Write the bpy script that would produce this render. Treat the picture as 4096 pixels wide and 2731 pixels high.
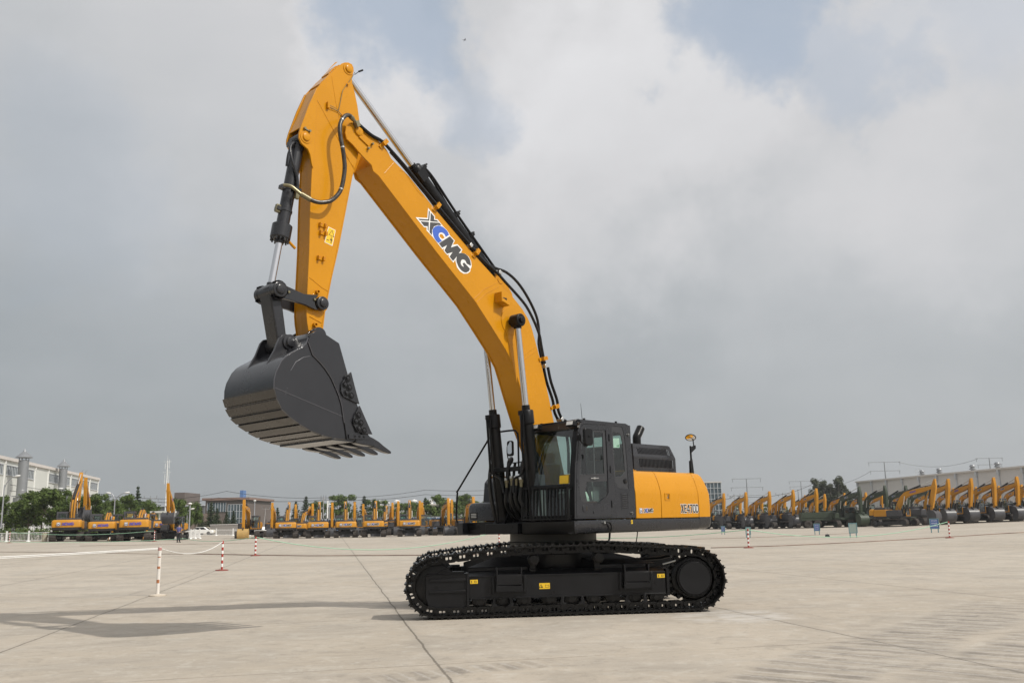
import bpy, bmesh, math, random
from math import sin, cos, pi, radians, sqrt, atan2
from mathutils import Vector, Matrix
from mathutils.geometry import delaunay_2d_cdt

random.seed(7)
sc = bpy.context.scene
for o in list(bpy.data.objects):
    bpy.data.objects.remove(o)

# ------------------------------------------------------------------ camera
CF, CP, CR, CH = 3700.2, radians(11.045), radians(1.25), 1.541
_F = Vector((0, cos(CP), sin(CP))); _R0 = Vector((1, 0, 0)); _U0 = _R0.cross(_F)
_R = _R0 * cos(CR) - _U0 * sin(CR); _U = _U0 * cos(CR) + _R0 * sin(CR)
cam_d = bpy.data.cameras.new('camera')
cam_d.sensor_width = 36.0
cam_d.lens = CF / 4096 * 36.0
cam_d.clip_start = 0.1
cam_d.clip_end = 8000
cam = bpy.data.objects.new('camera', cam_d)
sc.collection.objects.link(cam)
cam.matrix_world = Matrix(((_R.x, _U.x, -_F.x, 0), (_R.y, _U.y, -_F.y, 0), (_R.z, _U.z, -_F.z, CH), (0, 0, 0, 1)))
sc.camera = cam


def ray(px, py):
    return _F + _R * ((px - 2048) / CF) + _U * ((1365.5 - py) / CF)


# ------------------------------------------------------------------ view
sc.view_settings.view_transform = 'Standard'
sc.view_settings.look = 'None'
sc.view_settings.exposure = 0.0
sc.view_settings.gamma = 1.0
sc.view_settings.use_curve_mapping = False

# ------------------------------------------------------------------ sun and sky
SUN_DIR = Vector((0.600, -0.375, 0.707)).normalized()      # towards the sun: right of and behind the camera
SUN_EL = math.asin(SUN_DIR.z); SUN_ROT = atan2(SUN_DIR.x, SUN_DIR.y)
sd = bpy.data.lights.new('sun', 'SUN')
sd.energy = 3.2
sd.angle = radians(0.9)
sd.color = (1.0, 0.955, 0.88)
so = bpy.data.objects.new('sun', sd)
sc.collection.objects.link(so)
so.rotation_euler = SUN_DIR.to_track_quat('Z', 'Y').to_euler()

W = bpy.data.worlds.new('World')
sc.world = W
W.use_nodes = True
nt = W.node_tree
nt.nodes.clear()
N = nt.nodes.new
L = nt.links.new


def wmath(op, a, b=None, c=None, clamp=False):
    n = N('ShaderNodeMath'); n.operation = op; n.use_clamp = clamp
    for i, v in enumerate((a, b, c)):
        if v is None: continue
        if isinstance(v, (int, float)): n.inputs[i].default_value = v
        else: L(v, n.inputs[i])
    return n.outputs[0]


tc = N('ShaderNodeTexCoord')
gen = tc.outputs['Generated']
wn = N('ShaderNodeTexNoise'); wn.inputs['Scale'].default_value = 4.6; wn.inputs['Detail'].default_value = 8
wn.inputs['Roughness'].default_value = 0.60
L(gen, wn.inputs['Vector'])
wsub = N('ShaderNodeVectorMath'); wsub.operation = 'SUBTRACT'; wsub.inputs[1].default_value = (0.5, 0.5, 0.5)
L(wn.outputs['Color'], wsub.inputs[0])
wsc = N('ShaderNodeVectorMath'); wsc.operation = 'SCALE'; wsc.inputs['Scale'].default_value = 0.42
L(wsub.outputs[0], wsc.inputs[0])
wadd = N('ShaderNodeVectorMath'); wadd.operation = 'ADD'
L(gen, wadd.inputs[0]); L(wsc.outputs[0], wadd.inputs[1])
wnorm = N('ShaderNodeVectorMath'); wnorm.operation = 'NORMALIZE'
L(wadd.outputs[0], wnorm.inputs[0])


def blob(px, py, r0, r1, vec=None):
    """soft patch of sky round a direction: 1 inside r0 degrees, 0 outside r1"""
    d = (ray(px, py) if not isinstance(px, Vector) else px).normalized()
    n = N('ShaderNodeVectorMath'); n.operation = 'DOT_PRODUCT'
    L(vec or wnorm.outputs[0], n.inputs[0]); n.inputs[1].default_value = d
    m = N('ShaderNodeMapRange'); m.interpolation_type = 'SMOOTHSTEP'
    m.inputs['From Min'].default_value = cos(radians(r1)); m.inputs['From Max'].default_value = cos(radians(r0))
    m.inputs['To Min'].default_value = 0; m.inputs['To Max'].default_value = 1
    L(n.outputs['Value'], m.inputs['Value'])
    return m.outputs['Result']


sep = N('ShaderNodeSeparateXYZ'); L(gen, sep.inputs[0])
mp_ = N('ShaderNodeMapping'); mp_.inputs['Scale'].default_value = (1, 1, 2.0)
L(gen, mp_.inputs['Vector'])
cn = N('ShaderNodeTexNoise'); cn.inputs['Scale'].default_value = 3.6; cn.inputs['Detail'].default_value = 9
cn.inputs['Roughness'].default_value = 0.53; cn.inputs['Distortion'].default_value = 0.15
L(mp_.outputs[0], cn.inputs['Vector'])
# cloud luminance (linear): haze-grey low down, paler higher up, soft billows
gr = N('ShaderNodeValToRGB'); gr.color_ramp.interpolation = 'B_SPLINE'
els = gr.color_ramp.elements; els[0].position = 0.0; els[0].color = (.405,) * 3 + (1,); els[1].position = 1.0; els[1].color = (.70,) * 3 + (1,)
for p_, v_ in ((.10, .438), (.22, .505), (.34, .56), (.45, .61), (.60, .65)):
    e_ = els.new(p_); e_.color = (v_,) * 3 + (1,)
L(sep.outputs['Z'], gr.inputs['Fac'])
lum = wmath('MULTIPLY_ADD', wmath('SUBTRACT', cn.outputs['Fac'], 0.5), 0.20, gr.outputs['Color'])
lum = wmath('MULTIPLY_ADD', wmath('MULTIPLY', sep.outputs['X'], 1.0), 0.085, lum)
lum = wmath('MULTIPLY_ADD', blob(2500, 520, 3, 11), 0.115, lum)
lum = wmath('MULTIPLY_ADD', blob(2900, 900, 1, 11), 0.03, lum)
lum = wmath('MULTIPLY_ADD', blob(2300, 100, 1, 9), 0.05, lum)
lum = wmath('MULTIPLY_ADD', blob(900, 350, 2, 12), 0.05, lum)
lum = wmath('MULTIPLY_ADD', blob(1500, 260, 2, 5.5), 0.10, lum)
lum = wmath('MULTIPLY_ADD', blob(3750, 480, 2, 11), 0.05, lum)
lum = wmath('MULTIPLY_ADD', blob(1900, 560, 2, 8), 0.03, lum)
lum = wmath('MULTIPLY_ADD', blob(3500, 900, 1.5, 7), 0.03, lum)
lum = wmath('MULTIPLY_ADD', blob(2650, 1080, 1, 6), -0.03, lum)
lum = wmath('MULTIPLY_ADD', blob(2250, 1280, 2, 11), -0.03, lum)
# lit cloud towards and round the hidden sun, overhead a little brighter
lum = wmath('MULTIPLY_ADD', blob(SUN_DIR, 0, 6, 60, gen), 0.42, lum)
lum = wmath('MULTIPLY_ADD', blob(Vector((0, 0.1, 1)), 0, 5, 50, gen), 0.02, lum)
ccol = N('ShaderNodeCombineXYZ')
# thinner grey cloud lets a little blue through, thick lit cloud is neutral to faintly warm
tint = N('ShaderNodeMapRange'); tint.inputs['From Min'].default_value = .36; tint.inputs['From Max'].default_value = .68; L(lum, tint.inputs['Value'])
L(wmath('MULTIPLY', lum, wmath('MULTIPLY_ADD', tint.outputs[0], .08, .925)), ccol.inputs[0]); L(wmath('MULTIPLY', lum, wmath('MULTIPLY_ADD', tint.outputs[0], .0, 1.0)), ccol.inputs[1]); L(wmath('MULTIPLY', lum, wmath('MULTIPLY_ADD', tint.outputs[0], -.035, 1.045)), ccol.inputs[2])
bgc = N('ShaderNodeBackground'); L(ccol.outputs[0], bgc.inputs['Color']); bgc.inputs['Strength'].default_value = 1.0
sky = N('ShaderNodeTexSky'); sky.sky_type = 'NISHITA'; sky.sun_disc = False
sky.sun_elevation = SUN_EL; sky.sun_rotation = SUN_ROT; sky.air_density = 1.0; sky.dust_density = 3.0
bgs = N('ShaderNodeBackground'); L(sky.outputs[0], bgs.inputs['Color']); bgs.inputs['Strength'].default_value = 0.12
# gaps in the deck where the blue shows (soft edged)
gap = wmath('MAXIMUM', blob(3060, 60, 1.2, 5.6), blob(1560, 20, 1.5, 6.0))
gap = wmath('MAXIMUM', gap, wmath('MULTIPLY', blob(1880, 300, 1, 5.0), 0.6))
gap = wmath('MAXIMUM', gap, wmath('MULTIPLY', blob(3330, 260, 1, 4.6), 0.6))
gap = wmath('MAXIMUM', gap, wmath('MULTIPLY', blob(3950, 20, 1, 7), 0.4))
gap = wmath('MAXIMUM', gap, wmath('MULTIPLY', blob(200, 780, 1, 9), 0.22))
hz = N('ShaderNodeMapRange'); hz.inputs['From Min'].default_value = 0.0; hz.inputs['From Max'].default_value = 0.16
L(sep.outputs['Z'], hz.inputs['Value'])
fac = wmath('MULTIPLY', gap, 0.74, clamp=True)
# blue tint instead of pure blue: thin veil of cloud stays in front of it
blue = N('ShaderNodeBackground'); blue.inputs['Color'].default_value = (0.45, 0.54, 0.66, 1); blue.inputs['Strength'].default_value = 1.0
m1 = N('ShaderNodeMixShader'); m1.inputs[0].default_value = 0.22; L(blue.outputs[0], m1.inputs[1]); L(bgs.outputs[0], m1.inputs[2])
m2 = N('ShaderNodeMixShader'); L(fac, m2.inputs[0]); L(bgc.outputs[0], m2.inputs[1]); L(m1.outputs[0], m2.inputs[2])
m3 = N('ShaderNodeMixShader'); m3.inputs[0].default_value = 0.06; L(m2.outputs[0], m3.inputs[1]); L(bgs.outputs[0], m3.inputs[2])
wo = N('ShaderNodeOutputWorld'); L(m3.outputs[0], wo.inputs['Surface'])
W.cycles.sampling_method = 'MANUAL'; W.cycles.sample_map_resolution = 512

# ------------------------------------------------------------------ materials
MATS = {}


def mat(name, col, rough=0.5, metal=0.0, coat=0.0, var=0.0, vscale=3.0, bump=0.0, bscale=40.0, spec=0.5, rvar=0.0, col2=None):
    m = bpy.data.materials.new(name); m.use_nodes = True
    t = m.node_tree; b = t.nodes['Principled BSDF']
    b.inputs['Base Color'].default_value = (*col, 1); b.inputs['Roughness'].default_value = rough
    b.inputs['Metallic'].default_value = metal; b.inputs['Coat Weight'].default_value = coat
    b.inputs['Coat Roughness'].default_value = 0.08; b.inputs['Specular IOR Level'].default_value = spec
    if var or rvar or bump or col2:
        c = t.nodes.new('ShaderNodeTexCoord')
        n = t.nodes.new('ShaderNodeTexNoise'); n.inputs['Scale'].default_value = vscale; n.inputs['Detail'].default_value = 6
        n.inputs['Roughness'].default_value = 0.62
        t.links.new(c.outputs['Object'], n.inputs['Vector'])
        mr = t.nodes.new('ShaderNodeMapRange'); mr.inputs['From Min'].default_value = 0.3; mr.inputs['From Max'].default_value = 0.7
        t.links.new(n.outputs['Fac'], mr.inputs['Value'])
        if var or col2:
            mx = t.nodes.new('ShaderNodeMix'); mx.data_type = 'RGBA'
            a = tuple(max(0, x * (1 - var)) for x in col); bb = col2 or tuple(min(1, x * (1 + var)) for x in col)
            mx.inputs['A'].default_value = (*a, 1); mx.inputs['B'].default_value = (*bb, 1)
            t.links.new(mr.outputs[0], mx.inputs['Factor']); t.links.new(mx.outputs['Result'], b.inputs['Base Color'])
        if rvar:
            r = t.nodes.new('ShaderNodeMapRange'); r.inputs['To Min'].default_value = max(0.03, rough - rvar); r.inputs['To Max'].default_value = rough + rvar
            t.links.new(mr.outputs[0], r.inputs['Value']); t.links.new(r.outputs[0], b.inputs['Roughness'])
        if bump:
            n2 = t.nodes.new('ShaderNodeTexNoise'); n2.inputs['Scale'].default_value = bscale; n2.inputs['Detail'].default_value = 3
            t.links.new(c.outputs['Object'], n2.inputs['Vector'])
            bp = t.nodes.new('ShaderNodeBump'); bp.inputs['Strength'].default_value = bump; bp.inputs['Distance'].default_value = 0.01
            t.links.new(n2.outputs['Fac'], bp.inputs['Height']); t.links.new(bp.outputs[0], b.inputs['Normal'])
    MATS[name] = m
    return m


M_YEL = mat('yellow_paint', (0.545, 0.235, 0.006), 0.28, coat=0.14, var=0.05, vscale=1.4, rvar=0.05, bump=0.02, bscale=6, spec=.2)
M_GREY = mat('dark_grey_paint', (0.020, 0.0205, 0.0235), 0.28, coat=0.12, var=0.12, vscale=2.0, rvar=0.06, spec=.4)
M_BLK = mat('black_paint', (0.0045, 0.0045, 0.005), 0.34, var=0.25, vscale=3.0, rvar=0.08, spec=.26)
M_TRK = mat('track_steel', (0.004, 0.0038, 0.0036), 0.36, var=0.5, vscale=8, rvar=0.12, bump=0.15, bscale=30, spec=.28, col2=(.010, .009, .008))
M_UND = mat('undercarriage_paint', (0.0085, 0.0085, 0.0095), 0.34, var=0.2, vscale=2.5, rvar=0.08, spec=.28)
M_BKT = mat('bucket_paint', (0.019, 0.0195, 0.0225), 0.23, coat=0.25, var=0.12, vscale=1.5, rvar=0.06, bump=0.015, bscale=9, spec=.4)
M_CHR = mat('chrome', (0.62, 0.62, 0.63), 0.12, metal=1.0)
M_HOSE = mat('rubber_hose', (0.006, 0.006, 0.006), 0.42, var=0.2, spec=.35)
M_SLEEVE = mat('hose_sleeve', (0.030, 0.020, 0.016), 0.33, var=0.4, vscale=14, col2=(0.06, 0.05, 0.035), rvar=0.1)
M_BRS = mat('brass_fitting', (0.21, 0.185, 0.11), 0.38, metal=0.6)
M_WHT = mat('white_paint', (0.78, 0.78, 0.76), 0.5, var=0.05)
M_BLU = mat('blue_paint', (0.04, 0.09, 0.42), 0.4)
M_NAVY = mat('navy_paint', (0.02, 0.03, 0.12), 0.4)
M_LET = mat('charcoal_print', (0.055, 0.055, 0.055), 0.45)
M_LBL = mat('label_yellow', (0.78, 0.50, 0.02), 0.45)
M_SIGN = mat('label_print', (0.03, 0.02, 0.01), 0.5)
M_RED = mat('red_paint', (0.36, 0.035, 0.022), 0.5, var=0.2, vscale=10)
M_RUST = mat('white_paint_rusty', (0.68, 0.63, 0.57), 0.6, var=0.0, vscale=9, col2=(0.72, 0.70, 0.66))
M_LAMP = mat('lamp_lens', (0.75, 0.75, 0.72), 0.12, coat=0.6)
M_MIR = mat('mirror_glass', (0.75, 0.76, 0.78), 0.04, metal=1.0)
M_SEAT = mat('seat_cloth', (0.09, 0.09, 0.095), 0.8, var=0.1)
M_TRIM = mat('cab_trim', (0.13, 0.13, 0.135), 0.65)
M_PAPER = mat('paper', (0.75, 0.78, 0.72), 0.7)
M_ROD = mat('bare_steel', (0.55, 0.55, 0.53), 0.35, metal=0.9)
M_RING = mat('ring_steel', (0.028, 0.026, 0.019), 0.45, metal=0.2, var=0.2)


def glass(name, tint, refl=0.9, mixlow=0.06):
    m = bpy.data.materials.new(name); m.use_nodes = True; t = m.node_tree; t.nodes.clear()
    tr = t.nodes.new('ShaderNodeBsdfTransparent'); tr.inputs[0].default_value = (*tint, 1)
    gl = t.nodes.new('ShaderNodeBsdfGlossy'); gl.inputs['Color'].default_value = (refl, refl, refl, 1); gl.inputs['Roughness'].default_value = 0.02
    fr = t.nodes.new('ShaderNodeFresnel'); fr.inputs['IOR'].default_value = 1.5; ge = t.nodes.new('ShaderNodeNewGeometry'); inv = t.nodes.new('ShaderNodeMath'); inv.operation = 'SUBTRACT'; inv.inputs[0].default_value = 1.0; t.links.new(ge.outputs['Backfacing'], inv.inputs[1]); mu = t.nodes.new('ShaderNodeMath'); mu.operation = 'MULTIPLY'; t.links.new(inv.outputs[0], mu.inputs[1])
    mm = t.nodes.new('ShaderNodeMath'); mm.operation = 'ADD'; mm.inputs[1].default_value = mixlow; mm.use_clamp = True
    mx = t.nodes.new('ShaderNodeMixShader'); o = t.nodes.new('ShaderNodeOutputMaterial')
    t.links.new(fr.outputs[0], mm.inputs[0]); t.links.new(mm.outputs[0], mu.inputs[0]); t.links.new(mu.outputs[0], mx.inputs[0])
    t.links.new(tr.outputs[0], mx.inputs[1]); t.links.new(gl.outputs[0], mx.inputs[2]); t.links.new(mx.outputs[0], o.inputs['Surface'])
    return m


M_GLS = glass('cab_glass', (0.78, 0.87, 0.835), mixlow=.035)
M_GLSD = mat('dark_glass', (0.012, 0.016, 0.018), 0.06, coat=0.3)

# ------------------------------------------------------------------ mesh helpers
COL = sc.collection


def offset_poly(p, d):
    """inset (d>0) a closed 2d polygon"""
    n = len(p); A = sum(p[i][0] * p[(i + 1) % n][1] - p[(i + 1) % n][0] * p[i][1] for i in range(n))
    s = 1 if A > 0 else -1; out = []
    for i in range(n):
        a = Vector(p[i - 1]); b = Vector(p[i]); c = Vector(p[(i + 1) % n])
        e1 = (b - a).normalized(); e2 = (c - b).normalized()
        n1 = Vector((-e1.y, e1.x)) * s; n2 = Vector((-e2.y, e2.x)) * s
        m = n1 + n2; l = max(0.5, m.dot(n1))
        out.append(tuple(b + m * (d / l)))
    return out


def arc(cx, cy, r, a0, a1, n):
    return [(cx + r * cos(radians(a0 + (a1 - a0) * i / n)), cy + r * sin(radians(a0 + (a1 - a0) * i / n))) for i in range(n + 1)]


def smooth_path(pts, sub=5):
    P = [Vector(p) for p in pts]
    if len(P) < 3: return P
    out = []
    for i in range(len(P) - 1):
        p0 = P[max(0, i - 1)]; p1 = P[i]; p2 = P[i + 1]; p3 = P[min(len(P) - 1, i + 2)]
        for k in range(sub):
            t = k / sub
            out.append(0.5 * ((2 * p1) + (p2 - p0) * t + (2 * p0 - 5 * p1 + 4 * p2 - p3) * t * t + (3 * p1 - p0 - 3 * p2 + p3) * t ** 3))
    out.append(P[-1])
    return out


class MB:
    def __init__(s, xf=None):
        s.v = []; s.f = []; s.m = []; s.mats = []; s.xf = xf; s.cur = -1

    def use(s, m):
        if m not in s.mats: s.mats.append(m)
        s.cur = s.mats.index(m)
        return s

    def add(s, vs, fs):
        b = len(s.v)
        for v in vs:
            v = Vector(v)
            s.v.append(s.xf @ v if s.xf else v)
        for f in fs:
            s.f.append([b + i for i in f]); s.m.append(s.cur)

    def box(s, x0, x1, y0, y1, z0, z1):
        s.add([(x, y, z) for x in (x0, x1) for y in (y0, y1) for z in (z0, z1)],
              [(0, 1, 3, 2), (4, 6, 7, 5), (0, 4, 5, 1), (2, 3, 7, 6), (0, 2, 6, 4), (1, 5, 7, 3)])
        return s

    def obox(s, c, ax, ay, az):
        c, ax, ay, az = Vector(c), Vector(ax), Vector(ay), Vector(az)
        s.add([c + ax * i + ay * j + az * k for i in (-1, 1) for j in (-1, 1) for k in (-1, 1)],
              [(0, 1, 3, 2), (4, 6, 7, 5), (0, 4, 5, 1), (2, 3, 7, 6), (0, 2, 6, 4), (1, 5, 7, 3)])
        return s

    def bar(s, p0, p1, w, h, up=(0, 0, 1)):
        p0, p1 = Vector(p0), Vector(p1); d = (p1 - p0); n = d.normalized(); u = Vector(up)
        a = n.cross(u)
        if a.length < 1e-3: a = n.cross(Vector((1, 0, 0)))
        a.normalize(); b = a.cross(n)
        return s.obox((p0 + p1) / 2, d / 2, a * w / 2, b * h / 2)

    def slab(s, loops, O, ax, ay, an, t0, t1):
        """2d loops (outer, holes...) in the plane O,ax,ay thickened along an from t0 to t1"""
        O, ax, ay, an = Vector(O), Vector(ax), Vector(ay), Vector(an)
        pl = [p for lp in loops for p in lp]; n = len(pl)
        vs = [O + ax * p[0] + ay * p[1] + an * t for t in (t0, t1) for p in pl]
        fs = []
        if len(loops) == 1:
            fs += [list(range(n)), list(range(2 * n - 1, n - 1, -1))]
        else:
            ed = []; b0 = 0
            for lp in loops:
                k0 = len(lp); ed += [(b0 + i, b0 + (i + 1) % k0) for i in range(k0)]; b0 += k0
            vv_, _e, tf, ov, _oe, _of = delaunay_2d_cdt([Vector(p) for p in pl], ed, [], 0, 1e-7)
            m_ = [o_[0] if o_ else -1 for o_ in ov]
            for t in tf:
                cx_ = sum(vv_[i].x for i in t) / 3; cy_ = sum(vv_[i].y for i in t) / 3; ins = 0
                for (a_, b_) in ed:
                    (xa, ya), (xb, yb) = pl[a_], pl[b_]
                    if (ya > cy_) != (yb > cy_) and cx_ < (xb - xa) * (cy_ - ya) / (yb - ya) + xa: ins ^= 1
                if ins and all(m_[i] >= 0 for i in t):
                    t = [m_[i] for i in t]; fs.append(list(t)); fs.append([i + n for i in reversed(t)])
        b = 0
        for lp in loops:
            k = len(lp)
            for i in range(k):
                j = (i + 1) % k
                fs.append([b + i, b + j, n + b + j, n + b + i])
            b += k
        s.add(vs, fs)
        return s

    def uw(s, loops, v0, v1):          # side plate: coordinates are (forward, up), thickness sideways
        if isinstance(loops[0][0], (int, float)): loops = [loops]
        return s.slab(loops, (0, 0, 0), (1, 0, 0), (0, 0, 1), (0, 1, 0), v0, v1)

    def vw(s, loops, u0, u1):
        if isinstance(loops[0][0], (int, float)): loops = [loops]
        return s.slab(loops, (0, 0, 0), (0, 1, 0), (0, 0, 1), (1, 0, 0), u0, u1)

    def uv(s, loops, w0, w1):
        if isinstance(loops[0][0], (int, float)): loops = [loops]
        return s.slab(loops, (0, 0, 0), (1, 0, 0), (0, 1, 0), (0, 0, 1), w0, w1)

    def cyl(s, p0, p1, r0, r1=None, n=24):
        p0, p1 = Vector(p0), Vector(p1); r1 = r0 if r1 is None else r1
        d = (p1 - p0).normalized(); a = d.orthogonal().normalized(); b = d.cross(a)
        vs = []
        for p, r in ((p0, r0), (p1, r1)):
            vs += [p + (a * cos(2 * pi * i / n) + b * sin(2 * pi * i / n)) * r for i in range(n)]
        fs = [[i, (i + 1) % n, n + (i + 1) % n, n + i] for i in range(n)] + [list(range(n)), list(range(2 * n - 1, n - 1, -1))]
        s.add(vs, fs)
        return s

    def tube(s, pts, r, n=8, sm=0):
        P = smooth_path(pts, sm) if sm else [Vector(p) for p in pts]
        k = len(P); t0 = (P[1] - P[0]).normalized(); a = t0.orthogonal().normalized(); vs = []
        for i in range(k):
            t = ((P[min(k - 1, i + 1)] - P[max(0, i - 1)])).normalized()
            a = (a - t * a.dot(t)).normalized(); b = t.cross(a)
            rr = r(i / (k - 1)) if callable(r) else r
            vs += [P[i] + (a * cos(2 * pi * j / n) + b * sin(2 * pi * j / n)) * rr for j in range(n)]
        fs = [[i * n + j, i * n + (j + 1) % n, (i + 1) * n + (j + 1) % n, (i + 1) * n + j] for i in range(k - 1) for j in range(n)]
        fs += [list(range(n)), list(range(k * n - 1, (k - 1) * n - 1, -1))]
        s.add(vs, fs)
        return s

    def lathe(s, prof, c, axis=(0, 0, 1), n=24):
        c, d = Vector(c), Vector(axis).normalized(); a = d.orthogonal().normalized(); b = d.cross(a); k = len(prof)
        vs = [c + d * h + (a * cos(2 * pi * j / n) + b * sin(2 * pi * j / n)) * max(r, 1e-4) for r, h in prof for j in range(n)]
        fs = [[i * n + j, i * n + (j + 1) % n, (i + 1) * n + (j + 1) % n, (i + 1) * n + j] for i in range(k - 1) for j in range(n)]
        fs += [list(range(n)), list(range(k * n - 1, (k - 1) * n - 1, -1))]
        s.add(vs, fs)
        return s

    def loft(s, sections, closed=False):
        """sections: lists of 3d points, same count; caps at the ends"""
        k = len(sections[0]); vs = [p for sec in sections for p in sec]; fs = []
        for i in range(len(sections) - 1):
            for j in range(k if closed else k - 1):
                fs.append([i * k + j, i * k + (j + 1) % k, (i + 1) * k + (j + 1) % k, (i + 1) * k + j])
        if closed:
            fs += [list(range(k)), list(range(len(vs) - 1, len(vs) - k - 1, -1))]
        s.add(vs, fs)
        return s

    def mesh(s, name, m=None, ang=35):
        me = bpy.data.meshes.new(name)
        me.from_pydata([tuple(v) for v in s.v], [], s.f)
        if -1 in s.m:
            for q in [m or M_BLK] + s.mats: me.materials.append(q)
            me.polygons.foreach_set('material_index', [i + 1 for i in s.m])
        else:
            for q in s.mats: me.materials.append(q)
            me.polygons.foreach_set('material_index', s.m)
        bm = bmesh.new(); bm.from_mesh(me); bmesh.ops.recalc_face_normals(bm, faces=bm.faces); bm.to_mesh(me); bm.free()
        me.polygons.foreach_set('use_smooth', [True] * len(me.polygons))
        me.set_sharp_from_angle(angle=radians(ang))
        me.update()
        return me

    def build(s, name, m=None, parent=None, bevel=0.0, ang=35, label=None, seg=2):
        o = bpy.data.objects.new(name, s.mesh(name, m, ang)); COL.objects.link(o)
        if parent: o.parent = parent
        if bevel:
            b = o.modifiers.new('bevel', 'BEVEL'); b.width = bevel; b.segments = seg; b.limit_method = 'ANGLE'; b.angle_limit = radians(35)
            b.harden_normals = False
        if label: o['label'] = label
        return o


def tag(o, label=None, cat=None, group=None, kind=None):
    if label: o['label'] = label
    if cat: o['category'] = cat
    if group: o['group'] = group
    if kind: o['kind'] = kind
    return o


def empty(name, loc=(0, 0, 0), rz=0.0, parent=None):
    o = bpy.data.objects.new(name, None); COL.objects.link(o); o.location = loc; o.rotation_euler = (0, 0, rz)
    o.empty_display_size = 0.3
    if parent: o.parent = parent
    return o


def copy_tree(o, parent=None):
    c = o.copy(); COL.objects.link(c)
    c.parent = parent
    for ch in KIDS.get(o.name, ()):
        copy_tree(ch, c)
    return c


KIDS = {}


def index_children():
    KIDS.clear()
    for o in COL.objects:
        if o.parent: KIDS.setdefault(o.parent.name, []).append(o)


def text_mesh(body, size, off=0.0, shear=0.0, ext=0.001):
    c = bpy.data.curves.new('lettering', 'FONT'); c.body = body; c.size = size; c.offset = off; c.shear = shear; c.extrude = ext
    c.align_x = 'LEFT'; c.resolution_u = 4
    o = bpy.data.objects.new('lettering', c); COL.objects.link(o)
    dg = bpy.context.evaluated_depsgraph_get()
    me = bpy.data.meshes.new_from_object(o.evaluated_get(dg))
    bpy.data.objects.remove(o); bpy.data.curves.remove(c)
    return me


# company lettering as traced flat shapes (x along the word, y up; letters 0.33 high)
LG = {'outer': [[-0.377, 0.33], [-0.182, 0.334], [-0.154, 0.294], [-0.114, 0.336], [0.064, 0.338], [0.144, 0.35], [0.22, 0.343], [0.249, 0.328], [0.383, 0.345], [0.398, 0.245], [0.465, 0.34], [0.601, 0.351], [0.613, 0.284], [0.692, 0.341], [0.781, 0.366], [0.869, 0.341], [0.93, 0.285], [0.943, 0.251], [0.941, 0.222], [0.968, 0.177], [0.948, 0.1], [0.884, 0.023], [0.802, -0.008], [0.708, -0.004], [0.618, 0.057], [0.597, 0.075], [0.601, 0.0], [0.46, 0.0], [0.446, 0.039], [0.422, -0.002], [0.32, -0.004], [0.3, 0.036], [0.288, -0.006], [0.0, 0.0], [-0.153, -0.016], [-0.186, 0.027], [-0.226, -0.014], [-0.454, -0.021], [-0.276, 0.174]],
      'hole': [[0.092, 0.184], [0.125, 0.209], [0.195, 0.199], [0.176, 0.141], [0.114, 0.127], [0.087, 0.143]],
      'a': [[-0.339, 0.308], [-0.31, 0.308], [-0.22, 0.165], [-0.363, 0.009], [-0.402, 0.004], [-0.25, 0.168]],
      'b': [[-0.286, 0.309], [-0.189, 0.315], [-0.16, 0.266], [-0.113, 0.311], [-0.068, 0.318], [-0.2, 0.179]],
      'c': [[-0.34, 0.006], [-0.213, 0.143], [-0.121, 0.011], [-0.144, 0.01], [-0.184, 0.063], [-0.238, 0.003]],
      'd': [[-0.191, 0.162], [-0.046, 0.319], [0.012, 0.319], [-0.05, 0.256], [-0.088, 0.172], [-0.078, 0.087], [-0.026, 0.011], [-0.095, 0.011]],
      'C': [[-0.055, 0.224], [-0.03, 0.268], [0.009, 0.298], [0.05, 0.322], [0.096, 0.335], [0.15, 0.342], [0.19, 0.336], [0.23, 0.319], [0.203, 0.232], [0.163, 0.247], [0.135, 0.246], [0.112, 0.236], [0.085, 0.218], [0.071, 0.193], [0.062, 0.168], [0.066, 0.144], [0.08, 0.122], [0.105, 0.11], [0.15, 0.104], [0.186, 0.109], [0.157, 0.013], [0.115, 0.007], [0.079, 0.008], [0.035, 0.014], [0.0, 0.028], [-0.055, 0.072], [-0.074, 0.105], [-0.079, 0.141], [-0.072, 0.185]],
      'M': [[0.167, 0.018], [0.259, 0.315], [0.369, 0.324], [0.397, 0.172], [0.475, 0.317], [0.586, 0.326], [0.584, 0.231], [0.587, 0.158], [0.584, 0.101], [0.576, 0.017], [0.476, 0.018], [0.474, 0.139], [0.406, 0.013], [0.33, 0.015], [0.312, 0.138], [0.265, 0.015]],
      'G': [[0.586, 0.23], [0.62, 0.285], [0.673, 0.326], [0.715, 0.345], [0.759, 0.353], [0.803, 0.35], [0.845, 0.335], [0.885, 0.305], [0.915, 0.268], [0.823, 0.227], [0.8, 0.239], [0.772, 0.245], [0.745, 0.24], [0.72, 0.222], [0.705, 0.2], [0.7, 0.178], [0.705, 0.15], [0.718, 0.125], [0.738, 0.11], [0.763, 0.104], [0.79, 0.11], [0.814, 0.127], [0.757, 0.153], [0.77, 0.195], [0.929, 0.208], [0.94, 0.185], [0.942, 0.155], [0.92, 0.097], [0.895, 0.07], [0.865, 0.049], [0.82, 0.034], [0.774, 0.029], [0.725, 0.033], [0.683, 0.049], [0.64, 0.07], [0.61, 0.1], [0.588, 0.15]]}


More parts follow.
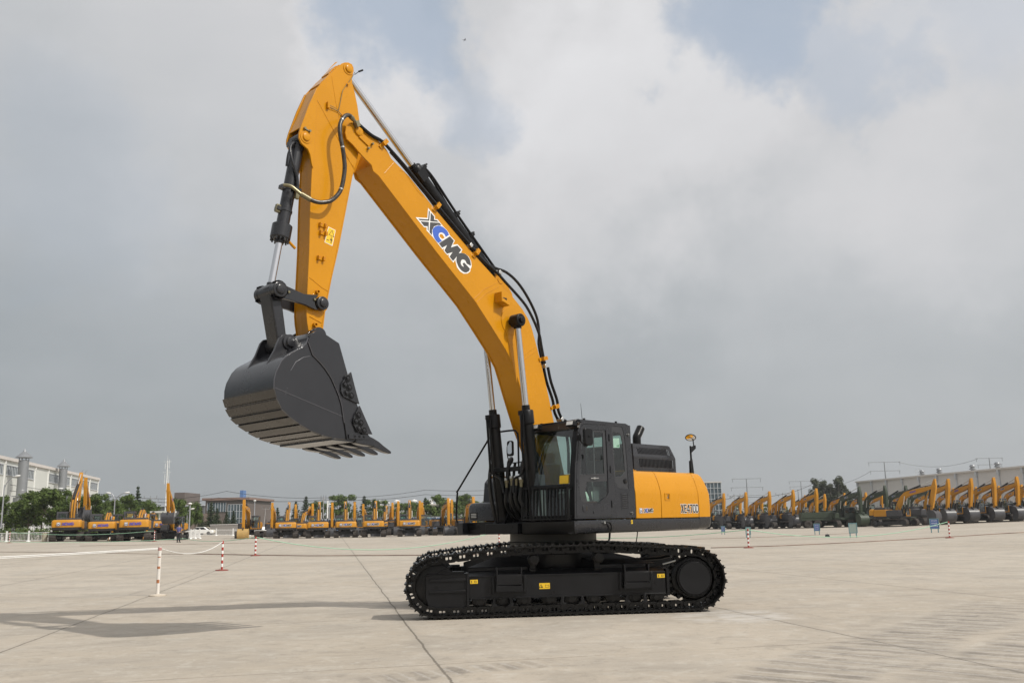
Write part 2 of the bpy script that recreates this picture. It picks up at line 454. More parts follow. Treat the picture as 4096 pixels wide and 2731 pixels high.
def logo(mb, O, ax, ay, an, sc_=1.0, dark=None, blue=None, white=None, t=0.0015):
    """flat stickers: white ground, dark X M G, blue C"""
    dark = dark or M_LET; blue = blue or M_BLU
    ax = Vector(ax) * sc_; ay = Vector(ay) * sc_
    if white is not False:
        mb.use(white or M_WHT).slab([LG['outer'], LG['hole']], O, ax, ay, an, 0.0, t)
    for k in 'abcdMG': mb.use(dark).slab([LG[k]], O, ax, ay, an, t * .5, 2 * t if k != 'G' else 2.4 * t)
    mb.use(blue).slab([LG['C']], O, ax, ay, an, t * .5, 2 * t)
    return mb


def rrect(x0, x1, y0, y1, r, n=4):
    return arc(x1 - r, y1 - r, r, 0, 90, n) + arc(x0 + r, y1 - r, r, 90, 180, n) + arc(x0 + r, y0 + r, r, 180, 270, n) + arc(x1 - r, y0 + r, r, 270, 360, n)


def emblem(mb, O, ax, ay, an, h, t=0.0015, blue=None):
    """rounded square badge with an inverted triangle"""
    ax = Vector(ax) * h; ay = Vector(ay) * h
    mb.use(M_WHT).slab([rrect(-.06, 1.06, -.06, 1.06, .2)], O, ax, ay, an, 0, t)
    mb.use(blue or M_BLU).slab([rrect(0, 1, 0, 1, .16)], O, ax, ay, an, 0, 2 * t)
    mb.use(M_WHT).slab([[(.13, .86), (.3, .90), (.7, .90), (.87, .86), (.84, .5), (.68, .1), (.32, .1), (.16, .5)]], O, ax, ay, an, 0, 3 * t)
    mb.use(blue or M_BLU).slab([[(.22, .62), (.78, .62), (.5, .16)]], O, ax, ay, an, 0, 4 * t)
    return mb

# ================================================================== THE LARGE EXCAVATOR
EXC = empty('excavator', (0.684, 17.551, 0.0), radians(226))
tag(EXC, 'big new yellow crawler excavator with black tracks and bucket raised, alone in the foreground', 'excavator')
UX = Matrix.Rotation(radians(184.96 - 226), 4, 'Z')       # undercarriage stands turned under the house


def UM(): return MB(UX)


# ---------------------------------------------------------------- crawler tracks
def path_track():
    tips_top = [(2.19, 1.045), (1.95, 1.07), (1.67, 1.10), (1.3, 1.125), (.9, 1.16), (.55, 1.183), (.1, 1.178), (-.3, 1.184), (-.6, 1.188), (-.9, 1.165), (-1.5, 1.125), (-1.9, 1.10), (-2.2, 1.085)]
    P = [(2.19, .035), (-2.2, .035)]
    P += [p for p in arc(-2.2, .56, .525 - .0, 270, 90, 20)][1:-1]
    P = [P[0], P[1]] + [(x - .0, y) for x, y in arc(-2.2, .545, .51, 270, 90, 22)][1:]
    P += [(x, y - .035) for x, y in reversed(tips_top[:-1])]
    P += arc(2.19, .522, .487, 90, -90, 22)[1:-1]
    return P


def resample(P, pitch):
    P = P + [P[0]]; S = [0]
    for i in range(1, len(P)): S.append(S[-1] + math.dist(P[i], P[i - 1]))
    n = round(S[-1] / pitch); out = []; k = 0
    for i in range(n):
        d = S[-1] * i / n
        while S[k + 1] < d: k += 1
        t = (d - S[k]) / (S[k + 1] - S[k]); out.append((P[k][0] + (P[k + 1][0] - P[k][0]) * t, P[k][1] + (P[k + 1][1] - P[k][1]) * t))
    return out


def shoe_mesh(width, pitch, gh=.036):
    b = MB(); h = width / 2; L_ = pitch * .95 / 2
    # plate with three grousers, as one rolled section extruded across the width; +z is outwards
    sec = [(-L_ - .006, -.006), (-L_, gh * .75), (-L_ + .012, gh * .78), (-L_ + .03, .004), (-.014, .004), (-.007, gh), (.007, gh), (.014, .004), (L_ - .03, .004), (L_ - .014, gh), (L_ - .0, gh), (L_ + .008, -.004), (L_ + .012, -.022), (-L_, -.022)]
    b.slab([sec], (0, 0, 0), (1, 0, 0), (0, 0, 1), (0, 1, 0), -h, h)
    for s in (-1, 1):                      # two chain links with the gap that light shows through
        out = [(-L_ - .02, -.07), (-L_ + .02, -.022), (L_ - .06, -.022), (L_ - .01, -.035), (L_ + .03, -.07), (L_ + .02, -.12), (L_ - .03, -.14), (-L_ + .02, -.14), (-L_ - .02, -.115)]
        holes = [rrect(-.052, -.010, -.095, -.030, .014, 3), rrect(.010, .052, -.095, -.030, .014, 3)]
        b.slab([out] + holes, (0, 0, 0), (1, 0, 0), (0, 0, 1), (0, 1, 0), s * .105 - .022, s * .105 + .022)
        b.cyl((-L_ + .01, s * .128, -.088), (-L_ + .01, s * .145, -.088), .034, n=12)
        b.cyl((L_ + .0, s * .07, -.088), (L_ + .0, s * .085, -.088), .034, n=10)
    b.cyl((-L_ + .01, -.13, -.088), (-L_ + .01, .13, -.088), .022, n=10)
    for x in (-.05, .05):
        for y in (-.105, .105): b.cyl((x, y, 0), (x, y, .016), .014, n=6)
    return b.mesh('track_shoe', M_TRK, 30)


TP = resample(path_track(), .236)
SHOE = shoe_mesh(.60, .236)
for side, name in ((1, 'crawler_track'), (-1, 'crawler_track')):
    yc = side * 1.37
    b = UM()      # the pin line of the chain as a thin continuous rail pair
    inner = [(x, z) for x, z in TP]
    tr = empty(name, (0, 0, 0), 0, EXC)
    n = len(TP)
    for i in range(n):
        p = Vector(TP[i]); q = Vector(TP[(i + 1) % n]); c = (p + q) / 2; d = (q - p).normalized()
        # outwards normal (path runs: bottom backwards, up at the rear, top forwards)
        nx = Vector((d.y, -d.x)) * -1
        if (c - Vector((0, .55))).dot(nx) < 0: nx = -nx
        t3 = Vector((d.x, 0, d.y)); n3 = Vector((nx.x, 0, nx.y)); y3 = n3.cross(t3)
        m = Matrix(((t3.x, y3.x, n3.x, c.x), (0, y3.y, 0, yc), (t3.z, y3.z, n3.z, c.y), (0, 0, 0, 1)))
        o = bpy.data.objects.new('track_shoe', SHOE); COL.objects.link(o); o.parent = tr; o.matrix_local = UX @ m

# ---------------------------------------------------------------- undercarriage
for side in (1, -1):
    s = side
    O = lambda v: s * v
    b = UM()
    # box frame: outer face, top slopes inwards and up
    sec = [(O(1.45), .31), (O(1.45), .66), (O(1.20), .74), (O(1.12), .74), (O(1.12), .31)]
    b.slab([sec], (0, 0, 0), (0, 1, 0), (0, 0, 1), (1, 0, 0), -1.72, 1.62)
    y0, y1 = sorted((O(1.10), O(1.462)))
    b.box(-1.79, -1.74, y0, y1, .27, .71); b.box(1.62, 1.665, y0, y1, .12, .72)
    b.uw([(-1.72, .655), (1.6, .655), (1.6, .672), (-1.72, .672)], *sorted((O(1.449), O(1.468))))
    b.uw([(-1.72, .295), (1.6, .295), (1.6, .315), (-1.72, .315)], *sorted((O(1.449), O(1.468))))
    if s > 0:
        b.cyl((.53, 1.448, .48), (.53, 1.4525, .48), .042, n=20)
    b.build('track_frame', M_UND, EXC, .006)
    # cover plate round the idler
    b = UM()
    b.uw([(1.665, .70), (1.665, .125), (2.24, .15), (2.30, .2), (2.345, .33), (2.345, .69)], *sorted((O(1.40), O(1.425))))
    for z in (.43, .615): b.box(1.67, 2.28, *sorted((O(1.42), O(1.45))), z - .022, z + .022)
    b.box(1.66, 2.34, *sorted((O(1.2), O(1.42))), .69, .715); b.box(1.70, 2.15, *sorted((O(1.25), O(1.4))), .715, .75)
    b.obox((2.0, O(1.37), .80), (.10, 0, -.05), (0, .05, 0), (.004, 0, .012))
    b.build('idler_cover', M_UND, EXC, .005)
    b = UM().use(M_BLK); b.uw([rrect(2.13, 2.205, .475, .525, .02)], *sorted((O(1.424), O(1.4265))))
    b.build('access_slot', None, EXC)
    # idler, sprocket, final drive
    b = UM()
    b.lathe([(.10, -.05), (.30, -.05), (.36, -.04), (.375, -.02), (.375, .02), (.36, .04), (.30, .05), (.10, .05)], (2.19, O(1.33), .522), (0, 1, 0), 40)
    b.cyl((2.19, O(1.2), .522), (2.19, O(1.40), .522), .06)
    b.build('idler_wheel', M_TRK, EXC)
    b = UM()
    T = 21; prof = []
    for i in range(T):
        a = 2 * pi * i / T
        for da, r in ((-.075, .395), (-.035, .43), (.035, .43), (.075, .395), (.12, .365), (.18, .365)):
            prof.append((-2.2 + r * cos(a + da), .545 + r * sin(a + da)))
    b.uw([prof], *sorted((O(1.335), O(1.405))))
    b.lathe([(.37, -.06), (.37, .03), (.33, .06)], (-2.2, O(1.40), .545), (0, s, 0), 40)
    b.build('sprocket', M_TRK, EXC, .004)
    b = UM()
    b.lathe([(.345, -.3), (.345, .0), (.325, .06), (.30, .07), (.30, .165), (.29, .175), (.0, .178)], (-2.2, O(1.37), .545), (0, s, 0), 48)
    hub = b.build('final_drive', M_BLK, EXC, .004)
    b = UM(); b.lathe([(.276, 0), (.27, .022), (.0, .024)], (-2.2, O(1.548), .548), (0, s, 0), 48); b.build('hub_cover', M_UND, hub, .003)
    b = UM().use(M_BLK); b.lathe([(.295, -.004), (.295, .004), (.279, .004), (.279, -.004)], (-2.2, O(1.546), .548), (0, s, 0), 40)
    for i in range(30):
        a = 2 * pi * i / 30; x, z = -2.2 + .287 * cos(a), .548 + .287 * sin(a)
        b.cyl((x, O(1.54), z), (x, O(1.562), z), .0115, n=6)
    b.build('bolt_ring', None, hub)
    # mounting plate of the drive
    b = UM(); b.uw([(-1.79, .70), (-1.79, .30), (-1.95, .22), (-2.2, .20), (-2.45, .35), (-2.5, .55), (-2.4, .8), (-2.2, .88), (-1.98, .82)], *sorted((O(1.12), O(1.26))))
    b.build('drive_bracket', M_BLK, EXC, .005)
    # rollers
    for i, u in enumerate((1.45, 1.07, .70, .27, -.11, -.48, -.82, -1.19, -1.57)):
        b = UM(); b.lathe([(.03, -.17), (.09, -.16), (.095, -.12), (.125, -.11), (.125, -.07), (.10, -.06), (.10, .06), (.125, .07), (.125, .09), (.095, .10), (.03, .11)], (u, O(1.33), .262), (0, s, 0), 24)
        b.box(u - .07, u + .07, *sorted((O(1.38), O(1.445))), .21, .32); b.cyl((u, O(1.44), .25), (u, O(1.452), .25), .055, n=16)
        b.build('track_roller', M_TRK, EXC, .003)
    for u, w in ((.53, .915), (-.58, .93)):
        b = UM(); b.lathe([(.03, -.12), (.085, -.11), (.085, .06), (.10, .07), (.10, .09), (.08, .10), (.075, .13), (.0, .135)], (u, O(1.37), w - .0), (0, s, 0), 24)
        b.box(u - .05, u + .05, *sorted((O(1.15), O(1.3))), .7, w)
        b.box(u - .06, u + .06, *sorted((O(1.3), O(1.42))), .735, .75)
        b.build('carrier_roller', M_TRK, EXC, .003)
    # roller guards
    for u0, u1 in ((.88, 1.25), (-.32, .10), (-1.39, -1.0)):
        c = (u0 + u1) / 2; hw = (u1 - u0) / 2
        out = [(u0 + .03, .085), (u1 - .03, .085), (u1, .13), (u1, .20), (u1 - .03, .30), (u1 - .065, .30), (u1 - .065, .20)] + arc(c, .225, hw * .55, -10, -170, 8) + [(u0 + .065, .20), (u0 + .065, .30), (u0 + .03, .30), (u0, .20), (u0, .13)]
        b = UM(); b.uw(out, *sorted((O(1.44), O(1.49))))
        b.build('roller_guard', M_UND, EXC, .005)
    # steps
    for u0, u1 in ((.74, 1.17), (-1.42, -.99)):
        b = UM()
        ya, yb = sorted((O(1.40), O(1.60)))
        b.box(u0, u1, ya, yb, .665, .69)
        b.box(u0 - .0, u0 + .022, ya, yb, .48, .80); b.box(u1 - .022, u1, ya, yb, .48, .80)
        b.box(u0 + .02, u1 - .02, *sorted((O(1.585), O(1.60))), .52, .67)
        b.slab([[(u0 - .01, .41), (u1 + .01, .41), (u1 + .01, .53), (u1 - .025, .53), (u1 - .025, .505), (u0 + .025, .505), (u0 + .025, .53), (u0 - .01, .53)]], (0, 0, 0), (1, 0, 0), (0, 0, 1), (0, s, 0), 1.56, 1.60)
        b.box(u0, u1, *sorted((O(1.45), O(1.60))), .405, .425)
        for u in (u0 - .05, u1 + .05):
            b.box(u - .03, u + .03, *sorted((O(1.45), O(1.475))), .38, .66)
            b.box(u - .018, u + .018, *sorted((O(1.45), O(1.50))), .40, .645)
        b.build('track_step', M_UND, EXC, .004)
    if s > 0:
        for (u0, u1, w0, w1, kind) in ((1.475, 1.602, .547, .612, 0), (.262, .442, .432, .528, 1), (-1.712, -1.582, .562, .628, 0)):
            b = UM().use(M_LBL); b.uw([(u0, w0), (u1, w0), (u1, w1), (u0, w1)], 1.452, 1.4545)
            h = w1 - w0; c = (u0 + u1) / 2; b.use(M_SIGN)
            # warning triangle and open book (seen from outside +u is to the left)
            t0 = [(c + .025 + h * .75, w0 + h * .2), (c + .025, w0 + h * .2), (c + .025 + h * .375, w0 + h * .85)] if kind else [(c + .045, w0 + .01), (c + .035, w0 + .01), (c + .035, w1 - .012), (c + .045, w1 - .012)]
            if kind:
                b.uw([t0, offset_poly(t0, .007)], 1.4543, 1.4562)
                b.uw([(c + .03, w0 + h * .3), (c + .07, w0 + h * .3), (c + .05, w0 + h * .5)], 1.4543, 1.456)
                q = [(c - .01, w0 + h * .25), (c - .075, w0 + h * .25), (c - .075, w0 + h * .72), (c - .0425, w0 + h * .66), (c - .01, w0 + h * .72)]
                b.uw([q, offset_poly(q, .005)], 1.4543, 1.456)
            else:
                b.uw(t0, 1.4543, 1.456)
                q = [(c - .005, w0 + .015), (c - .04, w0 + .015), (c - .04, w1 - .015), (c - .005, w1 - .015)]
                b.uw([q, offset_poly(q, .006)], 1.4543, 1.456)
            b.build('warning_label', None, EXC)

b = UM()   # X frame: centre body with legs down to both track frames
b.lathe([(.78, .56), (.90, .62), (.93, .98), (.86, 1.04), (.86, 1.07)], (0, 0, 0), (0, 0, 1), 40)
for su in (1, -1):
    for sv in (1, -1):
        secs = []
        for t in (0, .5, 1):
            cu = su * (.50 + .62 * t); cv = sv * (.4 + .78 * t); w = .36 + .16 * t; z0 = .50 - .16 * t; z1 = 1.0 - .14 * t - .06 * t * t
            secs.append([(cu - w, cv, z0), (cu + w, cv, z0), (cu + w, cv, z1), (cu - w, cv, z1)])
        b.loft(secs, closed=True)
b.build('centre_frame', M_UND, EXC, .012)
b = MB()
b.lathe([(.84, 1.06), (.84, 1.10), (.80, 1.11), (.80, 1.16), (.85, 1.165), (.85, 1.18), (.80, 1.19), (.80, 1.33)], (0, 0, 0), (0, 0, 1), 56)
for i in range(44):
    a = 2 * pi * i / 44; b.cyl((.825 * cos(a), .825 * sin(a), 1.09), (.825 * cos(a), .825 * sin(a), 1.13), .016, n=6)
b.build('slewing_ring', M_RING, EXC)
b = UM(); b.tube([(-1.35, .9, .85), (-1.75, 1.1, .88), (-1.9, 1.2, .92)], .03, 8); b.use(M_ROD).cyl((-1.72, 1.33, .78), (-1.93, 1.40, .84), .018); b.build('travel_hose', M_HOSE, EXC)

# ---------------------------------------------------------------- house: deck, skirt, counterweight
b = MB()
b.box(-2.62, .95, -1.28, 1.36, 1.335, 1.54)
b.uw([(1.02, 1.33), (1.02, 1.5), (.7, 1.95), (.3, 2.20), (-.5, 2.2), (-1.0, 1.6), (-1.0, 1.33)], .22, .235)
b.uw([(1.02, 1.33), (1.02, 1.5), (.7, 1.95), (.3, 2.20), (-.5, 2.2), (-1.0, 1.6), (-1.0, 1.33)], -.31, -.28)
b.box(.5, 1.15, -.62, .2, 1.34, 1.52)
b.build('deck_frame', M_BLK, EXC, .01)
# long side skirts (rounded lower edge)
for s in (1, -1):
    b = MB(); sec = [(s * 1.30, 1.34), (s * 1.385, 1.322), (s * 1.43, 1.345), (s * 1.452, 1.40), (s * 1.455, 1.50), (s * 1.45, 1.545), (s * 1.30, 1.55)]
    b.vw(sec, -2.70, 1.08)
    b.build('side_skirt', M_GREY, EXC, .006)
# front skirt under the cab
b = MB(); sec = [(1.0, 1.34), (1.06, 1.325), (1.085, 1.36), (1.09, 1.54), (1.0, 1.55)]
b.slab([sec], (0, 0, 0), (1, 0, 0), (0, 0, 1), (0, 1, 0), .24, 1.452); b.build('front_skirt', M_BLK, EXC, .006)
b = MB().use(M_LBL); b.uw([(-.475, 1.47), (-.525, 1.47), (-.525, 1.535), (-.475, 1.535)], 1.4535, 1.456); b.use(M_SIGN).uw([(-.487, 1.48), (-.513, 1.495), (-.487, 1.50), (-.513, 1.515), (-.49, 1.525)], 1.456, 1.4575)
b.build('skirt_label', None, EXC)
b = MB().tube([(.30, 1.46, 1.50), (.27, 1.50, 1.515), (.18, 1.50, 1.49), (.14, 1.49, 1.42), (.14, 1.47, 1.345)], .014, 8, 4); b.use(M_ROD).cyl((.31, 1.44, 1.505), (.31, 1.49, 1.505), .022)
b.build('drain_hose', M_HOSE, EXC)
b = MB().tube([(-.05, 1.30, 1.34), (-.02, 1.31, 1.22), (.02, 1.31, 1.17)], .018, 8); b.tube([(-1.0, 1.2, 1.34), (-.98, 1.2, 1.25), (-.93, 1.2, 1.10)], .010, 6); b.build('overflow_pipe', M_HOSE, EXC)


def side_prof(s, w_lo=1.565, top=2.43):
    """section of the rounded yellow side from bottom to top: (v, w)"""
    return [(s * 1.445, w_lo), (s * 1.452, 1.75), (s * 1.452, 1.98), (s * 1.445, 2.05), (s * 1.43, 2.115), (s * 1.405, 2.20), (s * 1.38, 2.27), (s * 1.35, 2.345), (s * 1.318, 2.395), (s * 1.27, top - .004), (s * 1.20, top + .004)]


def side_panel(name, u0, u1, s):
    b = MB(); P = side_prof(s); Q = [(v - s * .03, w - .012) for v, w in P]
    b.loft([[(u, v, w) for v, w in P] + [(u, v, w) for v, w in reversed(Q)] for u in (u0, u1)], closed=True)
    return b.build(name, M_YEL, EXC, .007)


for s in (1, -1):
    side_panel('side_panel', -.655 if s > 0 else .35, -1.432, s)
    sp = side_panel('side_door', -1.446, -2.690, s)
    if s > 0:
        b = MB().use(M_YEL); b.uw([rrect(-1.735, -1.555, 1.885, 2.022, .012), rrect(-1.71, -1.58, 1.90, 2.007, .01)], 1.448, 1.462)
        b.use(M_YEL).box(-1.705, -1.60, 1.435, 1.4535, 1.90, 2.007)
        b.use(M_SIGN).box(-1.685, -1.655, 1.4525, 1.456, 1.91, 1.995); b.use(M_ROD).cyl((-1.635, 1.45, 1.94), (-1.635, 1.46, 1.94), .011, n=10)
        b.build('door_latch', None, sp)
b = MB(); b.box(-2.69, -.655, -1.20, 1.20, 2.38, 2.434); b.box(-2.69, .3, -1.2, -.75, 2.30, 2.38); b.box(-2.68, -.67, -1.2, 1.2, 1.56, 2.38); b.build('engine_cover', M_YEL, EXC, .006)
# counterweight: rounded tail
PL = arc(0, 0, 1, 0, 1, 1)


def tail_plan(hv, u0, u1, r):
    """half plan outline from (u0, hv) round the corner to the centre line"""
    pts = [(u0, hv)]
    n = 10
    for i in range(n + 1):
        a = radians(90 * i / n)
        pts.append((u1 + r - r * sin(a) * 1.0 - 0.0, hv - r + r * cos(a)))
    for t in (.66, .33, 0):
        pts.append((u1 - .10 * (1 - t * t), (hv - r) * t))
    return pts


secs = []
for w, inset in ((1.565, 0), (1.75, -.006), (2.0, -.002), (2.12, .022), (2.26, .065), (2.36, .105), (2.41, .15), (2.434, .22)):
    half = tail_plan(1.447 - inset, -2.703, -3.19 + inset * .9, .14)
    full = half + [(u, -v) for u, v in reversed(half[:-1])]
    secs.append([(u, v, w) for u, v in full])
b = MB(); b.loft(secs, closed=True); b.build('counterweight', M_YEL, EXC, .004)
secs = []
for w, inset in ((1.555, -.004), (1.44, 0), (1.38, .02), (1.345, .06), (1.33, .12)):
    half = tail_plan(1.452 - inset, -2.703, -3.19 + inset, .14)
    full = half + [(u, -v) for u, v in reversed(half[:-1])]
    secs.append([(u, v, w) for u, v in full])
b = MB(); b.loft(secs, closed=True); b.build('counterweight_base', M_GREY, EXC, .004)
# lettering on the side
b = MB(); emblem(b, (-.745, 1.4535, 1.655), (-1, 0, 0), (0, 0, 1), (0, 1, 0), .085, .0012, M_NAVY)
logo(b, (-.95, 1.4535, 1.66), (-1, 0, 0), (0, 0, 1), (0, 1, 0), .235, M_SIGN, M_BLU, t=.0012)
b.build('side_badge', None, EXC)
GLYPH = {'X': [[(0, 0), (.2, 0), (.33, .33), (.46, 0), (.66, 0), (.43, .5), (.65, 1), (.45, 1), (.33, .69), (.21, 1), (.01, 1), (.23, .5)]],
         'E': [[(0, 0), (.54, 0), (.54, .17), (.19, .17), (.19, .43), (.50, .43), (.50, .60), (.19, .60), (.19, .83), (.54, .83), (.54, 1), (0, 1)]],
         '4': [[(.34, 0), (.52, 0), (.52, .21), (.62, .21), (.62, .37), (.52, .37), (.52, 1), (.30, 1), (0, .37), (0, .21), (.34, .21)], [(.34, .37), (.34, .72), (.16, .37)]],
         '7': [[(.10, 0), (.30, 0), (.56, .84), (.56, 1), (0, 1), (0, .83), (.36, .83)]],
         '0': [rrect(0, .58, 0, 1, .22), rrect(.18, .40, .17, .83, .1)],
         'D': [[(0, 0), (.30, 0)] + arc(.30, .28, .28, -80, 0, 4) + arc(.30, .72, .28, 0, 80, 4) + [(.30, 1), (0, 1)], [(.18, .17), (.30, .17), (.40, .28), (.40, .72), (.30, .83), (.18, .83)]]}
b = MB(); x = 0
for chv, wd in (('X', .72), ('E', .60), ('4', .68), ('7', .62), ('0', .66), ('D', .6)):
    for pas, m in ((0, M_WHT), (1, M_SIGN)):
        lp = [[((p[0] + x), p[1]) for p in q] for q in (GLYPH[chv] if pas else [offset_poly(GLYPH[chv][0], -.045)])]
        b.use(m).slab(lp, (-2.065, 1.4535, 1.648), (-.157, 0, 0), (0, 0, .163), (0, 1, 0), 0 if not pas else .001, .0015 + .0016 * pas + .0001 * (len(b.v) % 7))
    x += wd
b.build('model_lettering', None, EXC)

# engine hood (dark) with slots
b = MB()
V0, V1 = -.55, .95
out = [(-1.33, 2.45), (-1.30, 2.93), (-1.33, 2.975), (-1.45, 2.985), (-2.52, 2.985), (-2.60, 2.96), (-2.69, 2.80), (-2.715, 2.74), (-2.72, 2.45)]
b.uw(out, V0, V1 - .30); b.uw([(-1.34, 2.455), (-1.34, 2.73), (-2.70, 2.73), (-2.705, 2.455)], V0 + .01, V1 - .07); b.uw([(-1.345, 2.73), (-1.345, 2.955), (-2.575, 2.955), (-2.685, 2.74)], V0 + .01, V1 - .13)
# side cover plate: lower part upright, upper part leaning in, both slotted
an = Vector((0, .25, .06)).normalized()   # the upper face leans in a little
ay = Vector((0, -an.z, an.y))
b2 = MB()


def slotted(O_, ax_y, ax_n, h, y0, y1, us, ue_lo, ue_hi, sh):
    q = dict(O=O_, ax=(1, 0, 0), ay=ax_y, an=ax_n, t0=-.012, t1=0)
    e = lambda y: ue_lo + (ue_hi - ue_lo) * y / h
    b2.slab([[(-1.32, 0), (-1.32, y0), (e(y0), y0), (e(0), 0)]], **q); b2.slab([[(-1.32, y1), (-1.32, h), (e(h), h), (e(y1), y1)]], **q)
    b2.slab([[(-1.32, y0), (us[0], y0), (us[0] + sh, y1), (-1.32, y1)]], **q); b2.slab([[(us[-1] - .024, y0), (e(y0), y0), (e(y1), y1), (us[-1] - .024 + sh, y1)]], **q)
    for a_, c_ in zip(us, us[1:]): b2.slab([[(a_ - .024, y0), (c_, y0), (c_ + sh, y1), (a_ - .024 + sh, y1)]], **q)


slotted((0, V1, 2.45), (0, 0, 1), (0, 1, 0), .285, .085, .245, [-1.50 - .0445 * i for i in range(26)], -2.72, -2.715, .004)
slotted((0, V1, 2.735), tuple(ay), tuple(an), .25, .055, .185, [-1.49 - .0435 * i for i in range(25)], -2.715, -2.61, .012)
hood = b.build('engine_hood', M_BLK, EXC, .01)
b2.uw([(-2.57, 2.988), (-1.325, 2.988), (-1.325, 2.968), (-2.60, 2.968)], .2, .889); b2.box(-1.335, -1.315, .80, .94, 2.455, 2.97)
b2.build('hood_grille', M_GREY, hood, .002)
b = MB(); b.tube([(-1.78, .7, 2.96), (-1.78, .7, 3.10), (-1.79, .7, 3.15), (-1.83, .7, 3.20), (-1.90, .7, 3.29), (-1.93, .7, 3.33)], .083, 20, 3)
b.build('exhaust_pipe', M_BLK, EXC, .0, ang=50)
b = MB().use(M_SIGN).cyl((-1.905, .7, 3.30), (-1.934, .7, 3.336), .074, n=20); b.build('exhaust_mouth', None, EXC)
b = MB(); b.cyl((-1.15, 1.0, 2.42), (-1.15, 1.0, 2.455), .10, n=24); b.cyl((-1.15, 1.0, 2.44), (-1.15, 1.0, 2.48), .05, n=20); b.build('filler_cap', M_YEL, EXC, .004)
# rear mirror on its post
b = MB(); b.uw([(-2.84, 2.42), (-2.96, 2.42), (-2.925, 2.72), (-2.90, 2.72), (-2.885, 2.68), (-2.85, 2.68)], 1.18, 1.22)
b.bar((-2.905, 1.2, 2.68), (-2.905, 1.2, 2.98), .03, .03)
b.slab([[(-2.89, 2.84), (-2.92, 2.84), (-3.09, 2.935), (-3.09, 3.0), (-3.05, 3.0), (-2.89, 2.95)]], (0, 1.19, 0), (1, 0, 0), (0, 0, 1), (0, 1, 0), 0, .02)
b.cyl((-3.03, 1.2, 2.97), (-3.01, 1.2, 3.13), .012, n=8)
mp1 = b.build('mirror_post', M_BLK, EXC, .004)
cM = Vector((-2.93, 1.2, 3.155)); toC = Vector((.45, .30, -.84)).normalized()
b = MB().use(M_BLK).lathe([(.0, -.04), (.07, -.025), (.108, 0), (.112, .010), (.102, .012)], cM, toC, 28); b.use(M_MIR).lathe([(.102, .010), (.05, .022), (.0, .026)], cM, toC, 28)
b.build('rear_mirror', None, mp1)

# ---------------------------------------------------------------- cab
CW0, CW1 = .25, 1.45
side_out = [(1.06, 1.575), (1.045, 2.0), (1.01, 2.45), (.95, 2.85), (.90, 3.05), (.85, 3.16), (.79, 3.215), (.70, 3.24), (-.44, 3.262), (-.52, 3.24), (-.56, 3.16), (-.60, 2.70), (-.63, 2.2), (-.635, 1.575)]
door_out = [(1.02, 1.60), (1.005, 2.0), (.965, 2.45), (.90, 2.85), (.865, 3.04), (.82, 3.13), (.75, 3.18), (.15, 3.20), (.09, 3.18), (.065, 3.1), (.055, 2.5), (.07, 1.60)]
win_out = [(.775, 3.09), (.14, 3.11), (.128, 2.6), (.135, 2.02), (.17, 1.97), (.42, 1.835), (.78, 1.83), (.85, 1.865), (.905, 1.95), (.92, 2.05), (.895, 2.45), (.835, 2.85)]
rwin = [(-.035, 3.205), (-.34, 3.195), (-.385, 3.10), (-.42, 2.88), (-.445, 2.55), (-.455, 2.085), (-.20, 2.09), (-.13, 2.13), (-.07, 2.22), (-.05, 2.4), (-.03, 2.8)]
t_ = .035
b = MB()
b.uw([side_out, offset_poly(door_out, -.006), rwin], CW1 - t_, CW1)
# roof, rear wall with window, right wall with window, floor
b.uv([(.80, CW0 + .05), (.80, CW1 - .03), (-.50, CW1 - .03), (-.50, CW0 + .05)], 3.225, 3.265)
rear = [(CW0, 1.575), (CW1 - t_, 1.575), (CW1 - t_, 3.24), (CW0, 3.24)]
b.vw([rear, [(CW0 + .12, 2.35), (CW1 - .18, 2.35), (CW1 - .18, 3.08), (CW0 + .12, 3.08)]], -.63, -.585)
rs = [(1.06, 1.575), (1.01, 2.45), (.90, 3.05), (.80, 3.22), (-.55, 3.24), (-.63, 2.2), (-.635, 1.575)]
b.uw([rs, [(.88, 2.15), (.80, 2.95), (.72, 3.1), (-.45, 3.1), (-.5, 2.15)]], CW0, CW0 + t_)
b.box(-.6, 1.0, CW0 + .02, CW1 - .04, 1.58, 1.62)
cab = b.build('cab', M_GREY, EXC, 0)
# front frame: tilted plane following the side outline
def front_pt(v, w):        # u of the front face at height w
    tab = [(1.575, 1.06), (2.0, 1.045), (2.45, 1.01), (2.85, .95), (3.05, .90), (3.16, .85), (3.22, .79)]
    for (wa, ua), (wb, ub) in zip(tab, tab[1:]):
        if w <= wb: return ua + (ub - ua) * (w - wa) / (wb - wa)
    return tab[-1][1]


b = MB()
for v0, v1 in ((CW0, CW0 + .10), (CW1 - .11, CW1 - .002)):
    ws = [1.575, 1.8, 2.0, 2.25, 2.45, 2.65, 2.85, 2.95, 3.05, 3.12, 3.17, 3.215]
    b.loft([[(front_pt(0, w) + .008, v0, w), (front_pt(0, w) + .008, v1, w), (front_pt(0, w) - .06, v1, w), (front_pt(0, w) - .06, v0, w)] for w in ws], closed=True)
for w0, w1 in ((3.10, 3.235), (2.08, 2.16), (1.575, 1.64)):
    b.loft([[(front_pt(0, w) + .010, v, w) for v, w in ((vv, w0), (vv, w1))] + [(front_pt(0, w) - .05, vv, w) for w in (w1, w0)] for vv in (CW0 + .05, CW1 - .05)], closed=True)
fr = b.build('cab_front_frame', M_BLK, cab, .01)
b = MB(); ws = [2.15, 2.3, 2.45, 2.65, 2.85, 3.0, 3.11]
b.loft([[(front_pt(0, w) - .012, CW0 + .09, w), (front_pt(0, w) - .012, CW1 - .10, w)] for w in ws]); b.build('windscreen', M_GLS, cab)
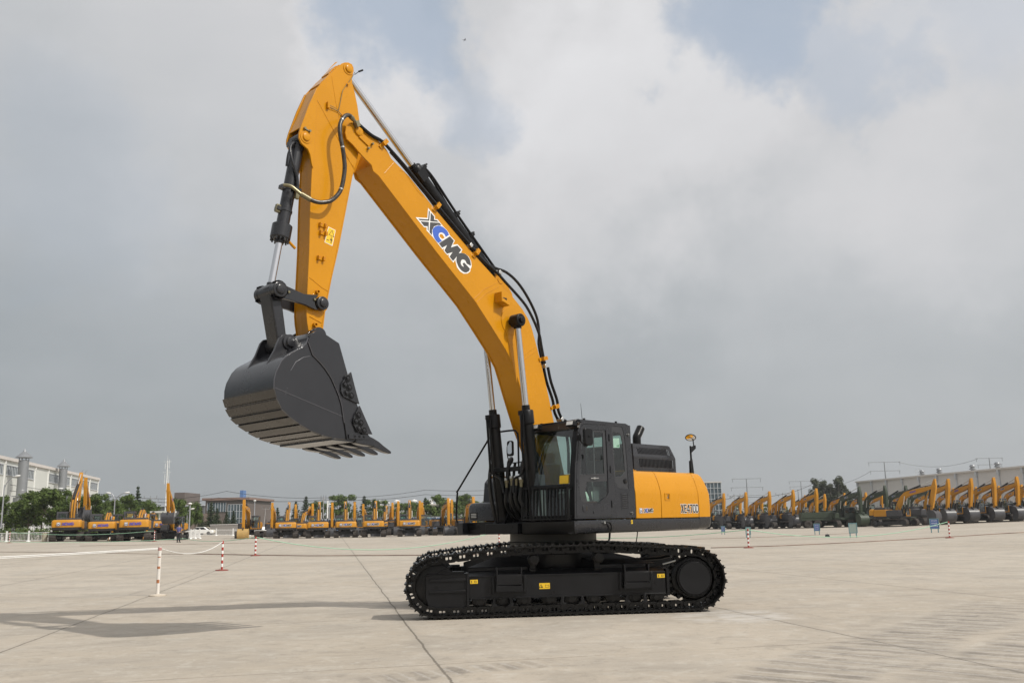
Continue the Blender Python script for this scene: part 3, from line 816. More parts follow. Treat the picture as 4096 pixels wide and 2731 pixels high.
b = MB(); b.loft([[(front_pt(0, w) - .012, CW0 + .09, w), (front_pt(0, w) - .012, CW1 - .10, w)] for w in (1.63, 1.85, 2.09)]); b.build('lower_windscreen', M_GLS, cab)
b = MB().vw([(CW0 + .1, 2.33), (CW1 - .16, 2.33), (CW1 - .16, 3.1), (CW0 + .1, 3.1)], -.612, -.606); b.build('rear_window', M_GLS, cab)
b = MB().uw([(.9, 2.12), (.80, 2.98), (.72, 3.12), (-.47, 3.12), (-.52, 2.12)], CW0 + .015, CW0 + .02); b.build('right_window', M_GLS, cab)
# door
b = MB(); b.uw([door_out, win_out], CW1 - .03, CW1 + .004)
b.uw([(1.0, 1.60), (.99, 1.64), (.42, 1.815), (.20, 1.94), (.42, 1.79)], CW1 + .003, CW1 + .008)
door = b.build('cab_door', M_GREY, cab, 0)
b = MB().use(M_TRIM)
b2 = MB()
up_pane = [(.76, 3.055), (.195, 3.07), (.20, 2.345), (.865, 2.315), (.83, 2.7)]
lo_pane = [(.70, 2.19), (.155, 2.215), (.155, 2.0), (.26, 1.895), (.44, 1.865), (.71, 1.87), (.755, 2.03)]
M_BAND = mat('window_band', (0.028, 0.028, 0.03), 0.22, coat=0.2)
b2.uw([win_out, offset_poly(up_pane, 0), offset_poly(lo_pane, 0)], CW1 - .022, CW1 - .010)
b2.uw([(.48, 3.06), (.455, 3.06), (.455, 2.335), (.48, 2.335)], CW1 - .03, CW1 - .018)
b2.uw([(.225, 3.06), (.195, 3.06), (.195, 2.34), (.225, 2.34)], CW1 - .024, CW1 - .006)
b2.uw([(.90, 2.315), (.14, 2.345), (.14, 2.325), (.90, 2.295)], CW1 - .02, CW1 - .003)
dw = b2.build('window_surround', M_BAND, door, .002)
b = MB().uw(offset_poly(up_pane, -.012), CW1 - .019, CW1 - .015); b.build('upper_pane', M_GLS, door)
b = MB().uw(offset_poly(lo_pane, -.012), CW1 - .019, CW1 - .015); b.build('lower_pane', M_GLS, door)
b = MB(); b.cyl((.79, CW1 + .0, 1.745), (.79, CW1 + .012, 1.745), .074, n=28); b.cyl((.79, CW1 + .01, 1.745), (.79, CW1 + .016, 1.745), .055, n=28); b.use(M_SIGN).box(.745, .775, CW1 + .012, CW1 + .018, 1.71, 1.785)
b.use(M_BLK); b.build('door_lock', M_GREY, door, .003)
b = MB(); b.bar((.62, CW1 + .018, 2.253), (.41, CW1 + .018, 2.262), .012, .014); b.box(.50, .53, CW1 - .01, CW1 + .02, 2.24, 2.275); b.build('window_latch', M_ROD, door, .003)
b = MB().box(.545, .575, CW1 + .003, CW1 + .014, 1.66, 1.70); b.build('grease_point', M_GREY, door, .003)
b = MB()
for w in (2.98, 2.42, 1.82): b.cyl((.06, CW1 + .008, w - .06), (.06, CW1 + .008, w + .06), .011, n=10)
b.build('door_hinge', M_BLK, door)
for u in (.78, .27):
    b = MB().box(u - .012, u + .012, CW1 - .012, CW1 - .002, 2.58, 2.66); b.build('pane_catch', M_BLK, door, .002)
# rear quarter window
b = MB().uw([rwin, [(-.07, 3.085), (-.27, 3.075), (-.31, 3.02), (-.345, 2.88), (-.365, 2.6), (-.37, 2.39), (-.235, 2.30), (-.09, 2.30), (-.075, 2.6)]], CW1 - .02, CW1 - .006)
q = b.build('quarter_window', M_BAND, cab, .003)
b = MB().uw([(-.06, 3.09), (-.28, 3.08), (-.32, 3.02), (-.355, 2.88), (-.375, 2.6), (-.38, 2.38), (-.235, 2.29), (-.08, 2.29)], CW1 - .017, CW1 - .013); b.build('quarter_pane', M_GLS, q)
b = MB().use(M_PAPER).uw([(-.085, 2.98), (-.27, 2.99), (-.275, 2.82), (-.085, 2.81)], CW1 - .0245, CW1 - .0235); b.use(mat('green_print', (.08, .3, .12), .6)).uw([(-.19, 2.86), (-.215, 2.86), (-.215, 2.83), (-.19, 2.83)], CW1 - .0234, CW1 - .0228); b.uw([(-.23, 2.87), (-.255, 2.87), (-.255, 2.83), (-.23, 2.83)], CW1 - .0234, CW1 - .0228)
b.build('window_notice', None, q)
b = MB(); b.lathe([(.045, 0), (.045, .014), (.03, .018)], (-.365, CW1 - .004, 2.225), (0, 1, 0), 20); b.use(M_SIGN).lathe([(.026, .017), (.0, .019)], (-.372, CW1 - .004, 2.22), (0, 1, 0), 16)
b.build('quarter_window_latch', M_BLK, q)
b = MB().use(M_GREY).uw([rrect(-.425, -.215, 1.70, 2.02, .03), rrect(-.41, -.23, 1.715, 2.005, .025)], CW1 - .002, CW1 + .004)
for i in range(8):
    w = 1.742 + i * .033
    b.use(M_BLK).box(-.39, -.25, CW1 - .003, CW1 + .0015, w - .007, w + .007); b.use(M_GREY).obox((-.32, CW1 + .003, w + .012), (.075, 0, 0), (0, .003, .004), (0, -.002, .004))
b.build('air_vent', None, cab)
for u, w in ((-.50, 3.06), (-.50, 1.66), (.90, 3.13)):
    b = MB().use(M_ROD).cyl((u, CW1, w), (u, CW1 + .03, w), .020, n=12); b.use(M_BLK).cyl((u, CW1 + .005, w), (u, CW1 + .035, w), .012, n=10); b.build('bolt', None, cab)
for u, v in ((.62, 1.36), (-.28, 1.36), (.60, .33), (-.3, .33)): b = MB().use(M_BLK).cyl((u, v, 3.25), (u, v, 3.30), .022, n=12); b.build('roof_plug', None, cab)
b = MB(); b.cyl((.50, 1.22, 3.26), (.53, 1.22, 3.58), .006, .003, n=6); b.build('radio_antenna', M_BLK, cab)
b = MB(); b.tube([(.84, 1.30, 3.24), (.74, 1.33, 3.27), (.70, 1.2, 3.27), (.66, 1.0, 3.272)], .016, 8, 3); b.build('roof_cable', M_BLK, cab)
for v, w in ((.51, 3.19), (1.33, 3.185)):
    b = MB().use(M_BLK); c = Vector((.93, v, w)); ax = Vector((0, .085, .0)); az = Vector((-.012, 0, .042)); af = Vector((.05, 0, .012))
    b.obox(c, ax, az, af); b.bar((.86, v, 3.18), (.90, v, w), .03, .02)
    lamp = b.build('work_lamp', None, cab, .012)
    b = MB().use(M_LAMP); b.obox(c + af * 1.02, ax * .82, az * .75, af * .05); b.build('lamp_lens', None, lamp, .003)
# left mirror
b = MB(); b.slab([rrect(.80, 1.02, 2.79, 3.09, .05)], (0, CW1 + .22, 0), (1, 0, 0), (0, 0, 1), (0, 1, 0), -.03, .03)
mir = b.build('side_mirror', M_BLK, cab, .02)
b = MB(); b.tube([(.93, CW1, 2.98), (.95, CW1 + .10, 2.86), (.94, CW1 + .18, 2.78), (.90, CW1 + .22, 2.80)], .011, 8, 4); b.tube([(.95, CW1 + .0, 3.03), (.97, CW1 + .09, 3.0), (.95, CW1 + .1, 2.86)], .011, 8, 3); b.box(.93, .965, CW1 + .02, CW1 + .09, 2.88, 2.98)
b.cyl((.91, CW1 + .25, 2.94), (.91, CW1 + .262, 2.94), .018, n=12)
b.build('mirror_bracket', M_BLK, mir)
# guard over the lower windscreen
b = MB()
for w in (2.115, 1.575): b.box(1.125, 1.145, .30, 1.42, w - .012, w + .012)
for i in range(13):
    v = .33 + i * .082; b.box(1.13, 1.142, v - .014, v + .014, 1.575, 2.115)
b.box(1.128, 1.158, 1.355, 1.395, 1.555, 2.15); b.box(1.128, 1.15, .29, .315, 1.555, 2.12)
for v in (.36, 1.385):
    for w in (2.08, 1.62): b.cyl((1.05, v, w), (1.165, v, w), .014, n=10)
b.build('windscreen_guard', M_BLK, cab, .003)
# inside the cab
b = MB(); b.box(-.35, .22, .62, 1.12, 1.85, 2.02); b.box(-.40, -.24, .64, 1.10, 2.0, 2.62); b.box(-.37, -.26, .74, 1.0, 2.64, 2.84); b.box(-.2, .1, .7, 1.05, 1.62, 1.85)
seat = b.build('operator_seat', M_SEAT, cab, .04)
b = MB()
for v in (.50, 1.16): b.box(-.25, .35, v, v + .12, 1.75, 2.12); b.cyl((.28, v + .06, 2.1), (.33, v + .06, 2.32), .018, n=10)
b.box(.75, .95, .32, .52, 1.62, 2.36); b.obox((.62, .85, 2.0), (.02, 0, .04), (0, .12, 0), (.05, 0, -.02)); b.cyl((.60, .74, 1.62), (.62, .74, 2.2), .014, n=8); b.cyl((.60, .96, 1.62), (.62, .96, 2.2), .014, n=8)
b.build('control_console', M_TRIM, cab, .01)
b = MB().use(M_PAPER).obox((.25, 1.26, 1.96), (.11, 0, -.02), (0, .004, 0), (.02, 0, .10)); b.obox((.42, 1.2, 1.90), (.05, 0, -.02), (0, .004, 0), (.03, 0, .05)); b.obox((.60, 1.33, 1.98), (.03, 0, .05), (0, .01, 0), (.03, 0, .0))
b.build('paper_sheets', None, cab)
b = MB().use(M_LBL).obox((1.02, 1.20, 2.24), (0, .10, 0), (.004, 0, 0), (-.006, 0, .07)); b.build('warning_plate', None, cab)
b = MB(); b.tube([(.88, .36, 3.0), (.93, .36, 2.95), (.94, .36, 2.78), (.90, .36, 2.75)], .010, 8, 3); b.bar((.955, .40, 2.12), (.93, .62, 2.72), .014, .01); b.build('grab_handle', M_BLK, cab)

# ---------------------------------------------------------------- right front: tank box, rail, mirror
b = MB()
secs = []
for w, ins in ((1.33, .10), (1.36, .04), (1.42, .0), (1.555, 0)):
    secs.append([(.93 - ins * .3, -.52, w), (.95 - ins * .3, -.60, w), (.95 - ins * .3, -1.30 + ins, w), (.90 - ins * .3, -1.39 + ins, w), (-.9, -1.42 + ins, w), (-.9, -.52, w)])
b.loft(secs, closed=True); b.build('tool_step', M_BLK, EXC, .008)
b = MB(); secs = []
for w, ins in ((1.575, 0), (1.80, .0), (1.86, .01), (1.90, .035), (1.915, .07)):
    secs.append([(.91 - ins, -.53, w), (.94 - ins, -.60, w), (.94 - ins, -1.25 + ins, w), (.88 - ins, -1.34 + ins, w), (-.6, -1.38 + ins, w), (-.6, -.53, w)])
b.loft(secs, closed=True)
tb = b.build('tool_box', M_GREY, EXC, .01)
b = MB().use(M_BLK).box(.93, .944, -1.235, -1.045, 1.61, 1.735); b.use(M_ROD)
for i in range(3): b.box(.944, .949, -1.205, -1.065, 1.64 + i * .03, 1.655 + i * .03)
b.build('box_lamp', None, tb)
b = MB().use(M_BLK).box(.95, .957, -.95, -.62, 1.43, 1.50); b.build('step_slot', None, EXC)
b = MB(); b.uw([(.55, 1.9), (.50, 2.30), (.42, 2.38), (-.9, 2.38), (-.9, 1.9)], -1.30, -.52); b.build('fuel_tank', M_GREY, EXC, .02)
b = MB(); b.tube([(.92, -1.28, 1.47), (.92, -1.46, 1.475), (.92, -1.57, 1.51), (.92, -1.635, 1.60), (.92, -1.645, 1.72), (.91, -1.62, 2.12), (.90, -1.58, 2.20), (.88, -.82, 3.03), (.88, -.74, 3.13), (.87, -.62, 3.19), (.86, -.15, 3.20), (.85, -.06, 3.15), (.85, -.03, 3.05), (.85, -.03, 2.4)], .018, 10, 3)
b.tube([(.86, -.03, 2.5), (.86, -.10, 2.5)], .025, 8)
b.build('hand_rail', M_BLK, EXC)
b = MB(); b.slab([rrect(-.575, -.425, 2.76, 3.05, .045)], (.58, 0, 0), (0, 1, 0), (0, 0, 1), (1, 0, 0), -.03, .015); m2_ = b.build('front_mirror', M_BLK, EXC, .01)
b = MB().use(M_MIR).slab([rrect(-.557, -.443, 2.80, 3.035, .04)], (.58, 0, 0), (0, 1, 0), (0, 0, 1), (1, 0, 0), .0155, .018); b.build('mirror_face', None, m2_)
b = MB().tube([(.57, -.585, 2.95), (.56, -.60, 2.80), (.56, -.54, 2.66), (.56, -.40, 2.63), (.56, -.20, 2.63), (.56, -.05, 2.5), (.5, -.1, 2.2)], .011, 8, 3); b.build('mirror_arm', M_BLK, m2_)

# ---------------------------------------------------------------- boom
boom_top = [(4.58, 7.81), (4.40, 7.77), (4.22, 7.70), (4.12, 7.62), (4.03, 7.50), (3.65, 7.29), (3.11, 6.87), (2.26, 6.20), (1.63, 5.87), (1.44, 5.71), (1.20, 5.60), (.94, 5.40), (.80, 5.25), (.71, 5.10), (.60, 4.80), (.50, 4.52), (.41, 4.24), (.28, 3.80), (.16, 3.35), (-.03, 2.6), (-.18, 2.05)]
boom_top[7] = (2.20, 6.24)
boom_foot = arc(0, 1.95, .18, 170, 330, 8)
boom_bot = [(.22, 2.1), (.45, 2.64), (.78, 3.28), (1.0, 3.80), (1.12, 4.10), (1.22, 4.34), (1.42, 4.60), (1.77, 4.97), (2.15, 5.36), (3.09, 6.12), (4.29, 7.13), (4.40, 7.18), (4.44, 7.28), (4.55, 7.34), (4.69, 7.43), (4.81, 7.52)]
boom_tip = [(4.93, 7.58), (4.96, 7.68), (4.94, 7.79), (4.88, 7.87), (4.80, 7.915), (4.70, 7.90)]
bo = boom_top + boom_foot + boom_bot + boom_tip
b = MB()
b.uw(bo, .222, .25); b.uw(bo, -.25, -.222)
body = [(4.28, 7.71)] + boom_top[2:] + boom_foot + boom_bot[:11] + [(4.37, 7.175), (4.44, 7.29)]
b.uw(offset_poly(body, .018), -.224, .224)
BOOM = b.build('boom', M_YEL, EXC, .005)
b = MB()
# raised details: bosses, doublers and weld seams
ring = [(4.97, 7.69)]
b.lathe([(.10, .25), (.10, .262), (.0, .264)], (1.28, 0, 5.11), (0, 1, 0), 32)
b.lathe([(.26, .249), (.255, .262), (.0, .263)], (1.26, 0, 5.13), (0, 1, 0), 40)
b.uw([(1.10, 5.05), (1.44, 5.05), (1.34, 4.7), (1.20, 4.7)], .249, .258)


def seam(b, pts, v=.251, r=.007): b.tube([(p[0], v, p[1]) for p in pts], r, 6)


seam(b, [(2.18, 5.40), (1.96, 5.60), (1.60, 5.80)]); seam(b, [(2.12, 5.35), (1.90, 5.54), (1.56, 5.73)])
seam(b, [(1.20, 4.36), (.98, 4.52), (.62, 4.74)]); seam(b, [(3.98, 7.44), (4.18, 7.2)], r=.006)
seam(b, [(1.17, 4.26), (.95, 4.45), (.58, 4.68)])
seam(b, [(3.86, 7.34), (3.75, 7.34), (3.5, 7.10), (3.35, 7.0)], r=.004)
b.uw([(1.14, 3.70 + .3), (1.30, 4.55), (1.36, 4.9), (1.24, 4.9), (1.12, 4.55)], .249, .256)
b.build('boom_doublers', M_YEL, BOOM, .003)
# tip pin with keeper
b = MB(); b.lathe([(.075, .25), (.075, .275), (.062, .283), (.0, .283)], (4.70, 0, 7.775), (0, 1, 0), 28)
b.bar((4.69, .262, 7.70), (4.50, .262, 7.60), .055, .02, (0, 1, 0)); b.use(M_BRS).cyl((4.52, .26, 7.53), (4.52, .30, 7.53), .02, n=8); b.cyl((4.44, .26, 7.63), (4.44, .30, 7.63), .02, n=8)
b.use(M_SIGN).cyl((4.70, .283, 7.775), (4.70, .285, 7.775), .007, n=8)
b.build('pin_keeper', M_YEL, BOOM, .003)
BL = Vector((3.13975, 0, 6.3375)); EX = Vector((-.7912, 0, -.61155)); EY = Vector((-.61155, 0, .7912))
b = MB(); logo(b, (BL.x, .2512, BL.z), EX, EY, (0, 1, 0), 1.0, M_LET, mat('letter_blue', (.045, .12, .50), .4), t=.002)
b.build('boom_lettering', None, BOOM)
# lamp box on the boom
b = MB(); b.slab([[(1.66, 5.60), (1.44, 5.47), (1.44, 5.36), (1.47, 5.355), (1.66, 5.45)], ], (0, .25, 0), (1, 0, 0), (0, 0, 1), (0, 1, 0), 0, .012)
b.obox((1.56, .34, 5.40), (.10, 0, .03), (0, .09, 0), (-.004, 0, .01)); b.obox((1.66, .34, 5.50), (.008, 0, .0), (0, .09, 0), (0, 0, .09)); b.obox((1.56, .425, 5.42), (.09, 0, .03), (0, .006, 0), (0, 0, .03)); b.build('lamp_bracket', M_YEL, BOOM, .003)
b = MB().use(M_BLK).box(1.50, 1.62, .27, .40, 5.43, 5.50); bl_ = b.build('boom_lamp', None, BOOM, .01)
# arm cylinder bracket on top of the boom
for v in (.12, -.12):
    b = MB(); b.uw([(1.62, 5.82), (1.52, 5.98), (1.42, 6.0), (1.30, 5.93), (1.10, 5.70), (1.02, 5.42), (1.3, 5.5)], v - .02, v + .02); b.cyl((1.40, v - .03, 5.90), (1.40, v + .03, 5.90), .07); b.build('cylinder_lug', M_YEL, BOOM, .004)

# ---------------------------------------------------------------- arm
arm_out = [(4.99, 8.89), (4.93, 8.93), (4.86, 8.955), (4.79, 8.95), (4.755, 8.90), (4.755, 8.84), (4.77, 8.76), (4.785, 8.70), (4.78, 8.62), (4.72, 8.45), (4.67, 8.26), (4.61, 7.92), (4.60, 7.65), (4.63, 7.48), (4.68, 7.28), (4.75, 7.02), (5.0, 5.75), (5.11, 5.29), (5.16, 5.04), (5.22, 4.75), (5.255, 4.45), (5.28, 4.30), (5.35, 4.22), (5.45, 4.22), (5.51, 4.38), (5.54, 4.53), (5.555, 4.66), (5.55, 4.94), (5.53, 5.64), (5.53, 6.27), (5.51, 7.1), (5.48, 8.22), (5.45, 8.31), (5.26, 8.57)]
b = MB()
b.uw(arm_out, .152, .17); b.uw(arm_out, -.17, -.152); b.uw(offset_poly(arm_out, .014), -.153, .153)
ear = [(5.46, 8.31), (5.60, 7.97), (5.735, 7.57), (5.765, 7.45), (5.765, 7.38), (5.72, 7.30), (5.65, 7.262), (5.60, 7.235), (5.56, 7.16), (5.53, 7.02), (5.50, 6.95), (5.47, 7.6)]
b.uw(ear, .150, .186); b.uw(ear, -.186, -.150)
b.slab([[(-.152, 0), (.152, 0), (.152, .80), (-.152, .80)]], (5.445, 0, 8.31), (0, 1, 0), Vector((.275, 0, -.72)).normalized(), (.93, 0, .36), -.018, .0)
ARM = b.build('arm', M_YEL, EXC, .004)
b = MB()
seam(b, [(5.18, 8.60), (5.10, 8.20), (4.98, 7.76)], .171, .004); seam(b, [(5.44, 8.10), (5.06, 7.6), (4.72, 7.14)], .171, .005)
seam(b, [(5.0, 7.52), (4.86, 7.3), (4.69, 7.15)], .171, .005); seam(b, [(5.02, 5.75), (5.22, 4.85), (5.28, 4.5)], .171, .008)
seam(b, [(5.52, 5.22), (5.30, 5.10), (5.18, 5.06)], .171, .006); seam(b, [(5.50, 4.62), (5.29, 4.55)], .171, .009)
seam(b, [(4.72, 7.25), (5.06, 5.60)], .171, .003)
b.uw([(5.25, 8.68), (5.30, 8.62), (5.12, 8.86), (5.07, 8.89)], .168, .174)
b.lathe([(.17, .169), (.165, .178), (0, .179)], (5.34, 0, 4.86), (0, 1, 0), 32)
for c, v in (((4.86, 8.84), .17), ((5.645, 7.42), .186)):
    b.lathe([(.10, v - .002), (.10, v + .010), (.062, v + .011), (.062, v + .03), (.05, v + .036), (0, v + .036)], (c[0], 0, c[1]), (0, 1, 0), 28)
for c in ((5.385, 5.01), (5.415, 4.50)):
    b.lathe([(.034, .165), (.034, .225), (.020, .225), (.020, .17)], (c[0], 0, c[1]), (0, 1, 0), 18)
b.build('arm_bosses', M_YEL, ARM, .002)
b = MB().use(M_YEL)
for c in ((5.31, 6.08), (5.30, 5.955), (5.33, 5.55)):
    b.box(c[0] - .065, c[0] + .065, .17, .185, c[1] - .028, c[1] + .028)
    b.box(c[0] + .028, c[0] + .062, .185, .225, c[1] - .035, c[1] + .03); b.box(c[0] - .062, c[0] - .028, .185, .225, c[1] - .035, c[1] + .03)
    b.use(M_RED).cyl((c[0] + .045, .224, c[1]), (c[0] + .045, .2265, c[1]), .009, n=8); b.cyl((c[0] - .045, .224, c[1]), (c[0] - .045, .2265, c[1]), .009, n=8); b.use(M_YEL)
b.build('hose_saddle', None, ARM, .003)
b = MB().use(M_WHT).uw([(5.195, 6.085), (5.06, 6.055), (5.115, 5.79), (5.262, 5.82)], .1715, .1725)
b.use(M_LBL).uw(offset_poly([(5.195, 6.085), (5.06, 6.055), (5.115, 5.79), (5.262, 5.82)], .008), .1722, .1735); b.use(M_SIGN)
t3 = [(5.19, 5.955), (5.085, 5.935), (5.125, 6.045)]; b.uw([t3, offset_poly(t3, .007)], .1735, .175)
b.uw([(5.15, 5.83), (5.135, 5.83), (5.13, 5.905), (5.145, 5.905)], .1735, .175); b.uw([(5.165, 5.88), (5.12, 5.87), (5.12, 5.885), (5.165, 5.895)], .1735, .175); b.uw([(5.225, 5.865), (5.18, 5.86), (5.18, 5.87), (5.225, 5.875)], .1735, .175)
b.uw([(5.135, 5.912), (5.150, 5.915), (5.148, 5.93), (5.133, 5.928)], .1735, .175)
b.build('hazard_label', None, ARM)
b = MB().use(M_YEL).box(5.235, 5.275, .17, .22, 8.02, 8.12); b.use(M_BRS)
b.tube([(5.23, .20, 8.075), (5.12, .19, 8.07), (5.05, .19, 8.05), (4.98, .19, 8.41), (4.90, .19, 8.55), (4.80, .19, 8.70), (4.74, .18, 8.82)], .005, 6); b.tube([(5.23, .20, 8.045), (5.15, .19, 8.04), (5.05, .19, 8.03), (4.99, .185, 7.99)], .006, 6)
b.use(M_YEL).cyl((4.975, .17, 7.985), (4.975, .21, 7.985), .022, n=10); b.cyl((4.88, .17, 8.56), (4.88, .205, 8.56), .02, n=10)
b.use(M_BLK).cyl((4.74, .18, 8.78), (4.64, .18, 8.88), .007, n=6); b.cyl((4.66, .18, 8.86), (4.58, .18, 8.915), .016, n=8)
b.build('grease_line', None, ARM)
b = MB().use(M_BRS).cyl((5.68, .19, 7.55), (5.68, .225, 7.55), .02, n=8); b.cyl((5.59, .19, 7.53), (5.59, .225, 7.53), .02, n=8); b.use(M_BRS).bar((5.69, .20, 7.55), (5.58, .20, 7.525), .02, .02)
b.build('keeper_bolt', None, ARM)
# doubler plates on the top face of the arm
d_ = (Vector((5.45, 0, 8.31)) - Vector((4.99, 0, 8.89))); ln = d_.length; d_.normalize(); nn = Vector((.58, 0, .46)).normalized()
nn = Vector((-d_.z, 0, d_.x)); nn = nn if nn.x > 0 else -nn
b = MB(); b.slab([[(.02, -.13), (.62, -.13), (.62, .13), (.02, .13)]], (4.99, 0, 8.89), d_, (0, 1, 0), nn, -.012, .012)
b.slab([[(.06, -.10), (.30, -.10), (.30, .10), (.06, .10)]], (4.99, 0, 8.89), d_, (0, 1, 0), nn, .012, .028)
b.build('top_plate', M_YEL, ARM, .003)

# ---------------------------------------------------------------- cylinders
def ram(name, p0, p1, ps, r, rr, v, head=None, m=M_BLK, pinhw=.12, flange=0.0):
    """barrel from base pin p0 to ps, chrome rod on to rod pin p1 (all (u,w) at sideways v)"""
    P0, P1, PS = Vector((p0[0], v, p0[1])), Vector((p1[0], v, p1[1])), Vector((ps[0], v, ps[1]))
    d = (P1 - P0).normalized(); PS = P0 + d * (PS - P0).dot(d)
    b = MB().use(m)
    b.cyl(P0 + d * (r * .7), PS, r, n=32)
    b.lathe([(r * .8, 0), (r + .004, .01), (r + .004, .05), (r, .06)], P0 + d * (r * 1.0), d, 32)
    if head: b.lathe([(r, -head[1]), (head[0], -head[1] + .02), (head[0], -.02), (head[0] * .9, 0), (rr * 1.35, .0), (rr * 1.3, head[2])], PS, d, 32)
    if flange:
        ax = Vector((0, 1, 0)); ay = d.cross(ax)
        for i in range(14):
            a = 2 * pi * i / 14; q = PS + (ax * cos(a) + ay * sin(a)) * (head[0] * .86)
            b.cyl(q - d * .02, q + d * .035, .014, n=6)
    b.cyl(P0 - Vector((0, pinhw, 0)), P0 + Vector((0, pinhw, 0)), r * .98, n=28)
    o = b.build(name, None, EXC, .004)
    b = MB().use(M_CHR).cyl(PS, P1 - d * (rr * 1.2), rr, n=28)
    b.build('piston_rod', None, o)
    b = MB().use(m).cyl(P1 - Vector((0, pinhw, 0)), P1 + Vector((0, pinhw, 0)), rr * 1.75, n=28); b.cyl(P1 - d * (rr * 2.6), P1, rr * 1.3, n=24)
    b.build('rod_eye', None, o, .004)
    return o, P0, PS, d


for s in (1, -1):
    o, P0, PS, d = ram('boom_cylinder', (.865, 1.47), (1.28, 5.11), (1.105, 3.50), .108, .056, s * .42, (.128, .26, .09), pinhw=.10)
    b = MB()
    q = PS + Vector((.0, 0, 0))
    b.box(PS.x + .09, PS.x + .16, PS.y - .045, PS.y + .045, PS.z - .10, PS.z - .02)
    b.tube([PS + Vector((.145, .02 * s, -.06)), PS + Vector((.13, 0, -.5)), PS + Vector((.10, 0, -.95)), PS + Vector((.07, -.03, -1.05)), (1.13, s * .30 - .0, 2.36), (1.18, s * .16, 2.28), (1.2, s * .12 + .05, 2.05)], .022, 10, 4)
    b.tube([PS + Vector((.145, .06, -.08)), PS + Vector((.12, .06, -.8)), PS + Vector((.04, .08, -1.6)), PS + Vector((.01, .09, -1.95))], .014, 8, 3)
    b.build('cylinder_pipe', M_BLK, o)
    b = MB(); b.cyl((1.28, s * .25, 5.11), (1.28, s * .56, 5.11), .062, n=24); b.lathe([(.118, .33), (.118, .52), (.105, .535), (.062, .537), (.062, .575), (.05, .58), (0, .58)], (1.28, 0, 5.11), (0, s, 0), 32)
    b.use(M_BRS).box(1.30, 1.32, *sorted((s * .535, s * .56)), 5.14, 5.16); b.build('pivot_cap', M_BLK, o, .004)
    # foot clevis
    b = MB(); b.cyl((.865, s * .30, 1.47), (.865, s * .58, 1.47), .125, n=28); b.box(.55, .95, *sorted((s * .30, s * .33)), 1.34, 1.58); b.box(.55, .95, *sorted((s * .54, s * .57)), 1.34, 1.58); b.build('cylinder_foot', M_BLK, o, .006)

o, P0, PS, d = ram('arm_cylinder', (1.40, 5.90), (4.83, 8.88), (3.36, 7.60), .115, .055, 0.0, (.135, .22, .05), pinhw=.11)
b = MB(); n_ = Vector((-d.z, 0, d.x))
b.tube([PS - d * .15 + n_ * .15, PS - d * .25 + n_ * .21, PS - d * .5 + n_ * .20, PS - d * .9 + n_ * .14, PS - d * 1.4 + n_ * .13, P0 + d * .6 + n_ * .13, P0 + d * .15 + n_ * .10], .026, 10, 4)
b.tube([PS - d * .13 + n_ * .16 + Vector((0, .06, 0)), PS - d * .4 + n_ * .17 + Vector((0, .08, 0)), PS - d * 1.2 + n_ * .12 + Vector((0, .09, 0)), P0 + d * .2 + n_ * .11 + Vector((0, .09, 0))], .024, 10, 4)
for t, h in ((.12, .10), (1.15, .09), (1.62, .06)):
    c = PS - d * t; b.obox(c + n_ * .13, d * .035, n_ * .06, (0, .10, 0)); b.cyl(c + n_ * .18 + Vector((0, -.05, 0)), c + n_ * (.20 + h * .6) + Vector((0, -.05, 0)), .018, n=8); b.cyl(c + n_ * .18 + Vector((0, .07, 0)), c + n_ * (.20 + h * .5) + Vector((0, .07, 0)), .018, n=8)
b.obox(PS - d * .18 - n_ * .02 + Vector((0, .12, 0)), d * .10, n_ * .10, (0, .025, 0))
b.build('cylinder_pipe', M_BLK, o)

o, P0, PS, d = ram('bucket_cylinder', (5.655, 7.42), (6.08, 4.93), (5.94, 5.76), .098, .052, 0.0, (.152, .25, .06), M_GREY, pinhw=.145, flange=1)
b = MB(); n_ = Vector((-d.z, 0, d.x)); n_ = n_ if n_.x > 0 else -n_
b.tube([P0 + d * .10 + n_ * .09 + Vector((0, .06, 0)), P0 + d * .22 + n_ * .16 + Vector((0, .08, 0)), P0 + d * .42 + n_ * .12 + Vector((0, .12, 0)), P0 + d * .62 + n_ * .0 + Vector((0, .13, 0)), P0 + d * .80 - n_ * .06 + Vector((0, .12, 0)), P0 + d * .92 - n_ * .08 + Vector((0, .12, 0))], .026, 10, 5)
b.tube([P0 + d * .12 + n_ * .10, P0 + d * .3 + n_ * .13, P0 + d * .5 + n_ * .12], .018, 8, 3)
for t in (.86, 1.22):
    b.lathe([(.102, -.02), (.108, -.018), (.108, .018), (.102, .02)], P0 + d * t, d, 28); b.obox(P0 + d * t + n_ * .12, d * .03, n_ * .04, (0, .05, 0))
b.obox(P0 + d * .86 + Vector((0, .12, 0)) - n_ * .05, d * .03, n_ * .075, (0, .03, 0)); b.obox(P0 + d * .12 + n_ * .10, d * .04, n_ * .05, (0, .07, 0))
b.build('cylinder_pipe', M_GREY, o, .003)
b = MB().tube([P0 + d * 1.62 - n_ * .09, P0 + d * 1.68 - n_ * .2, P0 + d * 1.72 - n_ * .28], .022, 8); b.build('cylinder_strut', M_YEL, o)
b = MB().use(M_BRS).obox(P0 + d * 1.22 + n_ * .13, d * .06, n_ * .035, (0, .03, 0)); b.obox(P0 + d * .97 - n_ * .07 + Vector((0, .14, 0)), d * .045, n_ * .03, (0, .025, 0)); b.build('pipe_fitting', None, o, .004)

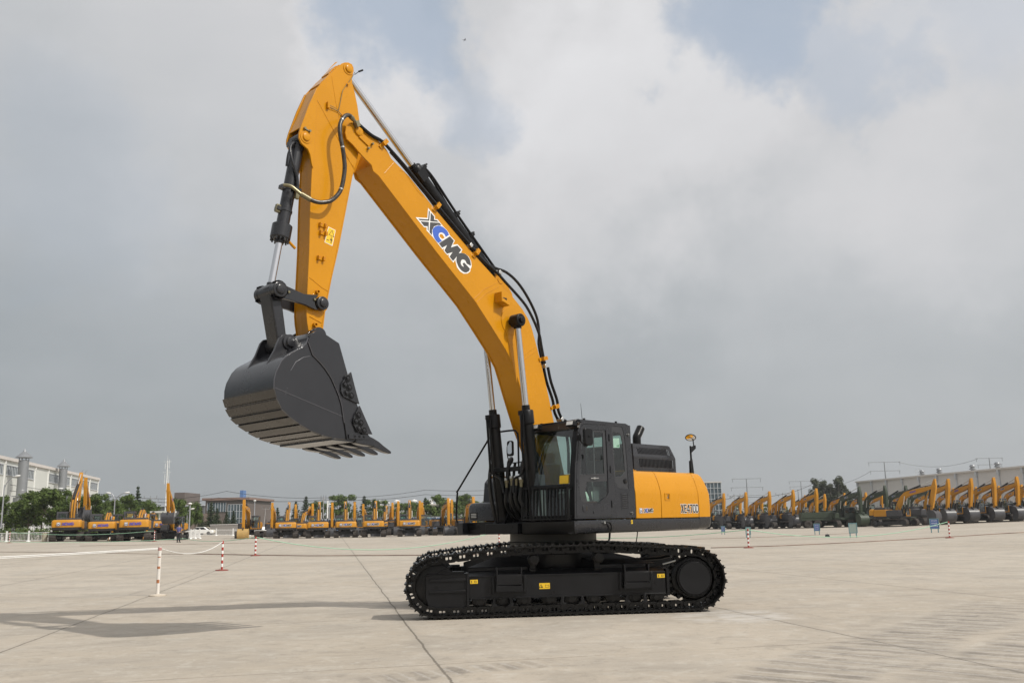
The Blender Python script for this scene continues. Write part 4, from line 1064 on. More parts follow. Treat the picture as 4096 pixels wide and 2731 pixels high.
# big looping hose from boom pipe to bucket cylinder
hp = [(5.83, 6.60), (5.77, 6.58), (5.67, 6.47), (5.55, 6.40), (5.46, 6.375), (5.37, 6.39), (5.28, 6.43), (5.20, 6.52), (5.135, 6.64), (5.105, 6.80), (5.095, 7.0), (5.11, 7.16), (5.14, 7.32), (5.165, 7.47), (5.17, 7.60), (5.155, 7.70), (5.11, 7.80), (5.04, 7.89), (4.96, 7.94), (4.88, 7.95), (4.80, 7.93), (4.70, 7.88)]
vv = [.14, .20, .26, .30, .33, .35, .37, .39, .40, .41, .42, .42, .42, .41, .40, .39, .38, .37, .35, .33, .31, .29]
pts = [Vector((p[0] - (v - .4) * .62, v, p[1] + (v - .4) * .12)) for p, v in zip(hp, vv)]
b = MB(); b.tube(pts[2:-1], .034, 12, 4); hose = b.build('hydraulic_hose', M_SLEEVE, EXC)
b = MB().use(M_BRS); b.tube(pts[0:4], .027, 10, 4); b.tube(pts[2:4], .040, 12); b.tube(pts[-3:], .030, 10, 3); b.tube([pts[-3], pts[-2]], .038, 12)
b.obox(pts[-1], (.03, 0, -.02), (0, .045, 0), (.02, 0, .045)); b.build('hose_fitting', None, hose, .003)
for i in (8, 12, 16):
    b = MB().use(M_ROD); b.tube([pts[i], pts[i] + (pts[i + 1] - pts[i]) * .12], .0355, 12); b.build('hose_band', None, hose)

# pipes along the boom, near and far side
top_run = [(4.76, 7.885), (4.48, 7.76), (4.24, 7.71), (4.02, 7.58), (3.72, 7.38), (3.40, 7.14), (3.11, 6.93), (2.6, 6.56), (2.20, 6.28), (1.85, 6.05)]
for k, (v, dz) in enumerate(((.275, .02), (.215, .055), (-.215, .055), (-.275, .02))):
    P = [Vector((u - (v - .27) * .0, v, w + dz)) for u, w in top_run]
    P += [Vector((1.45, v, 5.86 + dz)), Vector((1.10, v, 5.60 + dz))]
    b = MB().tube(P[(0 if abs(v) > .25 else 3):9], .028, 10, 4); b.build('boom_pipe', M_BLK, BOOM)
# flexible part over the bend and the lower pipes
for k, (v, h, off) in enumerate(((.27, .03, 0.0), (.19, .08, .02), (-.19, .10, .10), (-.27, .03, .05))):
    P = [(2.20, 6.30), (1.95, 6.12), (1.63, 5.97), (1.40, 5.82), (1.10, 5.63 + off), (.86, 5.45 + off), (.66, 5.20 + off), (.52, 4.95 + off * .5), (.48, 4.78), (.42, 4.52), (.37, 4.36)]
    if k in (1, 2): P = [(2.20, 6.30), (1.9, 6.12), (1.6, 6.05), (1.30, 6.02), (1.00, 5.88), (.72, 5.62), (.50, 5.30), (.44, 5.0), (.46, 4.78), (.40, 4.52), (.35, 4.36)]
    b = MB().tube([(u, v, w + h * .5) for u, w in P], .026, 10, 4); b.build('boom_hose', M_HOSE, BOOM)
    P = [(.37, 4.36), (.30, 4.10), (.18, 3.85), (.13, 3.72), (.12, 3.60), (.08, 3.50), (.0, 3.40), (-.10, 3.37), (-.2, 3.2), (-.26, 2.9), (-.25, 2.4)]
    b = MB().tube([(u - .015 - abs(k - 1.5) * .03, v, w + .02) for u, w in P], .028, 10, 4); b.build('boom_pipe', M_BLK, BOOM)
for (u, w, a) in ((4.20, 7.70, 40), (3.05, 6.88, 37), (2.13, 6.24, 36), (.42, 4.51, 73), (.13, 3.63, 70)):
    for s in (1, -1):
        ca, sa = cos(radians(a)), sin(radians(a)); d = Vector((ca, 0, sa)); n_ = Vector((-sa, 0, ca)); n_ = n_ if n_.z > 0 else -n_
        if a > 60: n_ = Vector((-sa, 0, ca))
        c = Vector((u, s * .275, w + .02)); b = MB().use(M_YEL)
        b.obox(c, d * .035, n_ * .055, (0, .055, 0)); b.obox(c - n_ * .07 - Vector((0, s * .015, 0)), d * .03, n_ * .05, (0, .012, 0))
        b.use(M_RED).cyl(c + d * .012 + n_ * .02 + Vector((0, s * .054, 0)), c + d * .012 + n_ * .02 + Vector((0, s * .058, 0)), .008, n=8); b.cyl(c - d * .01 - n_ * .02 + Vector((0, s * .054, 0)), c - d * .01 - n_ * .02 + Vector((0, s * .058, 0)), .008, n=8)
        b.use(M_BRS).cyl(c + n_ * .05, c + n_ * .085, .018, n=8); b.build('pipe_clamp', None, BOOM, .004)
b = MB().use(M_ROD)
for (u, w, a) in ((2.27, 6.36, 36), (1.55, 5.99, 20), (.385, 4.40, 72), (-.03, 3.42, 40)):
    for v in (.27, .2): b.obox((u, v, w), (.035 * cos(radians(a)), 0, .035 * sin(radians(a))), (0, .034, 0), (-.034 * sin(radians(a)), 0, .034 * cos(radians(a))))
b.build('pipe_coupling', None, BOOM, .006)

# hose nest between the boom cylinders
b = MB().box(1.02, 1.10, -.55, .30, 2.44, 2.52); b.build('hose_bracket', M_BLK, EXC, .006)
for i, v in enumerate((-.06, .075, .18, .30)):
    w = 2.30 - (.03 if i in (0, 3) else 0)
    b = MB().use(M_BRS).cyl((1.14, v, w), (1.14, v, w - .13), .030, n=10); b.cyl((1.14, v, w + .01), (1.14, v, w - .04), .038, n=8); b.use(M_ROD).cyl((1.14, v - .02, w + .05), (1.14, v - .02, w), .03, n=8)
    hb = b.build('hose_coupling', None, EXC, .004)
    b = MB().tube([(1.14, v, w - .12), (1.15, v - .02, w - .35), (1.05, v - .05 + .03 * i, 1.75), (.85, v, 1.55), (.5, v, 1.5)], .034, 10, 4); b.build('supply_hose', M_HOSE, hb)
    if i == 3 or i == 0: b = MB().tube([(1.12, v, w + .04), (1.10, v, 2.5), (1.02, v + .02, 2.74 - .1 * (i == 0)), (.90, v + (.10 if i else -.12), 2.78 - .1 * (i == 0)), (.80, v + (.16 if i else -.28), 2.55), (.72, v + (.18 if i else -.3), 2.0)], .034, 10, 4); b.build('return_hose', M_HOSE, hb)
b = MB()
for v, du in ((-.58, .0), (-.50, .05), (-.2, -.1), (.0, -.05), (.22, 0)):
    b.tube([(1.02 + du, v, 2.60), (1.06 + du, v - .01, 2.3), (1.04 + du, v + .02, 1.9), (.92 + du, v + .03, 1.5)], .026, 8, 3)
b.build('hose_bundle', M_HOSE, EXC)
b = MB(); b.box(.15, .80, -.30, .22, 1.54, 2.0); b.box(.35, .9, -.28, -.05, 2.0, 2.25); b.build('valve_block', M_BLK, EXC, .02)

# ---------------------------------------------------------------- linkage and bucket
PL1, PL2, PL3 = (6.07, 4.925), (5.335, 4.83), (5.90, 4.16)
for s in (1, -1):
    b = MB(); y0, y1 = sorted((s * .19, s * .245))
    b.uw(arc(PL1[0], PL1[1], .135, 60, 300, 10)[::1] + [(5.92, 4.80), (5.62, 4.765), (5.45, 4.72)] + arc(PL2[0], PL2[1], .125, 300, 420, 8) + [(5.45, 4.945), (5.65, 4.925), (5.90, 4.985)], y0, y1)
    for p, r in ((PL1, .118), (PL2, .105)): b.lathe([(r, .18), (r, .27), (r * .92, .278), (r * .62, .28), (r * .62, .305), (r * .5, .312), (0, .312)], (p[0], 0, p[1]), (0, s, 0), 28)
    b.use(M_BRS).box(5.90, 5.935, *sorted((s * .245, s * .27)), 4.89, 4.925); b.box(5.455, 5.49, *sorted((s * .245, s * .27)), 4.85, 4.885)
    b.build('rocker_link', M_GREY, EXC, .005)
b = MB()
b.uw([(6.19, 4.96), (6.14, 5.03), (6.02, 5.03), (5.96, 4.95), (5.965, 4.80), (5.84, 4.10), (5.90, 4.05), (5.98, 4.08), (6.02, 4.2), (6.14, 4.75)], -.15, .15)
b.cyl((6.07, -.19, 4.925), (6.07, .19, 4.925), .115, n=28); b.cyl((5.90, -.22, 4.16), (5.90, .22, 4.16), .105, n=28)
b.build('push_link', M_GREY, EXC, .02)

bk_side = [(5.65, 4.285), (5.34, 4.15), (5.18, 3.71), (4.99, 3.24), (4.80, 2.85), (4.83, 2.785), (5.18, 2.765), (5.40, 2.775), (5.60, 2.81), (5.78, 2.86), (5.96, 2.94), (6.13, 3.035), (6.25, 3.13), (6.33, 3.26), (6.375, 3.40), (6.375, 3.52), (6.35, 3.63), (6.27, 3.79), (6.20, 3.87), (6.12, 3.925), (5.97, 4.01), (5.88, 4.08), (5.845, 4.17), (5.80, 4.245), (5.735, 4.285)]
HB = .685
b = MB()
for s in (1, -1):
    b.uw(bk_side, *sorted((s * HB, s * (HB - .03))))
edge_in = [(5.86, 4.11), (5.78, 3.93), (5.66, 3.84), (5.56, 3.75), (5.46, 3.63), (5.39, 3.51), (5.32, 3.38), (5.27, 3.24), (5.225, 3.0), (5.20, 2.77)]
strip = [(5.65, 4.285), (5.34, 4.15), (5.18, 3.71), (4.99, 3.24), (4.80, 2.85), (4.83, 2.785), (5.18, 2.765)] + list(reversed(edge_in[:-1])) + [(5.845, 4.17), (5.80, 4.245), (5.735, 4.285)]
for s in (1, -1): b.uw(strip, *sorted((s * (HB + .022), s * (HB - .002))))
# wrapper: curved back and bottom
wrap = bk_side[5:]
wi = offset_poly(bk_side, .028)[5:]
b.uw(wrap + list(reversed(wi)), -(HB - .01), HB - .01)
BUCKET = b.build('bucket', M_BKT, EXC, .004)
b = MB()
seam(b, edge_in[:-1], HB + .012, .009); seam(b, [(6.37, 3.41), (5.25, 3.09)], HB + .001, .005); seam(b, [(6.13, 3.37 + .30), (6.05, 3.80), (5.93, 3.88), (5.82, 3.91)], HB + .001, .004)
seam(b, wrap[1:-2], HB - .012, .011)
b.build('weld_seam', mat('weld_metal', (.10, .10, .11), .25, metal=.3), BUCKET)
# wear strips across the bottom
wp = [(5.18, 2.765), (5.40, 2.775), (5.60, 2.81), (5.78, 2.86), (5.96, 2.94), (6.13, 3.035), (6.25, 3.13), (6.33, 3.26), (6.375, 3.40)]
for i in range(len(wp) - 1):
    p, q = Vector(wp[i]), Vector(wp[i + 1]); dd = (q - p).normalized(); nn = Vector((dd.y, -dd.x))
    if i == 0: p = p + dd * .0
    g_ = .012
    b = MB(); poly = [p + dd * g_, q - dd * g_, q - dd * g_ * .3 + nn * .020, p + dd * g_ * 2 + nn * .014]
    b.uw([tuple(x) for x in poly], -HB - .012, HB + .005); b.build('wear_strip', mat('wear_plate', (.045, .040, .034), .26, var=.25, vscale=2.5, rvar=.1) if i == 0 else MATS['wear_plate'], BUCKET, .002)
# mounting ears with pins
ears = [(6.26, 3.80), (6.14, 4.02), (6.07, 4.20), (6.02, 4.26), (5.95, 4.275), (5.86, 4.255), (5.74, 4.25), (5.63, 4.30), (5.55, 4.38), (5.47, 4.43), (5.38, 4.44), (5.30, 4.39), (5.26, 4.30), (5.30, 4.15), (5.62, 4.02), (5.88, 3.96), (6.08, 3.86)]
for s in (1, -1):
    b = MB(); y0, y1 = sorted((s * .23, s * .275)); b.uw(ears, y0, y1)
    b.lathe([(.115, .27), (.115, .30), (.075, .305), (.075, .335), (.06, .34), (0, .34)], (5.90, 0, 4.16), (0, s, 0), 28)
    b.lathe([(.12, .27), (.12, .295), (.0, .30)], (5.40, 0, 4.33), (0, s, 0), 28)
    # rib running out from the ear to the side plate
    b.loft([[(5.30, s * .27, 4.36), (5.34, s * (HB - .01), 4.15), (5.50, s * (HB - .01), 4.22), (5.55, s * .27, 4.39)], [(5.28, s * .27, 4.33), (5.32, s * (HB - .01), 4.12), (5.50, s * (HB - .01), 4.19), (5.55, s * .27, 4.35)]], closed=True)
    b.build('bucket_ear', M_BKT, BUCKET, .006)
b = MB(); b.uw([(6.2, 3.86), (6.06, 4.0), (5.88, 4.1), (5.66, 4.12), (5.66, 4.05), (5.9, 3.98), (6.15, 3.8)], -.235, .235)
b.uw([(5.70, 4.26), (5.4, 4.2), (5.42, 4.13), (5.72, 4.17)], -HB + .02, HB - .02); b.build('torque_tube', M_BKT, BUCKET, .006)
# lip, adapters and teeth
b = MB(); b.box(4.80, 5.16, HB - .01, HB + .045, 2.775, 2.84); b.use(M_BLK)
for u in (4.90, 4.98, 5.06): b.box(u - .02, u + .02, HB + .044, HB + .047, 2.795, 2.825)
b.cur = -1; b.uw([(5.20, 2.755), (4.84, 2.745), (4.76, 2.775), (4.80, 2.80), (5.20, 2.80)], -HB, HB); b.uw([(5.42, 2.742), (5.06, 2.73), (5.04, 2.756), (5.42, 2.768)], -HB, HB)
b.build('cutting_lip', M_BKT, BUCKET, .004)
for i in range(5):
    v = .64 - .32 * i
    b = MB()
    def sec(u, w, hv, hw): return [(u, v - hv, w - hw), (u, v + hv, w - hw), (u, v + hv, w + hw), (u, v - hv, w + hw)]
    b.loft([sec(5.02, 2.765, .06, .045), sec(4.92, 2.765, .078, .066), sec(4.80, 2.76, .082, .072), sec(4.70, 2.74, .072, .060), sec(4.65, 2.73, .060, .050)], closed=True)
    ad = b.build('tooth_adapter', M_BKT, BUCKET, .012)
    b = MB()
    b.loft([sec(4.70, 2.735, .070, .064), sec(4.60, 2.70, .064, .056), sec(4.50, 2.655, .054, .042), sec(4.41, 2.622, .050, .028), sec(4.355, 2.605, .044, .016)], closed=True)
    b.build('bucket_tooth', M_BKT, ad, .008)
# bolt-on side cutters
def cutter(pts, bolts):
    for s in (1, -1):
        b = MB().use(M_BKT); b.uw(pts, *sorted((s * (HB + .02), s * (HB + .05))))
        c = Vector((sum(p[0] for p in bolts) / len(bolts), sum(p[1] for p in bolts) / len(bolts)))
        base = [(p[0], p[1]) for p in offset_poly(pts, .035)]
        for q in bolts: b.use(M_BLK).cyl((q[0], s * (HB + .048), q[1]), (q[0], s * (HB + .056), q[1]), .052, n=20)
        for q in bolts: b.use(M_GREY).cyl((q[0], s * (HB + .05), q[1]), (q[0], s * (HB + .072), q[1]), .026, n=8); b.use(M_BKT).cyl((q[0], s * (HB + .07), q[1]), (q[0], s * (HB + .078), q[1]), .016, n=8)
        b.build('side_cutter', None, BUCKET, .003)


cutter([(5.14, 3.745), (5.07, 3.53), (4.985, 3.285), (5.08, 3.31), (5.27, 3.375), (5.315, 3.45), (5.31, 3.56), (5.21, 3.69)], [(5.205, 3.64), (5.25, 3.545), (5.175, 3.51), (5.22, 3.43), (5.14, 3.395)])
cutter([(4.98, 3.265), (4.87, 3.07), (4.745, 2.855), (4.92, 2.855), (5.04, 2.91), (5.085, 2.98), (5.085, 3.09), (5.03, 3.18)], [(5.01, 3.12), (5.05, 3.03), (4.965, 3.01), (4.995, 2.925), (4.905, 2.90)])

# ================================================================== GROUND
def lerp_tab(tab, x):
    if x <= tab[0][0]: return tab[0][1]
    for (xa, ya), (xb, yb) in zip(tab, tab[1:]):
        if x <= xb: return ya + (yb - ya) * (x - xa) / (xb - xa)
    return tab[-1][1]


SLOPE = [(-.62, .0055), (-.48, .0054), (-.22, .0006), (0, 0), (.16, -.0012), (.26, -.0019), (.38, -.0006), (.53, .0020), (.7, .002)]


def gz(x, y):
    """the yard is level near the machine and tips very slightly towards its far edges"""
    if y < 1: return 0.0
    r = sqrt(x * x + y * y)
    k = min(1.0, max(0.0, (r - 30) / 45.0)); k = k * k * (3 - 2 * k)
    return lerp_tab(SLOPE, x / y) * min(y, 420) * k


def at(px, Y, dz=0.0):
    """ground point straight below image column px (full-size picture) at distance Y"""
    # column measured on the horizon
    py = 2088 - .0218 * (px - 2048)
    d = ray(px, py); X = d.x / d.y * Y
    return Vector((X, Y, gz(X, Y) + dz))


def hgt(px, py, Y):
    """height above sea of the point seen at (px,py) at distance Y"""
    d = ray(px, py); return CH + d.z / d.y * Y


verts = []; faces = []
angs = [radians(a) for a in list(range(-180, -42, 6)) + [(-42 + i * 1.5) for i in range(57)] + list(range(48, 180, 6))]
rad = [0.5, 6, 12, 20, 28, 34, 40, 48, 56, 66, 78, 92, 108, 126, 150, 180, 220, 280, 360, 480, 700, 1100, 2000, 4200]
for r in rad:
    for a in angs:
        x, y = r * sin(a), r * cos(a); verts.append((x, y, gz(x, y)))
k = len(angs)
for i in range(len(rad) - 1):
    for j in range(k): faces.append((i * k + j, i * k + (j + 1) % k, (i + 1) * k + (j + 1) % k, (i + 1) * k + j))
faces.append(tuple(range(k)))
me = bpy.data.meshes.new('ground'); me.from_pydata(verts, [], faces)
bm = bmesh.new(); bm.from_mesh(me); bmesh.ops.recalc_face_normals(bm, faces=bm.faces); bm.to_mesh(me); bm.free()
me.polygons.foreach_set('use_smooth', [True] * len(me.polygons))
if me.polygons[10].normal.z < 0: me.flip_normals()
ground = bpy.data.objects.new('ground', me); COL.objects.link(ground); tag(ground, kind='structure')

M = bpy.data.materials.new('concrete'); M.use_nodes = True; t = M.node_tree; B = t.nodes['Principled BSDF']; me.materials.append(M)
NN = t.nodes.new; LL = t.links.new


def gm(op, a, b=None, c=None, clamp=False):
    n = NN('ShaderNodeMath'); n.operation = op; n.use_clamp = clamp
    for i, v in enumerate((a, b, c)):
        if v is None: continue
        if isinstance(v, (int, float)): n.inputs[i].default_value = v
        else: LL(v, n.inputs[i])
    return n.outputs[0]


def gnoise(vec, scale, detail=4, rough=.55, dist=0.0):
    n = NN('ShaderNodeTexNoise'); n.inputs['Scale'].default_value = scale; n.inputs['Detail'].default_value = detail; n.inputs['Roughness'].default_value = rough
    n.inputs['Distortion'].default_value = dist; LL(vec, n.inputs['Vector']); return n.outputs['Fac']


def gmap(v, a, b, c=0.0, d=1.0, smooth=True):
    n = NN('ShaderNodeMapRange'); n.interpolation_type = 'SMOOTHSTEP' if smooth else 'LINEAR'
    for k_, q in (('From Min', a), ('From Max', b), ('To Min', c), ('To Max', d)): n.inputs[k_].default_value = q
    LL(v, n.inputs['Value']); return n.outputs['Result']


def gmix(f, a, b):
    n = NN('ShaderNodeMix'); n.data_type = 'RGBA'
    if isinstance(f, (int, float)): n.inputs['Factor'].default_value = f
    else: LL(f, n.inputs['Factor'])
    for nm, v in (('A', a), ('B', b)):
        if isinstance(v, tuple): n.inputs[nm].default_value = (*v, 1)
        else: LL(v, n.inputs[nm])
    return n.outputs['Result']


tcg = NN('ShaderNodeTexCoord'); P3 = tcg.outputs['Object']
sp = NN('ShaderNodeSeparateXYZ'); LL(P3, sp.inputs[0]); X_, Y_ = sp.outputs['X'], sp.outputs['Y']


def mapping(scale=(1, 1, 1), rot=0.0, loc=(0, 0, 0)):
    m = NN('ShaderNodeMapping'); m.inputs['Scale'].default_value = scale; m.inputs['Rotation'].default_value = (0, 0, rot); m.inputs['Location'].default_value = loc
    LL(P3, m.inputs['Vector']); return m.outputs[0]


# rub marks run along a mixture of driving directions, big soft stains under them
big = gnoise(P3, .09, 5, .6, .4)
mid = gnoise(P3, .55, 6, .62, .3)
streak = gnoise(mapping((.55, 3.2, 1), radians(12)), 1.0, 6, .65, .5)
streak2 = gnoise(mapping((.8, 5.5, 1), radians(-8)), 1.1, 5, .7, .8)
fine = gnoise(P3, 22, 5, .7)
blot = gnoise(P3, 2.1, 9, .74, .5)
blot2 = gnoise(mapping((1, 1, 1), 0, (31, 7, 0)), 5.5, 7, .72, .3)
grit = gnoise(P3, 120, 2, .6)
col = gmix(gmap(big, .35, .65), (.400, .345, .275), (.465, .410, .338))
col = gmix(gmap(mid, .38, .68, 0, .55), col, (.33, .30, .26))
col = gmix(gmap(streak, .52, .72, 0, .55), col, (.45, .415, .36))
col = gmix(gmap(streak2, .58, .75, 0, .5), col, (.50, .475, .43))
col = gmix(gmap(streak2, .40, .27, 0, .45), col, (.30, .28, .255))
col = gmix(gmap(streak, .40, .28, 0, .40), col, (.31, .29, .265))
col = gmix(gmap(blot, .53, .62, 0, .42), col, (.52, .485, .42))
col = gmix(gmap(blot, .46, .38, 0, .42), col, (.27, .24, .20))
col = gmix(gmap(blot2, .57, .66, 0, .40), col, (.56, .53, .47))
col = gmix(gmap(blot2, .43, .35, 0, .38), col, (.245, .22, .185))
wear = gnoise(mapping((1, 1.6, 1), .5), .28, 8, .72, 1.2)
col = gmix(gmap(wear, .50, .66, 0, .45), col, (.275, .245, .205))
col = gmix(gmap(wear, .44, .30, 0, .40), col, (.47, .43, .365))
scuff = gnoise(mapping((1.2, 8, 1), radians(28)), 2.2, 5, .75, .6)
col = gmix(gmap(scuff, .62, .74, 0, .55), col, (.24, .22, .19))
scuff2 = gnoise(mapping((1.5, 9, 1), radians(-22)), 1.7, 5, .75, .4)
col = gmix(gmap(scuff2, .63, .74, 0, .6), col, (.56, .53, .48))
col = gmix(gmap(fine, .35, .7, 0, .25), col, (.33, .30, .255))
col = gmix(gmap(grit, .62, .72, 0, .35), col, (.25, .23, .20))
spk = gnoise(P3, 23, 1, .4); col = gmix(gmap(spk, .735, .76, 0, .5), col, (.20, .175, .15))


# slab joints: two families of cracked lines (metres)
def jline(ax, ay, c0, period, width, wob=.05):
    """lines where ax*x+ay*y = c0 (mod period)"""
    w = gmap(gnoise(P3, .8, 4, .6), 0, 1, -wob, wob, False)
    w2 = gmap(gnoise(P3, 14, 2, .6), 0, 1, -.018, .018, False)
    s = gm('ADD', gm('ADD', gm('MULTIPLY', X_, ax), gm('MULTIPLY', Y_, ay)), gm('ADD', w, w2))
    s = gm('DIVIDE', gm('SUBTRACT', s, c0), period)
    f = gm('ABSOLUTE', gm('SUBTRACT', gm('FRACT', gm('ADD', s, .5)), .5))
    d = gm('MULTIPLY', f, period)
    return d


# family A runs at -79 degrees; normal = (cos 11, sin 11)
ca, sa = cos(radians(11)), sin(radians(11))
dA = jline(ca, sa, -2.17 * ca + 17.29 * sa, 5.45, .02)
# family B runs at 14 degrees
cb, sb = -sin(radians(13)), cos(radians(13))
dB = jline(cb, sb, 3.0 * cb + 11.75 * sb, 5.45, .02)
gapA = gnoise(P3, .35, 3, .5)
lineA = gmap(dA, .007, .022, 1, 0); haloA = gmap(dA, .0, .14, 1, 0)
lineB = gm('MULTIPLY', gmap(dB, .008, .020, 1, 0), gmap(gapA, .42, .55, .15, .75))
jm = gm('MAXIMUM', gm('MULTIPLY', lineA, gmap(gapA, .30, .45, .55, 1)), lineB)
col = gmix(gm('MULTIPLY', haloA, .20), col, (.27, .25, .22))
col = gmix(gm('MULTIPLY', jm, .72), col, (.11, .095, .075))
# dusty crawler tracks pressed across the slab on the right: a band with cross bars
for (x0, y0, an, hw_, bar) in ((2.55, 9.24, 51, .62, 2.3), (4.6, 9.8, 47, .5, 2.3), (-.9, 10.15, 24, .30, 3.6)):
    dx, dy = cos(radians(an)), sin(radians(an))
    al = gm('ADD', gm('MULTIPLY', gm('SUBTRACT', X_, x0), dx), gm('MULTIPLY', gm('SUBTRACT', Y_, y0), dy))
    ac = gm('ABSOLUTE', gm('ADD', gm('ADD', gm('MULTIPLY', gm('SUBTRACT', X_, x0), -dy), gm('MULTIPLY', gm('SUBTRACT', Y_, y0), dx)), gm('MULTIPLY', gm('SUBTRACT', mid, .5), 1.0)))
    band = gm('MULTIPLY', gmap(ac, hw_ * .75, hw_ * 1.2, 1, 0), gmap(al, 7.5 if bar < 3 else .9, 11 if bar < 3 else 1.8, 1, 0))
    band = gm('MULTIPLY', band, gmap(al, -1.5 if bar < 3 else -1.2, -.2, 0, 1))
    bars = gmap(gm('SINE', gm('MULTIPLY', gm('ADD', gm('ADD', al, gm('MULTIPLY', fine, .12)), gm('MULTIPLY', mid, .9)), 2 * pi * bar * .9)), -.2, .5)
    m_ = gm('MULTIPLY', gm('MULTIPLY', band, gm('ADD', gm('MULTIPLY', bars, .5), .35)), gmap(blot, .38, .62, 1, .40))
    col = gmix(gm('MULTIPLY', m_, .95), col, (.19, .17, .145))
    bars2 = gmap(gm('SINE', gm('ADD', gm('MULTIPLY', gm('ADD', al, gm('MULTIPLY', fine, .18)), 2 * pi * bar * 1.6), 2.4)), .6, .95)
    col = gmix(gm('MULTIPLY', gm('MULTIPLY', band, bars2), .35), col, (.50, .47, .43))
# pale scraped patch beside the tracks
sx = gm('SUBTRACT', X_, 3.4); sy = gm('SUBTRACT', Y_, 15.3)
rr_ = gm('ADD', gm('POWER', gm('DIVIDE', sx, 1.1), 2), gm('POWER', gm('DIVIDE', sy, 1.2), 2))
scr = gm('MULTIPLY', gmap(rr_, .3, 1.0, .8, 0), gmap(gnoise(mapping((1.2, 9, 1), radians(8)), 1.3, 4, .6, .3), .47, .56))
col = gmix(gm('MULTIPLY', scr, .7), col, (.62, .60, .57))
# beyond the yard the ground turns to dull grass and earth
dist = gm('SQRT', gm('ADD', gm('POWER', X_, 2), gm('POWER', Y_, 2)))
far = gmap(dist, 235, 260)
grass = gmix(gmap(gnoise(P3, .03, 4, .6), .4, .6), (.075, .085, .04), (.14, .13, .08))
col = gmix(far, col, grass)
LL(col, B.inputs['Base Color'])
LL(gmap(mid, .3, .7, .78, .92, False), B.inputs['Roughness']); B.inputs['Specular IOR Level'].default_value = .25
hh = gm('ADD', gm('MULTIPLY', fine, .25), gm('MULTIPLY', jm, -1.5))
hh = gm('ADD', hh, gm('MULTIPLY', grit, .1))
bp = NN('ShaderNodeBump'); bp.inputs['Strength'].default_value = .35; bp.inputs['Distance'].default_value = .012; LL(hh, bp.inputs['Height']); LL(bp.outputs[0], B.inputs['Normal'])

# long rust-red edging strips let into the concrete far out
M_STRIP = mat('rusty_strip', (.17, .075, .05), .8, var=.5, vscale=.6, col2=(.30, .20, .15))


def strip(name, pts, w=.10, h=.015):
    P = [Vector((x, y, gz(x, y))) for x, y in pts]
    q = []
    for a_, b_ in zip(P, P[1:]):
        n = max(2, int((b_ - a_).length / 3))
        for i in range(n):
            x, y = a_.x + (b_.x - a_.x) * i / n, a_.y + (b_.y - a_.y) * i / n; q.append((x, y))
    q.append((P[-1].x, P[-1].y))
    b = MB(); secs = []
    for i, (x, y) in enumerate(q):
        x2, y2 = q[min(i + 1, len(q) - 1)]; x1, y1 = q[max(0, i - 1)]; d = Vector((x2 - x1, y2 - y1)).normalized(); n = Vector((-d.y, d.x)) * w / 2 * (1 + .35 * sin(i * 1.7))
        z = gz(x, y) + .004
        secs.append([(x + n.x, y + n.y, z), (x + n.x, y + n.y, z + h), (x - n.x, y - n.y, z + h), (x - n.x, y - n.y, z)])
    b.loft(secs, closed=True)
    o = b.build(name, M_STRIP); tag(o, kind='structure'); return o


strip('kerb_strip', [(-34.8, 63.0), (-21.6, 56.2), (-19.6, 55.6)], .13)
strip('kerb_strip', [(-19.3, 55.9), (-11.1, 50.4), (-4.6, 47.5), (1.5, 45.6)], .20, .03)
strip('kerb_strip', [(10.4, 50.6), (14.5, 51.9), (20.9, 55.6), (26.9, 59.4), (36, 65)], .16, .03)
strip('kerb_strip', [(-36, 78), (-29, 84), (-23, 92)], .22, .02)
strip('kerb_strip', [(14, 76), (22, 80), (30, 84)], .14, .02)

# ================================================================== TREES
def leaf_mat(name, a, b):
    m = bpy.data.materials.new(name); m.use_nodes = True; t = m.node_tree; p = t.nodes['Principled BSDF']
    g = t.nodes.new('ShaderNodeNewGeometry'); mx = t.nodes.new('ShaderNodeMix'); mx.data_type = 'RGBA'
    mx.inputs['A'].default_value = (*a, 1); mx.inputs['B'].default_value = (*b, 1)
    t.links.new(g.outputs['Random Per Island'], mx.inputs['Factor']); t.links.new(mx.outputs['Result'], p.inputs['Base Color'])
    p.inputs['Roughness'].default_value = .65; p.inputs['Specular IOR Level'].default_value = .2
    tl = t.nodes.new('ShaderNodeBsdfTranslucent'); t.links.new(mx.outputs['Result'], tl.inputs['Color'])
    ms = t.nodes.new('ShaderNodeMixShader'); ms.inputs[0].default_value = .25
    t.links.new(p.outputs[0], ms.inputs[1]); t.links.new(tl.outputs[0], ms.inputs[2]); t.links.new(ms.outputs[0], t.nodes['Material Output'].inputs['Surface'])
    return m


M_LEAF = leaf_mat('leaves_green', (.05, .085, .02), (.14, .19, .05))
M_LEAF2 = leaf_mat('leaves_conifer', (.022, .04, .018), (.06, .085, .035))
M_LEAF3 = leaf_mat('leaves_pale', (.05, .065, .035), (.11, .12, .07))
M_BARK = mat('bark', (.10, .075, .055), .9, var=.3)
M_BARKW = mat('bark_pale', (.22, .19, .16), .9, var=.3)


